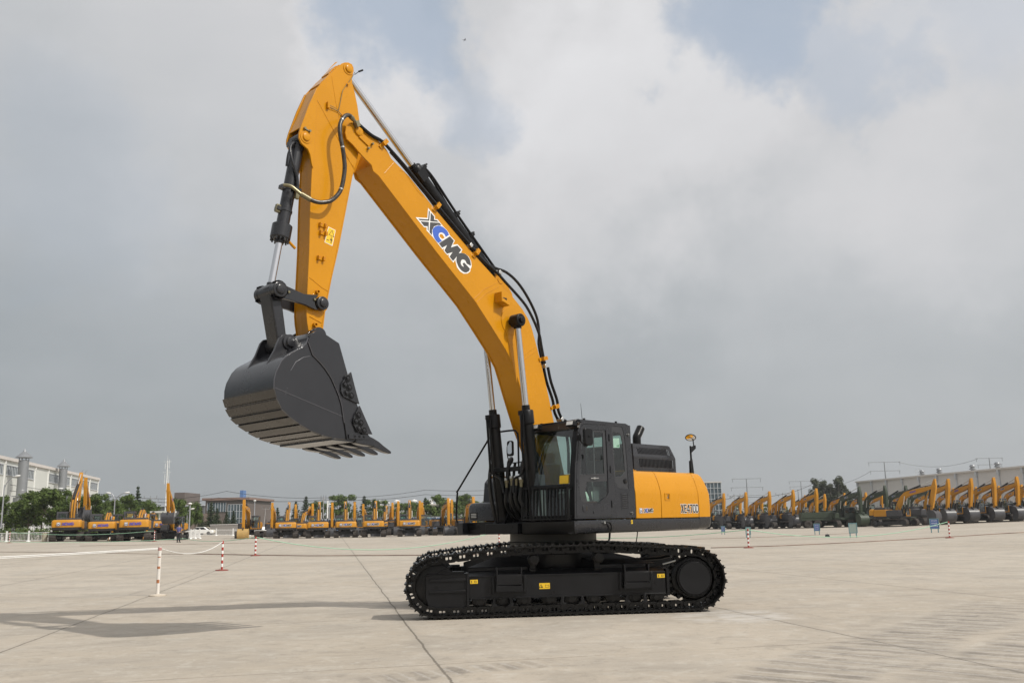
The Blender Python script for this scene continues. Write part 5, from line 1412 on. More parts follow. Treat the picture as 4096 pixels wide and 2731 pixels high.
def leaf_cloud(rng, clumps, n, size):
    """quads scattered through ellipsoid clumps (centre, radii)"""
    v = []; f = []
    wts = [c[1][0] * c[1][1] * c[1][2] for c in clumps]; tot = sum(wts)
    for c, w in zip(clumps, wts):
        for i in range(max(8, int(n * (w / tot) ** 1.0))):
            d = Vector((rng.gauss(0, 1), rng.gauss(0, 1), rng.gauss(0, 1))).normalized(); r = rng.random() ** .45
            p = Vector((c[0][0] + d.x * c[1][0] * r, c[0][1] + d.y * c[1][1] * r, c[0][2] + d.z * c[1][2] * r))
            nrm = (d + Vector((rng.uniform(-.8, .8), rng.uniform(-.8, .8), rng.uniform(-.3, 1.0)))).normalized()
            a = nrm.orthogonal().normalized(); bb = nrm.cross(a); an = rng.uniform(0, pi)
            s = size * rng.uniform(.6, 1.3); a2 = (a * cos(an) + bb * sin(an)) * s; b2 = (bb * cos(an) - a * sin(an)) * s * rng.uniform(.5, .9)
            k = len(v); v += [p - a2 * .9, p - b2 * .6, p + a2, p + b2 * .7]; f.append((k, k + 1, k + 2, k + 3))
    return v, f


def tree_meshes(kind, seed):
    rng = random.Random(seed); tr = MB()
    if kind == 'broad':
        H = 6.0; tr.tube([(0, 0, -.1), (.03, .02, 1.2), (-.02, .05, 2.2), (.05, 0, 3.6)], lambda t: .11 - .07 * t, 7)
        cl = []
        for i in range(36):
            a = rng.uniform(0, 2 * pi); r = rng.uniform(0, 1.95); z = rng.uniform(2.0, 5.6); r *= 1 - .3 * abs((z - 3.6) / 2.2) ** 1.5
            cl.append(((r * cos(a), r * sin(a), z), (rng.uniform(.4, .75), rng.uniform(.4, .75), rng.uniform(.35, .6))))
            if i % 3 == 0: tr.tube([(0, 0, rng.uniform(1.3, 2.6)), (r * cos(a) * .5, r * sin(a) * .5, z * .75), (r * cos(a), r * sin(a), z)], lambda t: .045 - .03 * t, 5)
        v, f = leaf_cloud(rng, cl, 5200, .16); lm = M_LEAF; bk = M_BARK
    elif kind == 'conifer':
        H = 7.0; tr.tube([(0, 0, -.1), (0, 0, 3), (0.02, 0, H)], lambda t: .12 - .10 * t, 7); cl = []; v = []; f = []
        for L_ in range(15):
            z = .8 + L_ * .42; R_ = (1 - (z - .5) / 6.9) * 1.9 * rng.uniform(.85, 1.1)
            m = max(4, int(10 - L_ * .4))
            for j in range(m):
                a = 2 * pi * j / m + rng.uniform(-.3, .3); rr = R_ * rng.uniform(.75, 1.1)
                for q in range(3):
                    tt = (q + .6) / 3; cl.append(((rr * tt * cos(a), rr * tt * sin(a), z - rr * tt * .16 + rng.uniform(-.12, .12)), (.20 + .13 * rr, .20 + .13 * rr, .17)))
                if L_ % 2 == 0: tr.tube([(0, 0, z), (rr * cos(a), rr * sin(a), z - .1)], lambda t: .03 - .02 * t, 4)
        cl.append(((0, 0, H - .2), (.10, .10, .5)))
        v, f = leaf_cloud(rng, cl, 6000, .13); lm = M_LEAF2; bk = M_BARK
    elif kind == 'poplar':
        H = 10.0; cl = []
        for s_ in range(4):
            ox, oy = rng.uniform(-1.5, 1.5), rng.uniform(-.6, .6); hh = rng.uniform(7.5, 10.5)
            tr.tube([(ox * .3, oy * .3, -.1), (ox * .8, oy * .8, 3), (ox, oy, hh * .9)], lambda t: .13 - .10 * t, 6)
            for i in range(16):
                z = rng.uniform(2.2, hh); w = .95 * (1 - abs((z - hh * .5) / (hh * .55)) ** 2) + .25
                a = rng.uniform(0, 2 * pi); cl.append(((ox + w * .7 * cos(a), oy + w * .7 * sin(a), z), (rng.uniform(.35, .6), rng.uniform(.35, .6), rng.uniform(.5, .9))))
        v, f = leaf_cloud(rng, cl, 6000, .20); lm = M_LEAF3; bk = M_BARKW
    else:
        H = 1.2; cl = [((rng.uniform(-1.6, 1.6), rng.uniform(-.5, .5), rng.uniform(.3, .9)), (.5, .4, .4)) for i in range(12)]
        tr.tube([(0, 0, -.1), (0, 0, .5)], .04, 5); v, f = leaf_cloud(rng, cl, 900, .12); lm = M_LEAF; bk = M_BARK
    me = bpy.data.meshes.new('crown'); me.from_pydata([tuple(p) for p in v], [], f); me.materials.append(lm)
    return me, tr.mesh('trunk', bk)


TREES = {k: [tree_meshes(k, 11 * i + 3) for i in range(n)] for k, n in (('broad', 4), ('conifer', 3), ('poplar', 2), ('shrub', 2))}


def tree(kind, name, px, Y, h, label, group, w=1.0, cat='tree', seed=None):
    i = seed if seed is not None else random.randrange(99)
    cm, tm = TREES[kind][i % len(TREES[kind])]
    H = {'broad': 6.0, 'conifer': 7.2, 'poplar': 10.0, 'shrub': 1.3}[kind]
    e = empty(name, at(px, Y), random.uniform(0, 6.28)); k = h / H; e.scale = (k * w, k * w, k)
    for n, m in (('trunk', tm), ('crown', cm)):
        o = bpy.data.objects.new(n, m); COL.objects.link(o); o.parent = e
    tag(e, label, cat, group); return e


# broadleaf row in front of the factory
row = [(-10, 118, 7.4), (62, 122, 6.6), (110, 117, 8.2), (165, 121, 8.0), (215, 116, 8.4), (262, 123, 7.6), (322, 128, 7.8), (372, 122, 7.6), (420, 127, 6.8), (462, 131, 5.8)]
names = ['at the left edge of the photo', 'with a round crown beside the edge tree', 'with a tall crown just left of the first metal stack', 'standing between the two metal stacks',
         'with the tallest crown below the second metal stack', 'half hidden behind the raised yellow boom', 'right behind the raised boom and dark bucket', 'below the right corner of the factory', 'under the curved street lamp', 'smallest, at the right end of the row']
for i, (px, Y, h) in enumerate(row):
    tree('broad', 'broadleaf_tree', px, Y, h * .76, 'green broadleaf tree ' + names[i], 'broadleaf trees in front of the white factory', 1.12, seed=i)
for i, (px, Y, h) in enumerate([(500, 150, 6.6), (530, 158, 5.6), (560, 165, 6.2), (598, 150, 5.4)]):
    tree('broad' if i != 2 else 'broad', 'broadleaf_tree', px, Y, h, ['dull green tree left of the dark spire tree', 'low bushy tree under the dark spire tree', 'bushy tree right of the dark spire tree', 'thin yellowish tree in front of the grey hall'][i], 'dull green trees left of the grey hall', 1.1, seed=i + 1)
tree('conifer', 'conifer_tree', 543, 160, 8.6, 'dark pointed conifer above the bushes left of the telecom mast', 'conifers', .8)
for i, (px, Y, h) in enumerate([(718, 150, 6.0), (742, 158, 5.0), (780, 165, 6.0)]):
    tree('broad', 'broadleaf_tree', px, Y, h, ['thin tree in front of the grey hall right of the raised arm', 'small tree in front of the grey hall beside the lamp post', 'tree between the grey hall and the brown office block'][i], 'trees in front of the grey hall', .8)
for i in range(6):
    tree('shrub', 'shrub', [20, 95, 160, 330, 380, 440][i], [111, 112, 113, 113, 113, 116][i], [1.9, 1.6, 1.8, 1.7, 1.6, 1.8][i], 'low green shrub behind the white railing, ' + ['nearest the left edge', 'second from the left edge', 'beside the litter bin', 'behind the left rear-facing excavator', 'behind the middle rear-facing excavator', 'behind the right rear-facing excavator'][i], 'shrubs behind the white railing', 1.2, 'shrub')
# conifers and rounder trees behind the middle row
mids = [(804, 'c', 5.6), (842, 'c', 7.4), (866, 'c', 6.2), (905, 'c', 5.4), (932, 'c', 5.6), (1108, 'c', 6.3), (1146, 'c', 6.6), (1182, 'c', 8.2), (1222, 'c', 9.6), (1262, 'b', 8.0), (1288, 'c', 5.8), (1364, 'b', 9.4), (1338, 'b', 6.0), (1418, 'c', 7.8),
        (1456, 'c', 8.8), (1506, 'b', 8.2), (1540, 'c', 7.4), (1572, 'b', 5.6), (1622, 'b', 7.6), (1662, 'b', 7.6), (1702, 'c', 8.0), (1748, 'b', 9.0), (1768, 'c', 7.0), (1812, 'b', 7.6), (1856, 'b', 9.4), (1890, 'b', 7.4), (1935, 'b', 7.6), (1968, 'b', 6.8)]
ordw = ['first', 'second', 'third', 'fourth', 'fifth', 'sixth', 'seventh', 'eighth', 'ninth', 'tenth', 'eleventh', 'twelfth', 'thirteenth', 'fourteenth', 'fifteenth', 'sixteenth', 'seventeenth', 'eighteenth', 'nineteenth', 'twentieth']
nc = nb = 0
for px, kd, h in mids:
    Y = 190 + (px * 7 % 23)
    if kd == 'c':
        nc += 1; h *= .88; where = 'in front of the brown office block' if px < 960 else 'behind the middle row of excavators'
        k = nc if px < 960 else nc - 5
        tree('conifer', 'conifer_tree', px, Y - (10 if px < 960 else 0), h, '%s dark conifer from the left %s' % (ordw[k - 1], where), 'conifers behind the middle row', 1.15)
    else:
        nb += 1; h *= .84; tree('broad', 'broadleaf_tree', px, Y, h, '%s rounded green tree from the left behind the middle row of excavators' % ordw[nb - 1], 'rounded trees behind the middle row', 1.15)
# poplars left of the warehouse on the right
for i, (px, h) in enumerate([(3256, 10.0), (3286, 11.6), (3312, 10.6), (3336, 11.2), (3366, 12.0), (3390, 10.6)]):
    tree('poplar', 'poplar_tree', px, 262, h, '%s poplar from the left in the clump beside the warehouse' % ordw[i], 'poplars beside the warehouse', 1.35)
for i, (px, h) in enumerate([(2935, 5.0), (3045, 5.2), (3140, 4.6)]):
    tree('broad', 'broadleaf_tree', px, 230, h, ['bushy tree showing behind the booms nearest the glass tower', 'bushy tree behind the booms under the large pylon', 'bushy tree behind the booms under the low pole'][i], 'bushes behind the right rows', 1.2)
# far-off belt of woodland closing the horizon
rng = random.Random(5); cl = []
v = []; f = []
for px in range(-150, 4350, 20):
    Y = 520 + rng.uniform(-25, 25); p = at(px, Y); h = rng.uniform(4.5, 8.5)
    cl.append(((p.x, p.y, p.z + h * .45), (6.0, 4.0, h * .55)))
v, f = leaf_cloud(rng, cl, 15000, 1.0)
me = bpy.data.meshes.new('far_wood'); me.from_pydata([tuple(p) for p in v], [], f); me.materials.append(M_LEAF3)
o = bpy.data.objects.new('far_wood', me); COL.objects.link(o); tag(o, 'hazy dull green belt of woodland along the horizon', 'woodland', kind='stuff')

# ================================================================== BUILDINGS
M_CLAD = mat('white_cladding', (.60, .61, .57), .6, var=.04, vscale=.15)
M_CLADG = mat('grey_cladding', (.60, .57, .545), .6, var=.04, vscale=.12)
M_TRIMR = mat('roof_trim', (.62, .58, .54), .5)
M_WIN = mat('window_grey', (.10, .115, .12), .25)
M_LOUV = mat('louvre_metal', (.50, .52, .54), .5)
M_STACK = mat('duct_metal', (.27, .28, .29), .42, metal=.45, var=.08, vscale=.5)
M_BROWN = mat('brown_stone', (.145, .115, .10), .6, var=.08, vscale=.1)
M_GLBLUE = mat('curtain_glass', (.075, .105, .125), .15, var=.25, vscale=.15)
M_HALL = mat('dark_grey_cladding', (.12, .12, .125), .6)


class Wall:
    """vertical wall frame from A to B (ground points); s along, z up, n outwards (towards the camera side)"""
    def __init__(w, A, B, z0):
        w.A = Vector((A[0], A[1], z0)); d = Vector((B[0] - A[0], B[1] - A[1], 0)); w.len = d.length; w.d = d.normalized(); w.n = Vector((w.d.y, -w.d.x, 0))
        if w.n.y > 0 and abs(w.n.y) > .3: w.n = -w.n
    def quad(w, mb, s0, s1, z0, z1, t0, t1):
        c = w.A + w.d * ((s0 + s1) / 2) + Vector((0, 0, (z0 + z1) / 2)) + w.n * ((t0 + t1) / 2)
        mb.obox(c, w.d * ((s1 - s0) / 2), w.n * ((t1 - t0) / 2), Vector((0, 0, (z1 - z0) / 2)))


# --- white factory hall on the left
zf = gz(-88, 180) - .3
Wf = Wall((-96, 215), (-70.0, 95.4), zf); Wf.n = Vector((.977, .213, 0)).normalized()
if Wf.n.dot(Vector((1, 0, 0))) < 0: Wf.n = -Wf.n
FH = 12.9
fac_ = empty('factory_hall', Wf.A); tag(fac_, 'long white factory hall with high louvred windows at the far left', 'factory')
iv = Matrix.Translation(-Wf.A)
b = MB(iv); Wf.quad(b, 0, Wf.len, 0, FH - .5, -40, 0); b.build('wall', M_CLAD, fac_)
b = MB(iv); Wf.quad(b, -.3, Wf.len + .3, FH - .5, FH, -40.3, .35); b.build('roof', M_TRIMR, fac_)
bay = 8.45; nb_ = int(Wf.len / bay)
for i in range(nb_):
    s0 = i * bay
    if i in (5,): continue
    b = MB(iv).use(M_WIN); Wf.quad(b, s0 + .9, s0 + bay - .9, FH - 2.75, FH - 1.3, .0, .05)
    f_ = b.build('window', None, fac_)
    b = MB(iv).use(M_LOUV)
    for k in range(8): s_ = s0 + .9 + (bay - 1.8) * (k + .5) / 8; Wf.quad(b, s_ - .10, s_ + .10, FH - 2.75, FH - 1.3, .05, .07)
    Wf.quad(b, s0 + .75, s0 + bay - .75, FH - 2.9, FH - 2.75, .0, .16); Wf.quad(b, s0 + .75, s0 + bay - .75, FH - 1.3, FH - 1.18, .0, .16); b.build('louvre_bars', None, f_)
for i in range(nb_ + 1):
    s0 = i * bay + .15; b = MB(iv).use(M_WHT); Wf.quad(b, s0 - .07, s0 + .07, 0, FH - 1.1, .0, .12); Wf.quad(b, s0 - .12, s0 + .12, FH - 1.1, FH - .5, 0, .22); b.build('downpipe', None, fac_)
for i in range(3, nb_):
    s0 = i * bay; b = MB(iv).use(M_WIN); Wf.quad(b, s0 + .4, s0 + bay - .4, .6, 3.9, .0, .05); f_ = b.build('ground_floor_window', None, fac_)
    b = MB(iv).use(M_WHT)
    for k in range(9): s_ = s0 + .4 + (bay - .8) * k / 8; Wf.quad(b, s_ - .09, s_ + .09, .6, 3.9, .05, .14)
    for z in (.6, 2.3, 3.9): Wf.quad(b, s0 + .3, s0 + bay - .3, z - .10, z + .10, .05, .15)
    b.build('window_bars', None, f_)
for k, (s_, r) in enumerate(((10.5, 0), (13.5, 0))):
    b = MB(iv); q = Wf.A + Wf.d * s_ + Vector((0, 0, FH)) + Wf.n * -.6; b.bar(q, q + Vector((0, 0, .9)), .06, .06); b.bar(q + Vector((-.2, 0, .6)), q + Vector((.45, 0, 1.2)), .05, .05); b.build('roof_antenna', M_STACK, fac_)

# --- the two exhaust stacks with conical hats
for (px, Y, topy, wpx, lab) in ((73, 150, 1794, 39, 'large grey metal exhaust stack with a conical hat, nearer the left edge'), (236, 178, 1835, 31, 'grey metal exhaust stack with a conical hat, farther from the left edge')):
    p = at(px, Y); r = wpx / CF * Y / 2 * .98; H = hgt(px, topy, Y) - p.z
    e = empty('exhaust_stack', p); tag(e, lab, 'chimney', 'metal exhaust stacks beside the factory')
    b = MB(); b.lathe([(r, -.3), (r, H - 1.9), (r * 1.02, H - 1.88)], (0, 0, 0), (0, 0, 1), 28)
    for z in (H - 6.7, H - 10, 2): b.lathe([(r, z - .06), (r * 1.03, z), (r, z + .06)], (0, 0, 0), (0, 0, 1), 28)
    b.build('stack_shaft', M_STACK, e)
    b = MB(); b.lathe([(r, H - 7.75), (r * 1.22, H - 7.7), (r * 1.22, H - 7.55), (r, H - 7.5)], (0, 0, 0), (0, 0, 1), 28); b.bar((-r * 1.9, -.2, H - 7.6), (-r, 0, H - 7.6), .1, .15); b.build('collar', M_STACK, e)
    b = MB(); b.lathe([(r * 1.62, H - 1.5), (r * 1.65, H - 1.42), (r * .45, H - .55), (r * .3, H - .5), (.05, H)], (0, 0, 0), (0, 0, 1), 28); b.build('conical_hat', M_STACK, e)
    for k in range(8):
        a = 2 * pi * k / 8; b = MB(); b.cyl((r * .96 * cos(a), r * .96 * sin(a), H - 1.92), (r * .96 * cos(a), r * .96 * sin(a), H - 1.45), .05, n=6); b.build('hat_strut', M_STACK, e)
    b = MB(); b.box(-r * 1.55, -r * .72, -.2, 1.2, -.3, H - 7.8); b.build('duct_box', M_STACK, e)

# --- long grey warehouse on the right
zw = gz(100, 220) - .4
Aw = at(3442, 253); Bw = at(4096, 187); dW = (Bw - Aw); Bx = Aw + dW * 1.7
Ww = Wall((Aw.x, Aw.y), (Bx.x, Bx.y), zw)
if Ww.n.y > 0: Ww.n = -Ww.n
WH = hgt(3442, 1924, 253) - zw
wh_ = empty('warehouse', Ww.A); tag(wh_, 'long windowless light grey warehouse behind the excavators on the right', 'warehouse')
iv = Matrix.Translation(-Ww.A)
b = MB(iv); Ww.quad(b, 0, Ww.len, -.5, WH - .35, -35, 0); b.build('wall', M_CLADG, wh_)
b = MB(iv); Ww.quad(b, -.5, Ww.len + .5, WH - .35, WH, -35.5, .5); rf = b.build('roof', M_TRIMR, wh_)
b = MB(iv); Ww.quad(b, -.1, Ww.len, -.5, 1.3, 0, .06); b.build('plinth', M_HALL, wh_)
n_b = 15
for i in range(n_b + 1):
    s_ = .3 + i * (Ww.len - .6) / n_b; b = MB(iv).use(M_LOUV); Ww.quad(b, s_ - .14, s_ + .14, -.4, WH - 1.3, .0, .22); Ww.quad(b, s_ - .28, s_ + .28, WH - 1.4, WH - .35, .0, .45); b.build('downpipe', None, wh_)
b = MB(iv).use(M_WHT); q = Ww.A + Ww.d * .9 + Vector((0, 0, WH - 4.5)) + Ww.n * .1; b.obox(q, Ww.d * .12, Ww.n * .12, Vector((0, 0, .4))); b.build('wall_lamp', None, wh_)
for px in (3603, 3670, 3800, 3897, 4077):
    t_s = None
    # where the column meets the wall line
    lo, hi = 0.0, Ww.len
    for _ in range(40):
        mid_ = (lo + hi) / 2; p = Ww.A + Ww.d * mid_
        d0 = ray(px, 1950); side_ = p.x / p.y - d0.x / d0.y
        if side_ < 0: lo = mid_
        else: hi = mid_
    q = Ww.A + Ww.d * lo - Ww.n * 6 + Vector((0, 0, WH)); q = q + Vector((0, 0, 0))
    b = MB(iv); b.lathe([(r_ * .8, h_ * .85 - .1) for r_, h_ in ((.55, 0), (.55, .8), (.95, .95), (.95, 1.05), (.6, 1.3), (.6, 1.5), (.85, 1.6), (.85, 1.7), (.65, 1.9), (.6, 2.1), (0, 2.15))], q, (0, 0, 1), 16); b.build('roof_vent', M_STACK, rf)
b = MB(iv); q = Ww.A + Ww.d * 12 - Ww.n * 10 + Vector((0, 0, WH))
for dx in (0, 1.3, 2.6): b.bar(q + Ww.d * dx, q + Ww.d * dx + Vector((0, 0, 2.4)), .08, .08)
for z in (.8, 1.6, 2.3): b.bar(q + Vector((0, 0, z)), q + Ww.d * 2.6 + Vector((0, 0, z)), .06, .06)
b.build('roof_ladder', M_LOUV, rf)


def block(name, px0, px1, Y, topy, depth, m, label, cat, group=None, rot=0):
    A, B = at(px0, Y), at(px1, Y); z0 = min(A.z, B.z) - 1
    h = hgt((px0 + px1) / 2, topy, Y) - z0
    e = empty(name, (A.x, Y, z0)); tag(e, label, cat, group)
    w = B.x - A.x; b = MB(); b.box(0, w, 0, depth, 0, h); b.build('wall', m, e)
    return e, w, h


e, w, h = block('exhibition_hall', 600, 812, 300, 2020, 40, M_HALL, 'wide low dark grey hall behind the trees, left of the brown office block', 'hall')
b = MB().box(-.3, w + .3, -.3, 40.3, h - .35, h); b.build('roof_edge', M_LOUV, e)
b = MB().box(w * .32, w * .52, 5, 20, h, h + 4.2); b.build('roof_house', M_BROWN, e)
e, w, h = block('gate_canopy', 596, 664, 140, 2043, 3, M_HALL, 'pale flat gate canopy on round posts beside the right-hand machines of the left group', 'canopy')
for ch in [c for c in COL.objects if c.parent == e]: bpy.data.objects.remove(ch)
b = MB().box(0, w, 0, 4, h - .25, h); b.build('roof', M_CLAD, e)
for x in (.3, w * .5, w - .3): b = MB().cyl((x, .5, 0), (x, .5, h - .25), .12, n=14); b.build('post', M_CLAD, e)
e, w, h = block('office_block', 818, 985, 265, 2000, 26, M_BROWN, 'brown stone office block with glass corner and blue rooftop box', 'office building')
b = MB().box(-.8, w + .8, -.8, 26.8, h, h + .7); b.build('roof', mat('roof_brown', (.23, .15, .12), .6), e)
b = MB().box(w * .55, w * .97, -.25, 0, 1, h - 1.2); gl = b.build('window', M_GLBLUE, e)
b = MB().use(M_LOUV)
for i in range(7): x = w * .55 + w * .42 * i / 6; b.box(x - .06, x + .06, -.36, -.25, 1, h - 1.2)
for i in range(5): z = 1 + (h - 2.2) * i / 4; b.box(w * .55, w * .97, -.34, -.25, z - .05, z + .05)
b.build('window_frame', None, gl)
b = MB().box(w * .05, w * .50, -.2, 0, h - 3.2, h - .6); gl = b.build('window', M_GLBLUE, e); b = MB().use(M_LOUV)
for i in range(8): x = w * .05 + w * .45 * i / 7; b.box(x - .06, x + .06, -.3, -.2, h - 3.2, h - .6)
b.build('window_frame', None, gl)
b = MB().box(-5.5, 2.5, -2, 12, 0, h - 3.6); b.build('side_wing', mat('wing_brown', (.22, .17, .14), .6), e)
b = MB().box(w * .62, w * .70, 8, 11, h + .7, h + 3.0); b.build('rooftop_box', mat('roof_box_blue', (.10, .20, .42), .5), e)
b = MB().use(mat('facade_stain', (.10, .085, .075), .5))
for r in range(4):
    for c in range(5): b.box(w * (.62 + .07 * c) - 18 * 0, w * (.62 + .07 * c), 0, 0, 0, 0) if False else None
e, w, h = block('site_wall', 840, 968, 175, 2098, 1.5, mat('site_wall_grey', (.26, .24, .22), .8), 'low grey concrete wall in front of the brown office block', 'wall')
b = MB().box(-.05, w + .05, -.08, 1.58, h, h + .12); b.build('coping', M_CLADG, e)
e, w, h = block('glass_tower', 2790, 2892, 330, 1930, 22, M_GLBLUE, 'blue grey glass office tower just right of the foreground machine', 'office building')
b = MB().use(M_LOUV)
for i in range(8): x = w * i / 7; b.box(x - .09, x + .09, -.22, -.02, 0, h)
for i in range(9): z = h * i / 8; b.box(0, w, -.20, -.03, z - .08, z + .08)
b.build('window_frame', None, e); b = MB().box(-.2, w + .2, -.3, 22, h, h + .4); rf2 = b.build('roof', M_TRIMR, e)
b = MB().cyl((w * .25, 3, h), (w * .25, 3, h + 2.4), .12, n=6); b.build('roof_antenna', M_LOUV, rf2)
e, w, h = block('far_shed', 1492, 1830, 330, 2021, 30, M_CLAD, 'long pale industrial shed behind the middle row trees', 'shed')
b = MB().box(-1, w + 1, -1, 31, h, h + .5); rf3 = b.build('roof', M_TRIMR, e)
for i in range(5):
    x = w * (.04 + .21 * i); b = MB().lathe([(.6, 0), (.6, 1.1), (1.1, 1.2), (1.1, 1.5), (0, 1.9)], (x, 8, h + .5), (0, 0, 1), 12); b.build('roof_vent', M_WHT, rf3)
e, w, h = block('far_shed', 470, 830, 420, 2088, 20, M_CLAD, 'low distant pale shed seen between the trees by the telecom mast', 'shed')
# blue hoarding behind the middle row
e, w, h = block('site_hoarding', 1192, 1830, 168, 2071, .15, mat('hoarding_blue', (.12, .20, .36), .6), 'blue metal hoarding running behind the middle row of excavators', 'fence')
for i in range(24): b = MB().box(w * i / 23 - .05, w * i / 23 + .05, -.08, -.01, 0, h + .05); b.build('post', M_LOUV, e)
b = MB().box(0, w, -.05, -.005, h - .1, h + .02); b.build('top_rail', M_LOUV, e)

# ================================================================== POLES, MASTS, LAMPS
M_POLE = mat('concrete_pole', (.30, .29, .28), .8)
M_STEELG = mat('galvanised', (.33, .34, .36), .5, metal=.3)


def pylon(px, Y, topy, arms, label, group, w=1.0, m=None):
    p = at(px, Y); H = hgt(px, topy, Y) - p.z; m = m or M_STEELG
    e = empty('power_pylon' if w > .6 else 'power_pole', p); tag(e, label, 'pylon' if w > .6 else 'pole', group)
    b = MB(); b.cyl((0, 0, -.5), (0, 0, H), .42 * w, .16 * w, n=10); b.build('pole', m, e)
    for z, hw_ in arms:
        b = MB(); zz = H * z; b.bar((-hw_, 0, zz), (hw_, 0, zz), .16 * w, .16 * w)
        a_ = b.build('cross_arm', m, e)
        for s in (-1, 0, 1) if w < .6 else (-1, 1):
            b = MB().cyl((s * hw_ * .95, 0, zz - .05), (s * hw_ * .95, 0, zz + (.5 if w < .6 else -1.2)), .07 * max(w, .7), n=6); b.build('insulator', M_STACK, a_)
    return e, H


PY = {}
for k, a in {
    'A': (2996, 330, 1913, [(.995, 5.2), (.80, 5.8), (.62, 6.2), (.46, 6.0)], 'tall power pylon with four cross arms above the right row'),
    'B': (3214, 400, 1923, [(.995, 5.2), (.86, 5.0), (.58, 5.4), (.42, 5.0)], 'power pylon with four cross arms beside the poplars'),
    'C': (3557, 330, 1846, [(.995, 5.8), (.84, 5.4), (.63, 5.6)], 'power pylon rising behind the left part of the warehouse'),
    'D': (3982, 330, 1830, [(.995, 4.8), (.88, 4.4)], 'power pylon top showing above the warehouse near the right edge')}.items():
    PY[k] = pylon(*a, 'power pylons on the right') + (a,)
PP = {}
for k, a in {
    'a': (2942, 235, 1978, [(.97, 1.6), (.90, 1.1)], 'low pole with cross arm between glass tower and large pylon'),
    'b': (3137, 250, 1973, [(.97, 1.9), (.90, 1.2)], 'low wooden pole with cross arm right of the large pylon'),
    'c': (595, 170, 1990, [(.98, 1.2), (.88, 1.5)], 'thin pole with cross arms left of the telecom mast'),
    'd': (1292, 180, 1988, [(.985, .5), (.94, .5)], 'slim concrete pole carrying wires above the middle row'),
    'e': (1052, 190, 2032, [(.97, .8)], 'leaning thin pole left of the middle row')}.items():
    PP[k] = pylon(*a, 'slim power poles', w=.38, m=M_POLE) + (a,)
PP['e'][0].rotation_euler = (0, radians(5), 0)
p = at(3200, 300); e = empty('steel_mast', p); tag(e, 'bare thin steel mast left of the pylon beside the poplars', 'mast')
b = MB(); b.cyl((0, 0, -.4), (0, 0, hgt(3197, 1957, 300) - p.z), .28, .12, n=8); b.build('pole', M_STEELG, e)


def wire(name, pts, label, sag=1.0, r=.03, m=None, cat='cable', group=None, n=14, kind=None):
    P = []
    for a_, b_ in zip(pts, pts[1:]):
        a_, b_ = Vector(a_), Vector(b_)
        for i in range(n): t_ = i / n; q = a_.lerp(b_, t_); q.z -= sag * 4 * t_ * (1 - t_); P.append(q)
    P.append(Vector(pts[-1])); O_ = P[0].copy()
    b = MB(Matrix.Translation(-O_)); b.tube(P, r, 5); o = b.build(name, m or M_BLK); o.location = O_; tag(o, label, cat, group, kind); return o


def top(ent, z, x=0.0): e_, H, a = ent; return Vector((e_.location.x + x, e_.location.y, e_.location.z + H * z))


lastL = at(-120, 150) + Vector((0, 0, 12)); 
wire('overhead_wire', [Vector(at(-60, 150)) + Vector((0, 0, 9)), top(PP['c'], .98), at(900, 175) + Vector((0, 0, 8.0)), top(PP['d'], .99), at(1700, 190) + Vector((0, 0, 8.3)), at(2150, 200) + Vector((0, 0, 9))], 'upper overhead wire over the left and middle excavators', .5, .035, group='overhead wires over the yard')
wire('overhead_wire', [Vector(at(-60, 150)) + Vector((0, 0, 8)), top(PP['c'], .90), at(870, 175) + Vector((0, 0, 6.8)), top(PP['d'], .93), at(1700, 190) + Vector((0, 0, 7.4)), at(2150, 200) + Vector((0, 0, 8))], 'lower overhead wire over the left and middle excavators', .5, .04, group='overhead wires over the yard')
wire('overhead_wire', [top(PY['A'], .46, 6), top(PY['B'], .58, -5)], 'single wire from large pylon to the pylon beside the poplars', 2, .05, group='pylon wires')
wire('overhead_wire', [at(2890, 240) + Vector((0, 0, 7)), top(PP['a'], .98), top(PP['b'], .98), at(3300, 262) + Vector((0, 0, 12))], 'low wire rising from the glass tower over the low poles', .6, .05, group='pylon wires')
wire('overhead_wire', [top(PY['B'], .86, 5), top(PY['C'], .84, -5)], 'wire passing behind the poplars to the pylon behind the warehouse', 2, .05, group='pylon wires')
wire('overhead_wire', [top(PY['C'], .99, 5), top(PY['D'], .99, -4)], 'wire between the two pylons above the warehouse', 2.2, .05, group='pylon wires')

# telecom mast
p = at(657, 300); H = hgt(657, 1822, 300) - p.z
e = empty('telecom_mast', p); tag(e, 'tall slim white telecom mast with small aerials near the top', 'mast')
b = MB(); b.cyl((0, 0, -.5), (0, 0, H * .93), .30, .15, n=12); b.cyl((0, 0, H * .93), (0, 0, H), .08, .04, n=6); b.build('pole', M_WHT, e)
for z in (.92, .86, .78, .72, .66):
    b = MB(); b.bar((-1.3, 0, H * z), (1.3, 0, H * z), .10, .10) if z in (.92, .78) else b.cyl((-.7, 0, H * z - .9), (-.7, 0, H * z + .9), .09, n=6); b.cyl((.6, 0, H * z - .7), (.6, 0, H * z + .7), .08, n=6); b.bar((-.7, 0, H * z), (.7, 0, H * z), .06, .06); b.build('aerial', M_WHT, e)


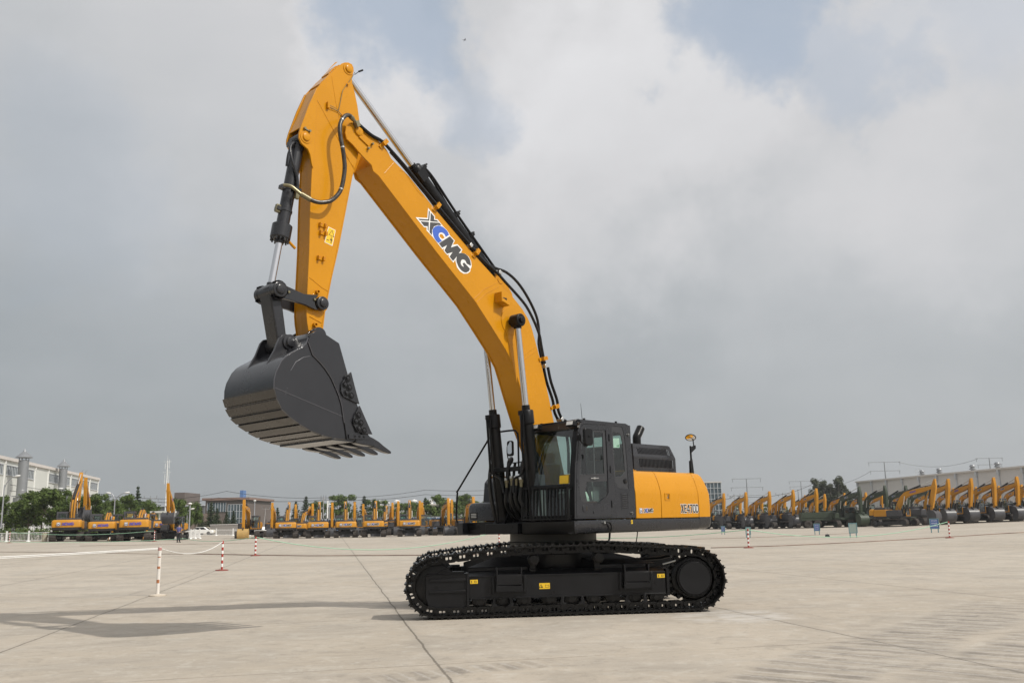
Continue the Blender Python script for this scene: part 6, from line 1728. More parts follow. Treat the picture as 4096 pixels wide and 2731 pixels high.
def lamp(px, Y, topy, reach, label, cols=1, name='street_lamp', group='street lamps'):
    p = at(px, Y); H = hgt(px, topy, Y) - p.z; e = empty(name, p); tag(e, label, 'street lamp', group)
    b = MB(); b.cyl((0, 0, -.3), (0, 0, H * .86), .11, .07, n=8); b.build('pole', M_STEELG, e)
    for s in ((1,) if cols == 1 else (1, -1)):
        k = reach * (1 if s > 0 else .45)
        b = MB(); b.tube([(0, 0, H * .80), (s * k * .25, 0, H * .90), (s * k * .65, 0, H * .965), (s * k, 0, H * .99)], .05, 6, 3); b.build('arm', M_STEELG, e)
        b = MB(); b.lathe([(.02, -.38), (.10, -.2), (.12, 0), (.09, .24), (.02, .36)], (s * (k + .3), 0, H * .995), (s * 1, 0, .12), 12); b.build('lamp_head', M_WHT, e)
    return e


lamp(452, 118, 1970, 1.2, 'curved street lamp rising above the trees right of the factory', 2)
lamp(258, 118, 1952, 1.2, 'curved street lamp standing in front of the factory wall', 2)
lamp(2, 112, 1903, 1.2, 'curved street lamp cut off at the left edge of the photo', 1)
lamp(746, 150, 2034, .5, 'small street lamp with a short arm beside the tall grey post', 1)


def postlamp(px, Y, topy, label, head=True, r=.10, m=None, name='lamp_post'):
    p = at(px, Y); H = hgt(px, topy, Y) - p.z; e = empty(name, p); tag(e, label, 'lamp post', 'straight lamp posts')
    b = MB(); b.cyl((0, 0, -.3), (0, 0, H - .1), r * 1.3, r * .8, n=8); b.build('pole', m or M_STEELG, e)
    if head: b = MB(); b.lathe([(.08, 0), (.24, .08), (.26, .16), (.12, .26), (0, .28)], (0, 0, H - .35), (0, 0, 1), 14); b.build('lamp_head', M_WHT, e)
    return e


postlamp(756, 120, 2007, 'plain tall light grey post behind the raised arm of the left group')
postlamp(1016, 175, 1997, 'thin lamp post with a round white head left of the middle row')
postlamp(1309, 185, 1999, 'white lamp post right of the slim concrete pole', False, .16, M_WHT)
postlamp(1317, 178, 2011, 'dark slim lamp post beside the white one')
postlamp(1416, 180, 2012, 'lamp post with a double head between the second and third tall arms')
postlamp(1679, 185, 2003, 'slim white lamp post behind the right end of the middle row', True, .08, M_WHT)
postlamp(1555, 185, 2006, 'lamp post with round head above the fourth rear-facing machine')
postlamp(1794, 185, 2006, 'lamp post with white head just left of the foreground hand rail')

# ================================================================== RAILINGS, BINS, POSTS, ROPES
def railing(px0, Y0, px1, Y1, label, h=1.15, step=2.6, bars=8):
    A, B = at(px0, Y0), at(px1, Y1); d = B - A; n = max(1, round(d.length / step)); e = empty('white_railing', A); tag(e, label, 'railing', 'white railings')
    for i in range(n + 1):
        q = d * i / n; z = gz(A.x + q.x, A.y + q.y) - A.z; b = MB(); b.box(q.x - .07, q.x + .07, q.y - .07, q.y + .07, z - .1, z + h); b.box(q.x - .09, q.x + .09, q.y - .09, q.y + .09, z + h, z + h + .06)
        b.lathe([(.26, 0), (.22, .08), (.05, .12)], (q.x, q.y, z), (0, 0, 1), 10); b.build('post', M_WHT, e)
    for i in range(n):
        a_ = d * i / n; c_ = d * (i + 1) / n; za = gz(A.x + a_.x, A.y + a_.y) - A.z; a_ = Vector((a_.x, a_.y, za)); c_ = Vector((c_.x, c_.y, gz(A.x + c_.x, A.y + c_.y) - A.z)); b = MB()
        for z in (.14, .98): b.bar(a_ + Vector((0, 0, z)), c_ + Vector((0, 0, z)), .05, .06)
        for k in range(1, bars * 2): q = a_.lerp(c_, k / (bars * 2)); b.bar(q + Vector((0, 0, .14)), q + Vector((0, 0, .98)), .022, .022, (0, 1, 0))
        b.build('rail_panel', M_WHT, e)
    return e


railing(-60, 108, 206, 106, 'white railing at the far left in front of the trees')
railing(744, 118, 800, 125, 'white railing right of the person in blue')
railing(798, 160, 1066, 162, 'white railing in front of the low grey wall', step=3.0)
p = at(180, 104); e = empty('litter_bin', p); tag(e, 'rusty white round litter bin beside the white railing', 'litter bin')
b = MB(); b.lathe([(.24, 0), (.28, .1), (.29, .75), (.31, .78), (.31, .84), (.26, .86)], (0, 0, 0), (0, 0, 1), 18); b.build('drum', mat('bin_cream', (.55, .47, .30), .6, col2=(.62, .60, .52), vscale=5, var=.1), e)
b = MB(); b.lathe([(.27, .84), (.27, .87), (.18, .90), (.0, .91)], (0, 0, 0), (0, 0, 1), 18); b.build('lid', mat('bin_brown', (.30, .17, .07), .6), e)

M_ROPEW = mat('rope_white', (.72, .71, .68), .7)
M_ROPEG = mat('rope_green', (.30, .52, .36), .7)


def banded(x, y, h, r, base, label, kind, rz=0, tilt=0):
    z = gz(x, y); e = empty('barrier_post', (x, y, z), rz); e.rotation_euler = (tilt, tilt * .4, rz); tag(e, label, 'barrier post', 'rope barrier posts')
    b = MB()
    if kind == 'white':
        b.use(M_RUST).cyl((0, 0, .02), (0, 0, h), r, n=18)
        for z0, z1 in ((h * .55, h * .60), (h * .26, h * .33), (h * .78, h * .80)):
            b.use(mat('rust_patch', (.40, .16, .07), .8) if 'rust_patch' not in MATS else MATS['rust_patch']).slab([arc(0, 0, r + .003, -140, -30, 8) + arc(0, 0, r - .01, -30, -140, 8)], (0, 0, z0), (1, 0, 0), (0, 1, 0), (0, 0, 1), 0, z1 - z0)
        b.use(M_RED).cyl((0, 0, h * .93), (0, 0, h * .985), r + .004, n=18); b.use(M_WHT).cyl((0, 0, h * .955), (0, 0, h * .965), r + .006, n=18); b.build('post', None, e)
    else:
        n = 9; 
        for i in range(n): b.use(M_RED if i % 2 == 0 else M_WHT).cyl((0, 0, .02 + (h - .02) * i / n), (0, 0, .02 + (h - .02) * (i + 1) / n), r, n=14)
        b.build('post', None, e)
    b = MB(); b.lathe([(base, 0), (base, .025), (base * .8, .04), (base * .2, .05)], (0, 0, 0), (0, 0, 1), 28); b.build('base', MATS['base_' + kind] if 'base_' + kind in MATS else (mat('base_white', (.50, .44, .36), .7, var=.2) if kind == 'white' else mat('base_red', (.22, .055, .04), .7, var=.2)), e)
    return e


from math import hypot


def gp(px, py):
    """point on the (near level) yard seen at picture position"""
    d = ray(px, py); z = 0.0
    for _ in range(6):
        t_ = (z - CH) / d.z; x, y = d.x * t_, d.y * t_; z = gz(x, y)
    return x, y, z


posts = [(630, 2382, 1.145, .040, .20, 'near white barrier post with rust stains and a round base', 'white'), (887, 2281, 1.09, .038, .24, 'red and white barrier post with red base, second nearest', 'red'), (1021, 2222, 1.03, .05, .26, 'red and white barrier post standing on the dark ground strip', 'red')]
PT = []
for px, py, h, r, bs, lb, kd in posts:
    x, y, z = gp(px, py); banded(x, y, h, r, bs, lb, kd); PT.append(Vector((x, y, z + h * .97)))
for px, Y, h, lb, tl in ((40, 100, 1.15, 'red and white barrier post in front of the railing at the far left', 0), (619, 100, 1.15, 'red and white barrier post right of the left group of machines', 0), (1995, 62, 1.05, 'red and white barrier post seen below the foreground machine', 0),
                     (2986, 49.5, .97, 'leaning red and white barrier post right of the foreground machine', .03), (3788, 57.5, 1.0, 'red and white barrier post beside the right blue notice board', .03)):
    p = at(px, Y); banded(p.x, p.y, h, .045, .26, lb, 'red', 0, tl); PT.append(Vector((p.x, p.y, p.z + h * .97)))
a0 = gp(-700, 2382); 
wire('barrier_rope', [(-14.5, 19.5, .98), PT[0]], 'white rope from the left edge to the near white post', .02, .014, M_ROPEW, 'rope', 'white barrier ropes')
wire('barrier_rope', [(-14.5, 19.5, .955), PT[0] - Vector((0, 0, .02))], 'second white rope just under the rope from the left edge', .03, .012, M_ROPEW, 'rope', 'white barrier ropes')
wire('barrier_rope', [PT[0], PT[1]], 'white rope sagging from the near white post to the red and white post', .26, .014, M_ROPEW, 'rope', 'white barrier ropes')
gg = 'thin green barrier ropes'
wire('barrier_rope', [PT[3], PT[4]], 'green rope sagging in front of the rear-facing machines at the left', .35, .022, M_ROPEG, 'rope', gg)
q = at(-60, 92); wire('barrier_rope', [q + Vector((0, 0, .35)), at(740, 96) + Vector((0, 0, .35)), PT[2]], 'long low green rope from the left edge to the post on the ground strip', .25, .022, M_ROPEG, 'rope', gg)
wire('barrier_rope', [PT[2], PT[5]], 'green rope lying low in front of the middle row', .93, .022, M_ROPEG, 'rope', gg)
wire('barrier_rope', [PT[5], PT[6]], 'green rope passing under the foreground machine tail', .45, .020, M_ROPEG, 'rope', gg)
wire('barrier_rope', [PT[6], PT[7]], 'green rope sagging between the two posts on the right', .62, .020, M_ROPEG, 'rope', gg)

M_BOARD = mat('board_blue', (.05, .09, .24), .5)
M_BOARDG = mat('board_back', (.20, .25, .23), .5)
M_LEG = mat('board_leg', (.10, .20, .22), .5)


def board(px, Y, w, h, m, label, rz=0.0, z0=.55, lines=True):
    p = at(px, Y); e = empty('notice_board', p, rz); tag(e, label, 'notice board', 'notice boards on the right')
    for s in (-1, 1): b = MB(); b.box(s * w * .40 - .03, s * w * .40 + .03, -.02, .03, 0, z0 + (h if not lines else .1)); b.build('leg', M_LEG, e)
    b = MB().use(m).box(-w / 2, w / 2, -.03, 0, z0, z0 + h)
    pnl = b.build('panel', None, e, .004)
    b = MB().use(M_LEG); b.slab([[(-w / 2 - .03, z0 - .03), (w / 2 + .03, z0 - .03), (w / 2 + .03, z0 + h + .03), (-w / 2 - .03, z0 + h + .03)], [(-w / 2 + .02, z0 + .02), (w / 2 - .02, z0 + .02), (w / 2 - .02, z0 + h - .02), (-w / 2 + .02, z0 + h - .02)]], (0, -.02, 0), (1, 0, 0), (0, 0, 1), (0, -1, 0), 0, .03); b.build('frame', None, e)
    if lines:
        b = MB().use(M_WHT); rg = random.Random(px)
        for r in range(3):
            zc = z0 + h * (.82 - .28 * r); x = -w * .34
            while x < w * .30:
                ww = w * rg.uniform(.08, .12)   # block characters too small to read in the photo
                b.box(x, x + ww * .8, -.036, -.031, zc - h * .05, zc - h * .03); b.box(x + ww * .3, x + ww * .42, -.036, -.031, zc - h * .05, zc + h * .06); b.box(x, x + ww * .75, -.036, -.031, zc + h * .02, zc + h * .04); x += ww * 1.35
        b.build('lettering', None, pnl)
    return e


board(2889, 97, .36, .52, M_BOARD, 'blue notice board nearest the tail of the foreground machine', z0=.32)
board(2988, 78, .42, .55, M_BOARDG, 'dark back-turned board behind the leaning barrier post', .3, .30, False)
board(3263, 84, .50, .60, M_BOARD, 'blue notice board left of the dark wheel chock', z0=.34)
board(3406, 68, .60, .66, M_BOARDG, 'pale green back-turned board in the middle of the right side', .15, .34, False)
board(3732, 74, .68, .74, M_BOARD, 'blue notice board beside the right barrier post', z0=.32)
p = at(3303, 72); e = empty('wheel_chock', p, .2); tag(e, 'small dark wheel chock lying between the two middle boards', 'wheel chock')
b = MB().slab([[(-.16, 0), (.16, 0), (.10, .22), (-.13, .22)]], (0, 0, 0), (1, 0, 0), (0, 0, 1), (0, 1, 0), -.1, .1); b.build('wedge', M_GREY, e, .015); b = MB().tube([(-.05, 0, .21), (0, 0, .27), (.05, 0, .21)], .01, 6, 3); b.build('handle', M_BLK, e)
# a bird high in the sky
d = ray(1859, 161).normalized(); c = Vector((0, 0, CH)) + d * 90
e = empty('bird', c, .3); tag(e, 'small dark bird gliding high above the boom', 'bird'); e.scale = (.5, .5, .5)
b = MB(); secs = []
for x, r in ((-.28, .01), (-.15, .05), (0, .075), (.15, .06), (.24, .035), (.30, .01)): secs.append([(x, r * cos(2 * pi * k / 8), r * .8 * sin(2 * pi * k / 8)) for k in range(8)])
b.loft(secs, closed=True)
for s in (1, -1): b.loft([[(-.05, s * .04, .02), (.10, s * .04, .03), (.10, s * .04, .015), (-.05, s * .04, .005)], [(-.04, s * .3, .10), (.08, s * .28, .11), (.08, s * .28, .10), (-.04, s * .3, .09)], [(-.10, s * .62, .05), (-.07, s * .62, .05), (-.07, s * .62, .045), (-.10, s * .62, .045)]], closed=True)
b.add([(-.25, -.04, 0), (-.25, .04, 0), (-.42, .09, 0), (-.42, -.09, 0), (-.3, 0, .015)], [(0, 1, 2, 3), (0, 1, 4)])
b.build('body', M_BLK, e)

# ================================================================== THE PARKED EXCAVATORS
B_YEL = mat('parked_yellow', (.50, .225, .016), .42, var=.05, vscale=.8, spec=.3)
B_BLK = mat('parked_black', (.018, .018, .019), .45, var=.2)
B_GRY = mat('parked_grey', (.055, .055, .06), .4, var=.15)
B_TRK = mat('parked_tracks', (.050, .042, .036), .75, var=.3, vscale=2)
B_GRN = mat('parked_green', (.035, .05, .03), .5, var=.1)
B_GRND = mat('parked_green_dark', (.016, .022, .015), .5)
B_OCH = mat('bucket_ochre', (.42, .27, .09), .55, var=.1)
B_BKT = mat('parked_bucket', (.055, .055, .06), .38, var=.3, vscale=1.2)
B_ROD = mat('parked_rod', (.62, .62, .60), .3, metal=.6)
B_LIL = mat('lettering_violet', (.10, .08, .35), .5)

# side outlines in metres (forward, up)
BOOM_T = [(-.18, .02), (-.05, .22), (.55, .78), (1.5, 1.28), (2.15, 1.42), (2.6, 1.35), (4.2, .78), (5.55, .23), (5.72, .12), (5.72, -.08), (5.55, -.16), (5.3, -.02), (4.1, .28), (2.7, .72), (2.2, .80), (1.7, .72), (.9, .35), (.15, -.18), (-.05, -.2)]
ARM_T = [(-.95, .02), (-.92, .16), (-.80, .20), (-.05, .36), (.25, .33), (2.75, .14), (2.9, .02), (2.86, -.12), (2.7, -.14), (.2, -.22), (-.1, -.2)]


def rot2(p, a, o): return (o[0] + p[0] * cos(a) - p[1] * sin(a), o[1] + p[0] * sin(a) + p[1] * cos(a))


def make_parked(th, ph, bk, col=B_YEL, dark=B_BLK, bucket=B_BKT, rearlogo=True, boomlogo=True, steel=B_TRK, lettering=None, frontframe=True, side=None):
    """th boom angle, ph direction of the arm (degrees, 0 = forwards, -90 = down), bk bucket angle"""
    e = empty('excavator'); BODY = col
    for s in (1, -1):
        y0, y1 = sorted((s * .92, s * 1.56)); yc = (y0 + y1) / 2
        tr = MB(); o_ = arc(-1.75, .455, .455, 90, 270, 9) + arc(1.75, .455, .455, -90, 90, 9); i_ = arc(-1.75, .455, .375, 90, 270, 9) + arc(1.75, .455, .375, -90, 90, 9)
        tr.uw([o_, i_], y0, y1)
        P = resample(o_, .19)
        for q in P:
            c = Vector((max(-1.75, min(1.75, q[0])), .455)); n = (Vector(q) - c).normalized() if abs(q[0]) > 1.74 else Vector((0, 1 if q[1] > .455 else -1)); t_ = Vector((-n.y, n.x))
            tr.obox((q[0] + n.x * .015, yc, q[1] + n.y * .015), (t_.x * .03, 0, t_.y * .03), (0, (y1 - y0) / 2 - .01, 0), (n.x * .022, 0, n.y * .022))
        t = tr.build('crawler_track', steel, e)
        b = MB(); b.box(-1.45, 1.4, *sorted((s * 1.05, s * 1.42)), .26, .60); b.build('track_frame', dark, t)
        for x, r in ((1.75, .33), (-1.75, .33)): b = MB(); b.cyl((x, y0 + .05, .455), (x, y1 - .03, .455), r, n=18); b.build('wheel', dark, t)
    b = MB(); b.box(-.75, .75, -1.05, 1.05, .42, .80); b.cyl((0, 0, .8), (0, 0, 1.05), .62, n=24); b.build('centre_frame', dark, e)
    b = MB(); b.box(-2.0, 1.35, -1.30, 1.30, 1.04, 1.20); b.build('deck', dark, e)
    # counterweight: rounded tail, dark foot
    def plan(hv, u0, u1, r): return [(u0, hv)] + [(u1 + r - r * sin(radians(a)), hv - r + r * cos(radians(a))) for a in range(0, 91, 15)] + [(u1 - .16 * (1 - k * k), (hv - r) * k) for k in (.6, .3, 0)]
    def ring_(w, i, hv=1.36, u1=-2.58): h = plan(hv - i, -1.98, u1 + i, .28); return [(u, v, w) for u, v in h + [(u, -v) for u, v in reversed(h[:-1])]]
    b = MB(); b.loft([ring_(1.36, 0), ring_(1.9, .0), ring_(2.02, .05), ring_(2.08, .14)], closed=True); cw = b.build('counterweight', BODY, e, .01)
    b = MB(); b.loft([ring_(1.05, .16), ring_(1.12, .04), ring_(1.36, .01)], closed=True); b.build('counterweight_foot', dark, e)
    if rearlogo:
        L_ = lettering or M_LET
        b = MB(); emblem(b, (-2.762, .80, 1.52), (0, -1, 0), (0, 0, 1), (-1, 0, 0), .30, .006, M_NAVY)
        b.build('emblem', None, cw); b = MB(); logo(b, (-2.768, .06 + .02, 1.53), (0, -1, 0), (0, 0, 1), (-1, 0, 0), .88, L_, M_BLU if not lettering else lettering, t=.004, white=(False if lettering else None)); b.build('lettering', None, cw)
        for s in (1, -1):
            b = MB(); b.use(M_RED).obox((-2.50, s * 1.17, 1.62), (-.02, s * .0, 0), (-.04, s * -.14, .03 * 1), (0, 0, .045)); b.build('tail_reflector', None, cw)
    b = MB(); b.box(-1.98, -.35, -1.30, 1.30, 1.20, 2.0); b.build('side_panel', side or BODY, e, .05)
    b = MB(); b.box(-1.9, -.55, -1.05, .95, 2.0, 2.26); b.cyl((-1.2, -.7, 2.2), (-1.2, -.7, 2.62), .07, n=10); b.build('engine_hood', B_GRY if col is not B_GRN else B_GRN, e, .06)
    b = MB(); b.box(-.35, 1.25, -1.30, -.45, 1.20, 1.92); b.build('tool_box', B_GRY if col is not B_GRN else B_GRN, e, .05)
    b = MB(); b.tube([(1.25, -1.25, 1.3), (1.32, -1.28, 1.9), (1.0, -1.25, 2.5), (.3, -1.2, 2.6), (-.2, -1.15, 2.3), (-.25, -1.15, 1.95)], .025, 6); b.build('hand_rail', B_BLK, e)
    # cab
    cabp = [(1.28, 1.2), (1.26, 1.75), (1.12, 2.55), (1.0, 2.82), (.85, 2.9), (-.28, 2.92), (-.40, 2.84), (-.44, 1.2)]
    b = MB()
    for y0, y1 in ((1.26, 1.30), (.32, .36)):
        b.uw([cabp, [(1.15, 1.55), (1.02, 2.5), (.92, 2.72), (.33, 2.75), (.33, 1.45)], [(.22, 1.95), (.22, 2.75), (-.26, 2.76), (-.32, 1.95)]], y0, y1)
    b.box(-.30, .9, .36, 1.26, 2.85, 2.91); b.vw([[(.32, 1.2), (1.30, 1.2), (1.30, 2.88), (.32, 2.88)], [(.44, 2.05), (1.18, 2.05), (1.18, 2.72), (.44, 2.72)]], -.44, -.40)
    for y0, y1 in ((.32, .40), (1.22, 1.30)):
        b.loft([[(front2(w), y0, w), (front2(w), y1, w), (front2(w) - .08, y1, w), (front2(w) - .08, y0, w)] for w in (1.2, 1.7, 2.2, 2.55, 2.84)], closed=True)
    b.box(1.19, 1.27, .36, 1.26, 1.2, 1.48); b.box(.94, 1.06, .36, 1.26, 2.70, 2.86); b.box(-.4, 1.2, .36, 1.26, 1.2, 1.25)
    cab_ = b.build('cab', B_GRY if col is not B_GRN else B_GRND, e, .01)
    b = MB(); b.loft([[(front2(w) - .03, .38, w), (front2(w) - .03, 1.24, w)] for w in (1.45, 1.7, 2.2, 2.55, 2.74)]); b.build('windscreen', M_GLS, cab_)
    b = MB(); b.uw([(1.15, 1.5), (1.02, 2.5), (.92, 2.74), (-.3, 2.77), (-.34, 1.9), (.3, 1.45)], 1.275, 1.28); b.build('side_window', M_GLS, cab_)
    b = MB(); b.box(-.41, -.405, .42, 1.2, 2.0, 2.75); b.build('rear_window', M_GLS, cab_)
    b = MB(); b.box(-.2, .3, .6, 1.05, 1.4, 1.75); b.box(-.22, -.06, .6, 1.05, 1.7, 2.35); b.build('seat', M_SEAT, cab_, .04)
    if frontframe and col is B_YEL:
        b = MB(); b.vw([[(.30, 1.16), (1.32, 1.16), (1.32, 2.0), (1.22, 2.0), (1.22, 1.28), (.40, 1.28), (.40, 2.0), (.30, 2.0)]], 1.275, 1.30); b.uw([(1.30, 1.16), (1.30, 1.6), (1.2, 1.6), (1.18, 1.3), (.2, 1.3), (.2, 1.16)], 1.295, 1.315); b.build('door_frame', BODY, cab_)
    # boom, arm, bucket
    F0 = (.35, 1.62); a = radians(th); B_ = [rot2(p, a, F0) for p in BOOM_T]; tip = rot2((5.6, .02), a, F0)
    b = MB(); b.uw(B_, -.21, .21); bm_ = b.build('boom', BODY, e, .02)
    if boomlogo:
        o3 = rot2((3.35, .72), a - radians(0), F0); ex_ = (Vector((cos(a - .36), 0, sin(a - .36)))); ey_ = Vector((-ex_.z, 0, ex_.x))
        for s in (1, -1):
            q = Vector((o3[0], s * .212, o3[1])) - (ex_ * .45 if s < 0 else ex_ * -.5) - ey_ * .0
            b = MB(); logo(b, q, ex_ if s < 0 else -ex_, ey_, (0, s, 0), .62, lettering or M_LET, lettering or M_BLU, t=.004, white=(False if lettering else None)); b.build('lettering', None, bm_)
    c = radians(ph); A_ = [rot2((p[0], -p[1]) if True else p, c, tip) for p in ARM_T]
    b = MB(); b.uw(A_, -.17, .17); b.build('arm', BODY, e, .02)
    atop = rot2((-.85, -.08), c, tip); aend = rot2((2.8, 0), c, tip)
    k = radians(bk); BK = [(0, .12), (.45, .10), (.62, -.05), (1.05, -.55), (1.15, -1.0), (1.02, -1.05), (.35, -1.12), (-.05, -.95), (-.28, -.6), (-.25, -.2), (-.1, .08)]
    Q = [rot2(p, k, aend) for p in [(-.12, .15), (.25, .12), (.55, -.05), (.72, -.35), (.74, -.75), (.60, -1.12), (.3, -1.34), (-.1, -1.42), (-.45, -1.38), (-.50, -1.30), (-.35, -.7), (-.3, -.1)]]
    b = MB()
    for s in (1, -1): b.uw(Q, *sorted((s * .68, s * .64)))
    wr = Q[1:10]; wi_ = offset_poly(Q, .05)[1:10]; b.uw(wr + list(reversed(wi_)), -.66, .66)
    bkt = b.build('bucket', bucket, e)
    t0, t1 = Vector(Q[7]), Vector(Q[8]); dd = (t1 - t0).normalized()
    for i in range(5):
        y = -.56 + .28 * i; b = MB(); p0 = t1 - dd * .05; p1 = t1 + dd * .22; p1.y -= .05; b.bar((p0.x, y, p0.y), (p1.x, y, p1.y), .09, .06, (0, 1, 0)); b.build('tooth', bucket, bkt)
    l0 = rot2((2.2, -.0), c, tip); l1 = Q[2]; l2 = rot2((2.25, -.62), c, tip) if True else l1
    b = MB()
    for s in (-.2, .2): b.bar((l0[0], s, l0[1]), (l2[0], s, l2[1]), .05, .12, (0, 1, 0))
    b.bar((l2[0], 0, l2[1]), (l1[0], 0, l1[1]), .25, .12, (0, 1, 0)); b.build('bucket_link', dark, e)

    def ram2(name, p, q, f, v, r=.085, rr=.045):
        p, q = Vector((p[0], v, p[1])), Vector((q[0], v, q[1])); m_ = p.lerp(q, f); b = MB().cyl(p, m_, r, n=12); o = b.build(name, dark, e); b = MB().cyl(m_, q, rr, n=10); b.build('piston_rod', B_ROD, o)
    for s in (1, -1): ram2('boom_cylinder', (1.15, 1.30), rot2((2.05, 1.0), a, F0), .55, s * .33)
    ram2('arm_cylinder', rot2((2.1, 1.50), a, F0), atop, .55, 0, .10)
    ram2('bucket_cylinder', rot2((.25, -.45), c, tip), l2, .6, 0)
    if True:
        b = MB(); P = [rot2(p, a, F0) for p in ((.1, .35), (.7, .95), (1.5, 1.38), (2.15, 1.50), (2.8, 1.36), (4.2, .88), (5.4, .40))]
        for y in (-.12, .12): b = MB().tube([(p[0], y, p[1]) for p in P], .03, 5); b.build('boom_pipe', dark, bm_)
        b = MB(); b.box(.9, 1.1, .22, .30, 2.9, 3.0) if False else None
    return e


def front2(w):
    tab = [(1.2, 1.28), (1.75, 1.26), (2.55, 1.12), (2.84, .98), (2.9, .85)]
    for (wa, ua), (wb, ub) in zip(tab, tab[1:]):
        if w <= wb: return ua + (ub - ua) * (w - wa) / (wb - wa)
    return .85


PRO = {}
PRO['row'] = make_parked(30, -97, 8, side=B_GRY)                                    # boom out, arm down, bucket on the ground
PRO['rowblue'] = make_parked(30, -103, 4, lettering=B_LIL, side=B_GRY)
PRO['rowside'] = make_parked(30, -103, 4, lettering=B_LIL)
PRO['green'] = make_parked(29, -92, 4, col=B_GRN, dark=B_GRND, bucket=B_GRN, lettering=None, rearlogo=False)
PRO['rear'] = make_parked(24, -100, 0)
PRO['front'] = make_parked(24, -90, 0, rearlogo=False)
PRO['folded'] = make_parked(2, -118, -10, lettering=B_LIL)
PRO['high'] = make_parked(53, -104, -25, lettering=B_LIL)
PRO['highf'] = make_parked(52, -104, -20, lettering=B_LIL)
PRO['ochre'] = make_parked(24, -92, 0, bucket=B_OCH, rearlogo=False)
index_children()
USED = set()


def park(kind, px, Y, rz, label, group, s=1.0, cat='excavator'):
    p = at(px, Y); o = PRO[kind]
    if kind in USED: o = copy_tree(o)
    USED.add(kind); o.location = p; o.rotation_euler = (0, 0, radians(rz)); o.scale = (s, s, s); tag(o, label, cat, group); return o


# facing angle: 0 = to the right, 90 = away, -90 = towards the camera
def away(px): return 90 + math.degrees(math.atan((2048 - px) / CF))


g1 = 'rear-facing excavators of the left group'
park('high', 282, 104, away(282) - 10, 'large yellow excavator seen from behind with tall raised boom, leftmost of the left group', g1, 1.10)
park('folded', 418, 103, away(402) - 8, 'yellow excavator seen from behind with low folded boom, between two larger ones', g1, 1.0)
park('folded', 550, 103, away(530) - 9, 'large yellow excavator seen from behind with low folded boom, right of the middle one', g1, 1.10)
g2 = 'back excavators of the left group'
park('highf', 350, 117, away(350) + 172, 'yellow excavator facing us with its own raised boom behind the leftmost one', g2, 1.06)
park('folded', 486, 115, away(486) - 20, 'yellow excavator mostly hidden behind the middle pair of the left group', g2, 1.05)
park('folded', 628, 116, away(640) + 12, 'yellow excavator with cab showing beside the red and white post of the left group', g2, 1.05)
park('highf', 692, 112, away(706) + 168, 'yellow excavator with raised folded arm directly behind the person in blue', g2, .93)
# middle row
g3 = 'rear-facing excavators of the middle row'
for i, px in enumerate((1146, 1273, 1383, 1497, 1638)):
    park('rear', px, 123, away(px) - 3 + (i * 37 % 5), 'yellow excavator seen from behind, %s from the left in the middle front row' % ordw[i], g3, .98)
g4 = 'camera-facing excavators behind the middle row'
park('ochre', 998, 124, away(998) + 172, 'yellow excavator facing us with an ochre bucket, alone left of the middle row', g4, 1.0)
for i, (px, Y, da) in enumerate(((1098, 140, 176), (1186, 150, 178), (1244, 146, 182), (1328, 142, 180), (1418, 142, 180), (1462, 156, 176), (1560, 150, 184), (1588, 141, 182), (1672, 142, 183), (1694, 152, 178), (1766, 130, 190), (1792, 138, 186), (1860, 126, 192))):
    park('front', px, Y, away(px) + da, 'yellow excavator facing us, %s from the left in the second middle row' % ordw[i], g4, 1.0)
park('rear', 1204, 138, away(1204) - 14, 'yellow excavator seen from behind, farther back, between first and second of the front row', g3, .92)
park('rear', 1536, 150, away(1536) - 4, 'yellow excavator seen from behind, farther back, right of the fourth of the front row', g3, .95)
# right-hand rows, booms to the right and towards us
g5 = 'excavators of the right-hand front row'
left_end = ['partly hidden by the tail of the foreground machine', 'second along from the tail of the foreground machine', 'third along from the tail of the foreground machine', 'above the leaning barrier post', 'directly left of the green ones']
for i, (px, Y) in enumerate(((2828, 154), (2914, 150), (3006, 147), (3098, 143), (3188, 140))):
    park('row', px, Y, -70 - i, 'yellow excavator in the right front row, ' + left_end[i], g5, 1.04)
g6 = 'army green excavators'
for i, (px, Y) in enumerate(((3352, 134), (3456, 133), (3544, 137), (3632, 143))):
    park('green', px - 6, Y, -72 - i * 2, 'dark army green excavator, %s' % ['nearest the large pale green board', 'second green one from the left', 'third green one, behind the first machine by the warehouse', 'fourth green one, mostly hidden behind yellow booms'][i], g6, 1.04)
g7 = 'excavators in front of the warehouse'
wl = ['first one right of the green ones', 'second from the green ones', 'third, in line with the right barrier post', 'fourth, before the two at the right edge', 'second nearest the right edge', 'cut off by the right edge of the photo']
for i, (px, Y) in enumerate(((3578, 119), (3696, 123), (3788, 124), (3880, 125), (3972, 125), (4064, 126))):
    park('rowside' if i == 0 else 'rowblue' if i < 3 else 'row', px, Y, -78 - i if i else -50, 'yellow excavator before the warehouse, ' + wl[i], g7, 1.06)
g8 = 'excavators of the right-hand back row'
for i, (px, Y) in enumerate(((2900, 178), (2985, 176), (3075, 174), (3155, 170), (3232, 166), (3310, 164), (3395, 164), (3460, 166), (3560, 164), (3650, 160), (3740, 158), (3830, 156), (3920, 154), (4010, 152), (4100, 150))):
    park('row', px, Y, -68 - i * 1.0, 'yellow excavator in the back row on the right, %s from the left' % ordw[i], g8, 1.0)
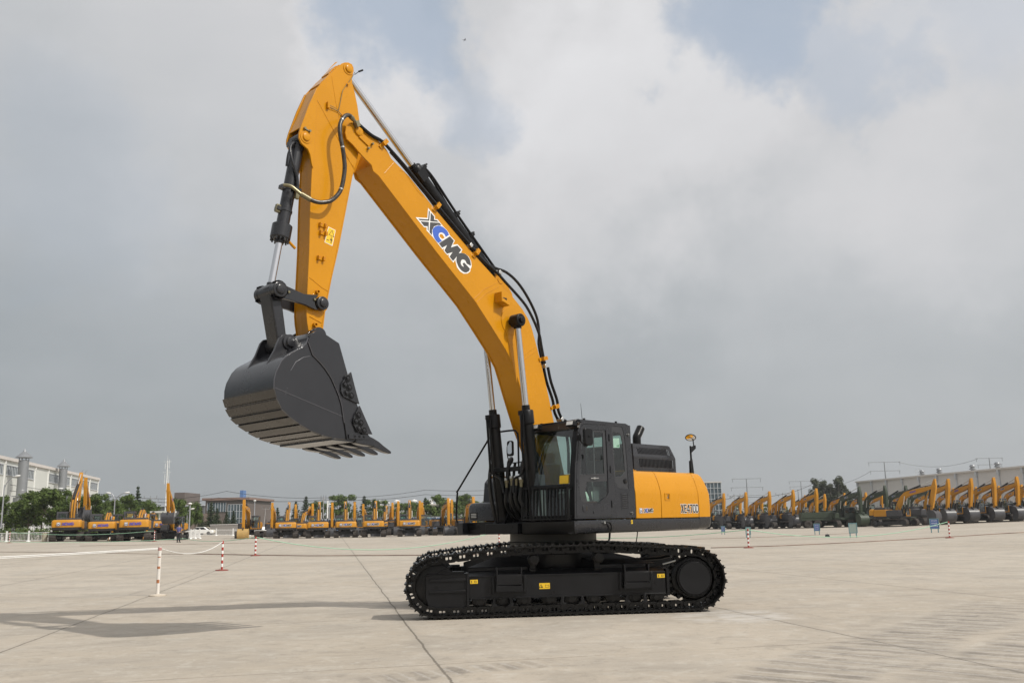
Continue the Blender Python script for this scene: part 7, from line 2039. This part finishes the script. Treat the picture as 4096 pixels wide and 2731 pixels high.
# green wheeled machine beside the green excavators
e = empty('army_truck', at(3322, 134), radians(-8)); tag(e, 'dark green wheeled chassis truck parked between yellow and green excavators', 'truck')
b = MB(); b.box(-4.2, 3.4, -1.2, 1.2, 1.0, 1.35); b.box(-4.2, .6, -1.25, 1.25, 1.35, 2.15); b.build('body', B_GRN, e, .04)
b = MB(); b.uw([(3.4, 1.0), (3.45, 1.9), (3.1, 2.8), (1.6, 2.85), (1.6, 1.0)], -1.2, 1.2); tc_ = b.build('cab', B_GRND, e, .06)
b = MB(); b.uw([(3.05, 2.0), (2.9, 2.65), (1.8, 2.7), (1.8, 2.0)], -1.215, 1.215); b.build('window', M_GLSD, tc_)
b = MB(); b.box(.9, 1.5, -.9, .9, 1.35, 2.0); b.build('winch', B_GRND, e, .05)
for x in (-3.3, -2.0, 2.4):
    for s in (1, -1):
        b = MB(); b.lathe([(.25, -.18), (.52, -.17), (.56, -.08), (.56, .08), (.52, .17), (.25, .18), (.22, .10), (0, .1)], (x, s * 1.05, .56), (0, s, 0), 20); b.build('wheel', B_TRK, e)
# three parked cars far behind the white railing
for i, (px, Y, c, nm) in enumerate(((806, 172, M_WHT, 'white'), (826, 176, MATS['bin_cream'], 'beige'), (1040, 172, M_WHT, 'silver white'))):
    e = empty('parked_car', at(px, Y), radians(10 + 160 * i)); tag(e, '%s car behind the white railing, %s' % (nm, ['left of the low grey wall', 'touching the left end of the low grey wall', 'left of the tall leaning pole'][i]), 'car', 'cars behind the railing')
    b = MB(); secs = []
    for y, k in ((-.85, .93), (-.7, 1.0), (.7, 1.0), (.85, .93)):
        secs.append([(x * k, y, z) for x, z in ((-2.15, .35), (-2.2, .75), (-1.9, .95), (-1.35, 1.0), (-.85, 1.42), (.5, 1.45), (1.15, 1.0), (2.0, .85), (2.2, .6), (2.15, .3))])
    b.loft(secs, closed=True); b.build('body', c, e, .03)
    b = MB(); b.uw([(-1.2, 1.0), (-.8, 1.36), (.45, 1.39), (1.0, 1.0)], -.86, .86); b.build('window', M_GLSD, e)
    for x in (-1.35, 1.35):
        for s in (1, -1): b = MB(); b.cyl((x, s * .70, .32), (x, s * .88, .32), .32, n=16); b.build('wheel', B_BLK, e)

# ================================================================== THE PERSON
def skin(name, joints, edges, m, parent=None, sub=2, root=0):
    me = bpy.data.meshes.new(name); me.from_pydata([j[0] for j in joints], edges, []); me.materials.append(m)
    o = bpy.data.objects.new(name, me); COL.objects.link(o)
    if parent: o.parent = parent
    o.modifiers.new('skin', 'SKIN').use_smooth_shade = True
    if not me.skin_vertices: me.skin_vertices.new() if hasattr(me.skin_vertices, 'new') else None
    sv = me.skin_vertices[0].data
    for i, j in enumerate(joints):
        r = j[1]; sv[i].radius = (r, r) if isinstance(r, (int, float)) else r; sv[i].use_root = (i == root)
    ss = o.modifiers.new('sub', 'SUBSURF'); ss.levels = sub; ss.render_levels = sub
    return o


M_SKIN = mat('skin', (.42, .25, .17), .55)
M_SHIRT = mat('shirt_blue', (.10, .10, .26), .8)
M_TROU = mat('trousers_dark', (.018, .018, .022), .8)
M_HAIR = mat('hair_black', (.012, .010, .009), .6)
pp = at(716, 93.5)
per = empty('person', pp, radians(80)); tag(per, 'person in a violet blue shirt and dark trousers standing by the left group', 'person')
J = []; Eg = []


def ch(pts, start=None):
    last = start
    for p, r in pts:
        J.append((p, r)); i = len(J) - 1
        if last is not None: Eg.append((last, i))
        last = i
    return last


ch([((0, 0, .95), (.13, .17))])
sp1 = ch([((.0, 0, 1.12), (.11, .15)), ((-.01, 0, 1.32), (.12, .17)), ((0, 0, 1.44), (.08, .12))], 0)
hd = ch([((.01, 0, 1.52), .055), ((.02, 0, 1.58), .065), ((.025, 0, 1.66), (.09, .078)), ((.02, 0, 1.73), (.06, .055))], sp1)
for s in (1, -1):
    hip = ch([((0, s * .10, .90), .095), ((.02, s * .115, .50), .062), ((-.02, s * .12, .30), .058), ((-.02, s * .12, .09), .038), ((.05, s * .13, .045), .042), ((.15, s * .14, .03), .032)], 0)
    w_ = ch([((0, s * .19, 1.41), .060), ((-.02, s * .25, 1.15), .043), ((.10, s * .24, .96), .030), ((.13, s * .235, .93), .026), ((.17, s * .23, .90), (.018, .036))], sp1)
    for k, (dy, ln_) in enumerate(((-.030, .065), (-.010, .075), (.010, .070), (.028, .055))):
        ch([((.20, s * .23 + dy, .875), .009), ((.20 + ln_ * .5, s * .23 + dy, .85), .008), ((.20 + ln_ * .7, s * .23 + dy, .82), .007)], w_)
    ch([((.17, s * .195, .905), .010), ((.20, s * .18, .89), .009)], w_)
skin('body', J, Eg, M_SKIN, per)
Js = [((0, 0, .93), (.145, .185)), ((0, 0, 1.12), (.13, .17)), ((-.01, 0, 1.32), (.14, .19)), ((0, 0, 1.45), (.09, .125))]; Es = [(0, 1), (1, 2), (2, 3)]
for s in (1, -1):
    k = len(Js); Js += [((0, s * .19, 1.42), .078), ((-.015, s * .24, 1.22), .066)]; Es += [(3, k), (k, k + 1)]
skin('shirt', Js, Es, M_SHIRT, per)
Js = [((0, 0, .96), (.14, .18))]; Es = []
for s in (1, -1):
    k = len(Js); Js += [((0, s * .10, .86), .108), ((.02, s * .115, .50), .082), ((-.02, s * .12, .30), .076), ((-.02, s * .12, .07), .066)]; Es += [(0, k), (k, k + 1), (k + 1, k + 2), (k + 2, k + 3)]
skin('trousers', Js, Es, M_TROU, per)
skin('hair', [((0, 0, 1.64), (.075, .075)), ((.0, 0, 1.70), (.09, .085)), ((.03, 0, 1.745), (.06, .06))], [(0, 1), (1, 2)], M_HAIR, per)
for s in (1, -1): b = MB(); b.box(-.07, .19, s * .13 - .045, s * .13 + .045, 0, .07); b.build('shoe', M_TROU, per, .02)
b = MB(); b.lathe([(.0, -.008), (.012, 0), (0, .008)], (.108, .03, 1.665), (1, 0, 0), 8); b.build('eye', M_SIGN, per); b = MB(); b.lathe([(.0, -.008), (.012, 0), (0, .008)], (.108, -.03, 1.665), (1, 0, 0), 8); b.build('eye', M_SIGN, per)
b = MB(); b.obox((.112, 0, 1.64), (.012, 0, 0), (0, .010, 0), (-.004, 0, .018)); b.build('nose', M_SKIN, per, .004)
b = MB(); b.obox((.105, 0, 1.605), (.004, 0, 0), (0, .022, 0), (0, 0, .005)); b.build('mouth', mat('lips', (.30, .12, .10), .6), per)

# ================================================================== THE AIR
HZ = bpy.data.materials.new('haze'); HZ.use_nodes = True; t = HZ.node_tree; t.nodes.clear()
pv = t.nodes.new('ShaderNodeVolumePrincipled'); pv.inputs['Color'].default_value = (.86, .88, .90, 1); pv.inputs['Density'].default_value = .00028; pv.inputs['Anisotropy'].default_value = .3
ou = t.nodes.new('ShaderNodeOutputMaterial'); t.links.new(pv.outputs[0], ou.inputs['Volume'])
b = MB().box(-4600, 4600, -4600, 4600, -45, 60); hz_ = b.build('haze', HZ); tag(hz_, 'thin pale haze lying over the whole yard and fading the far buildings', 'haze', kind='stuff')
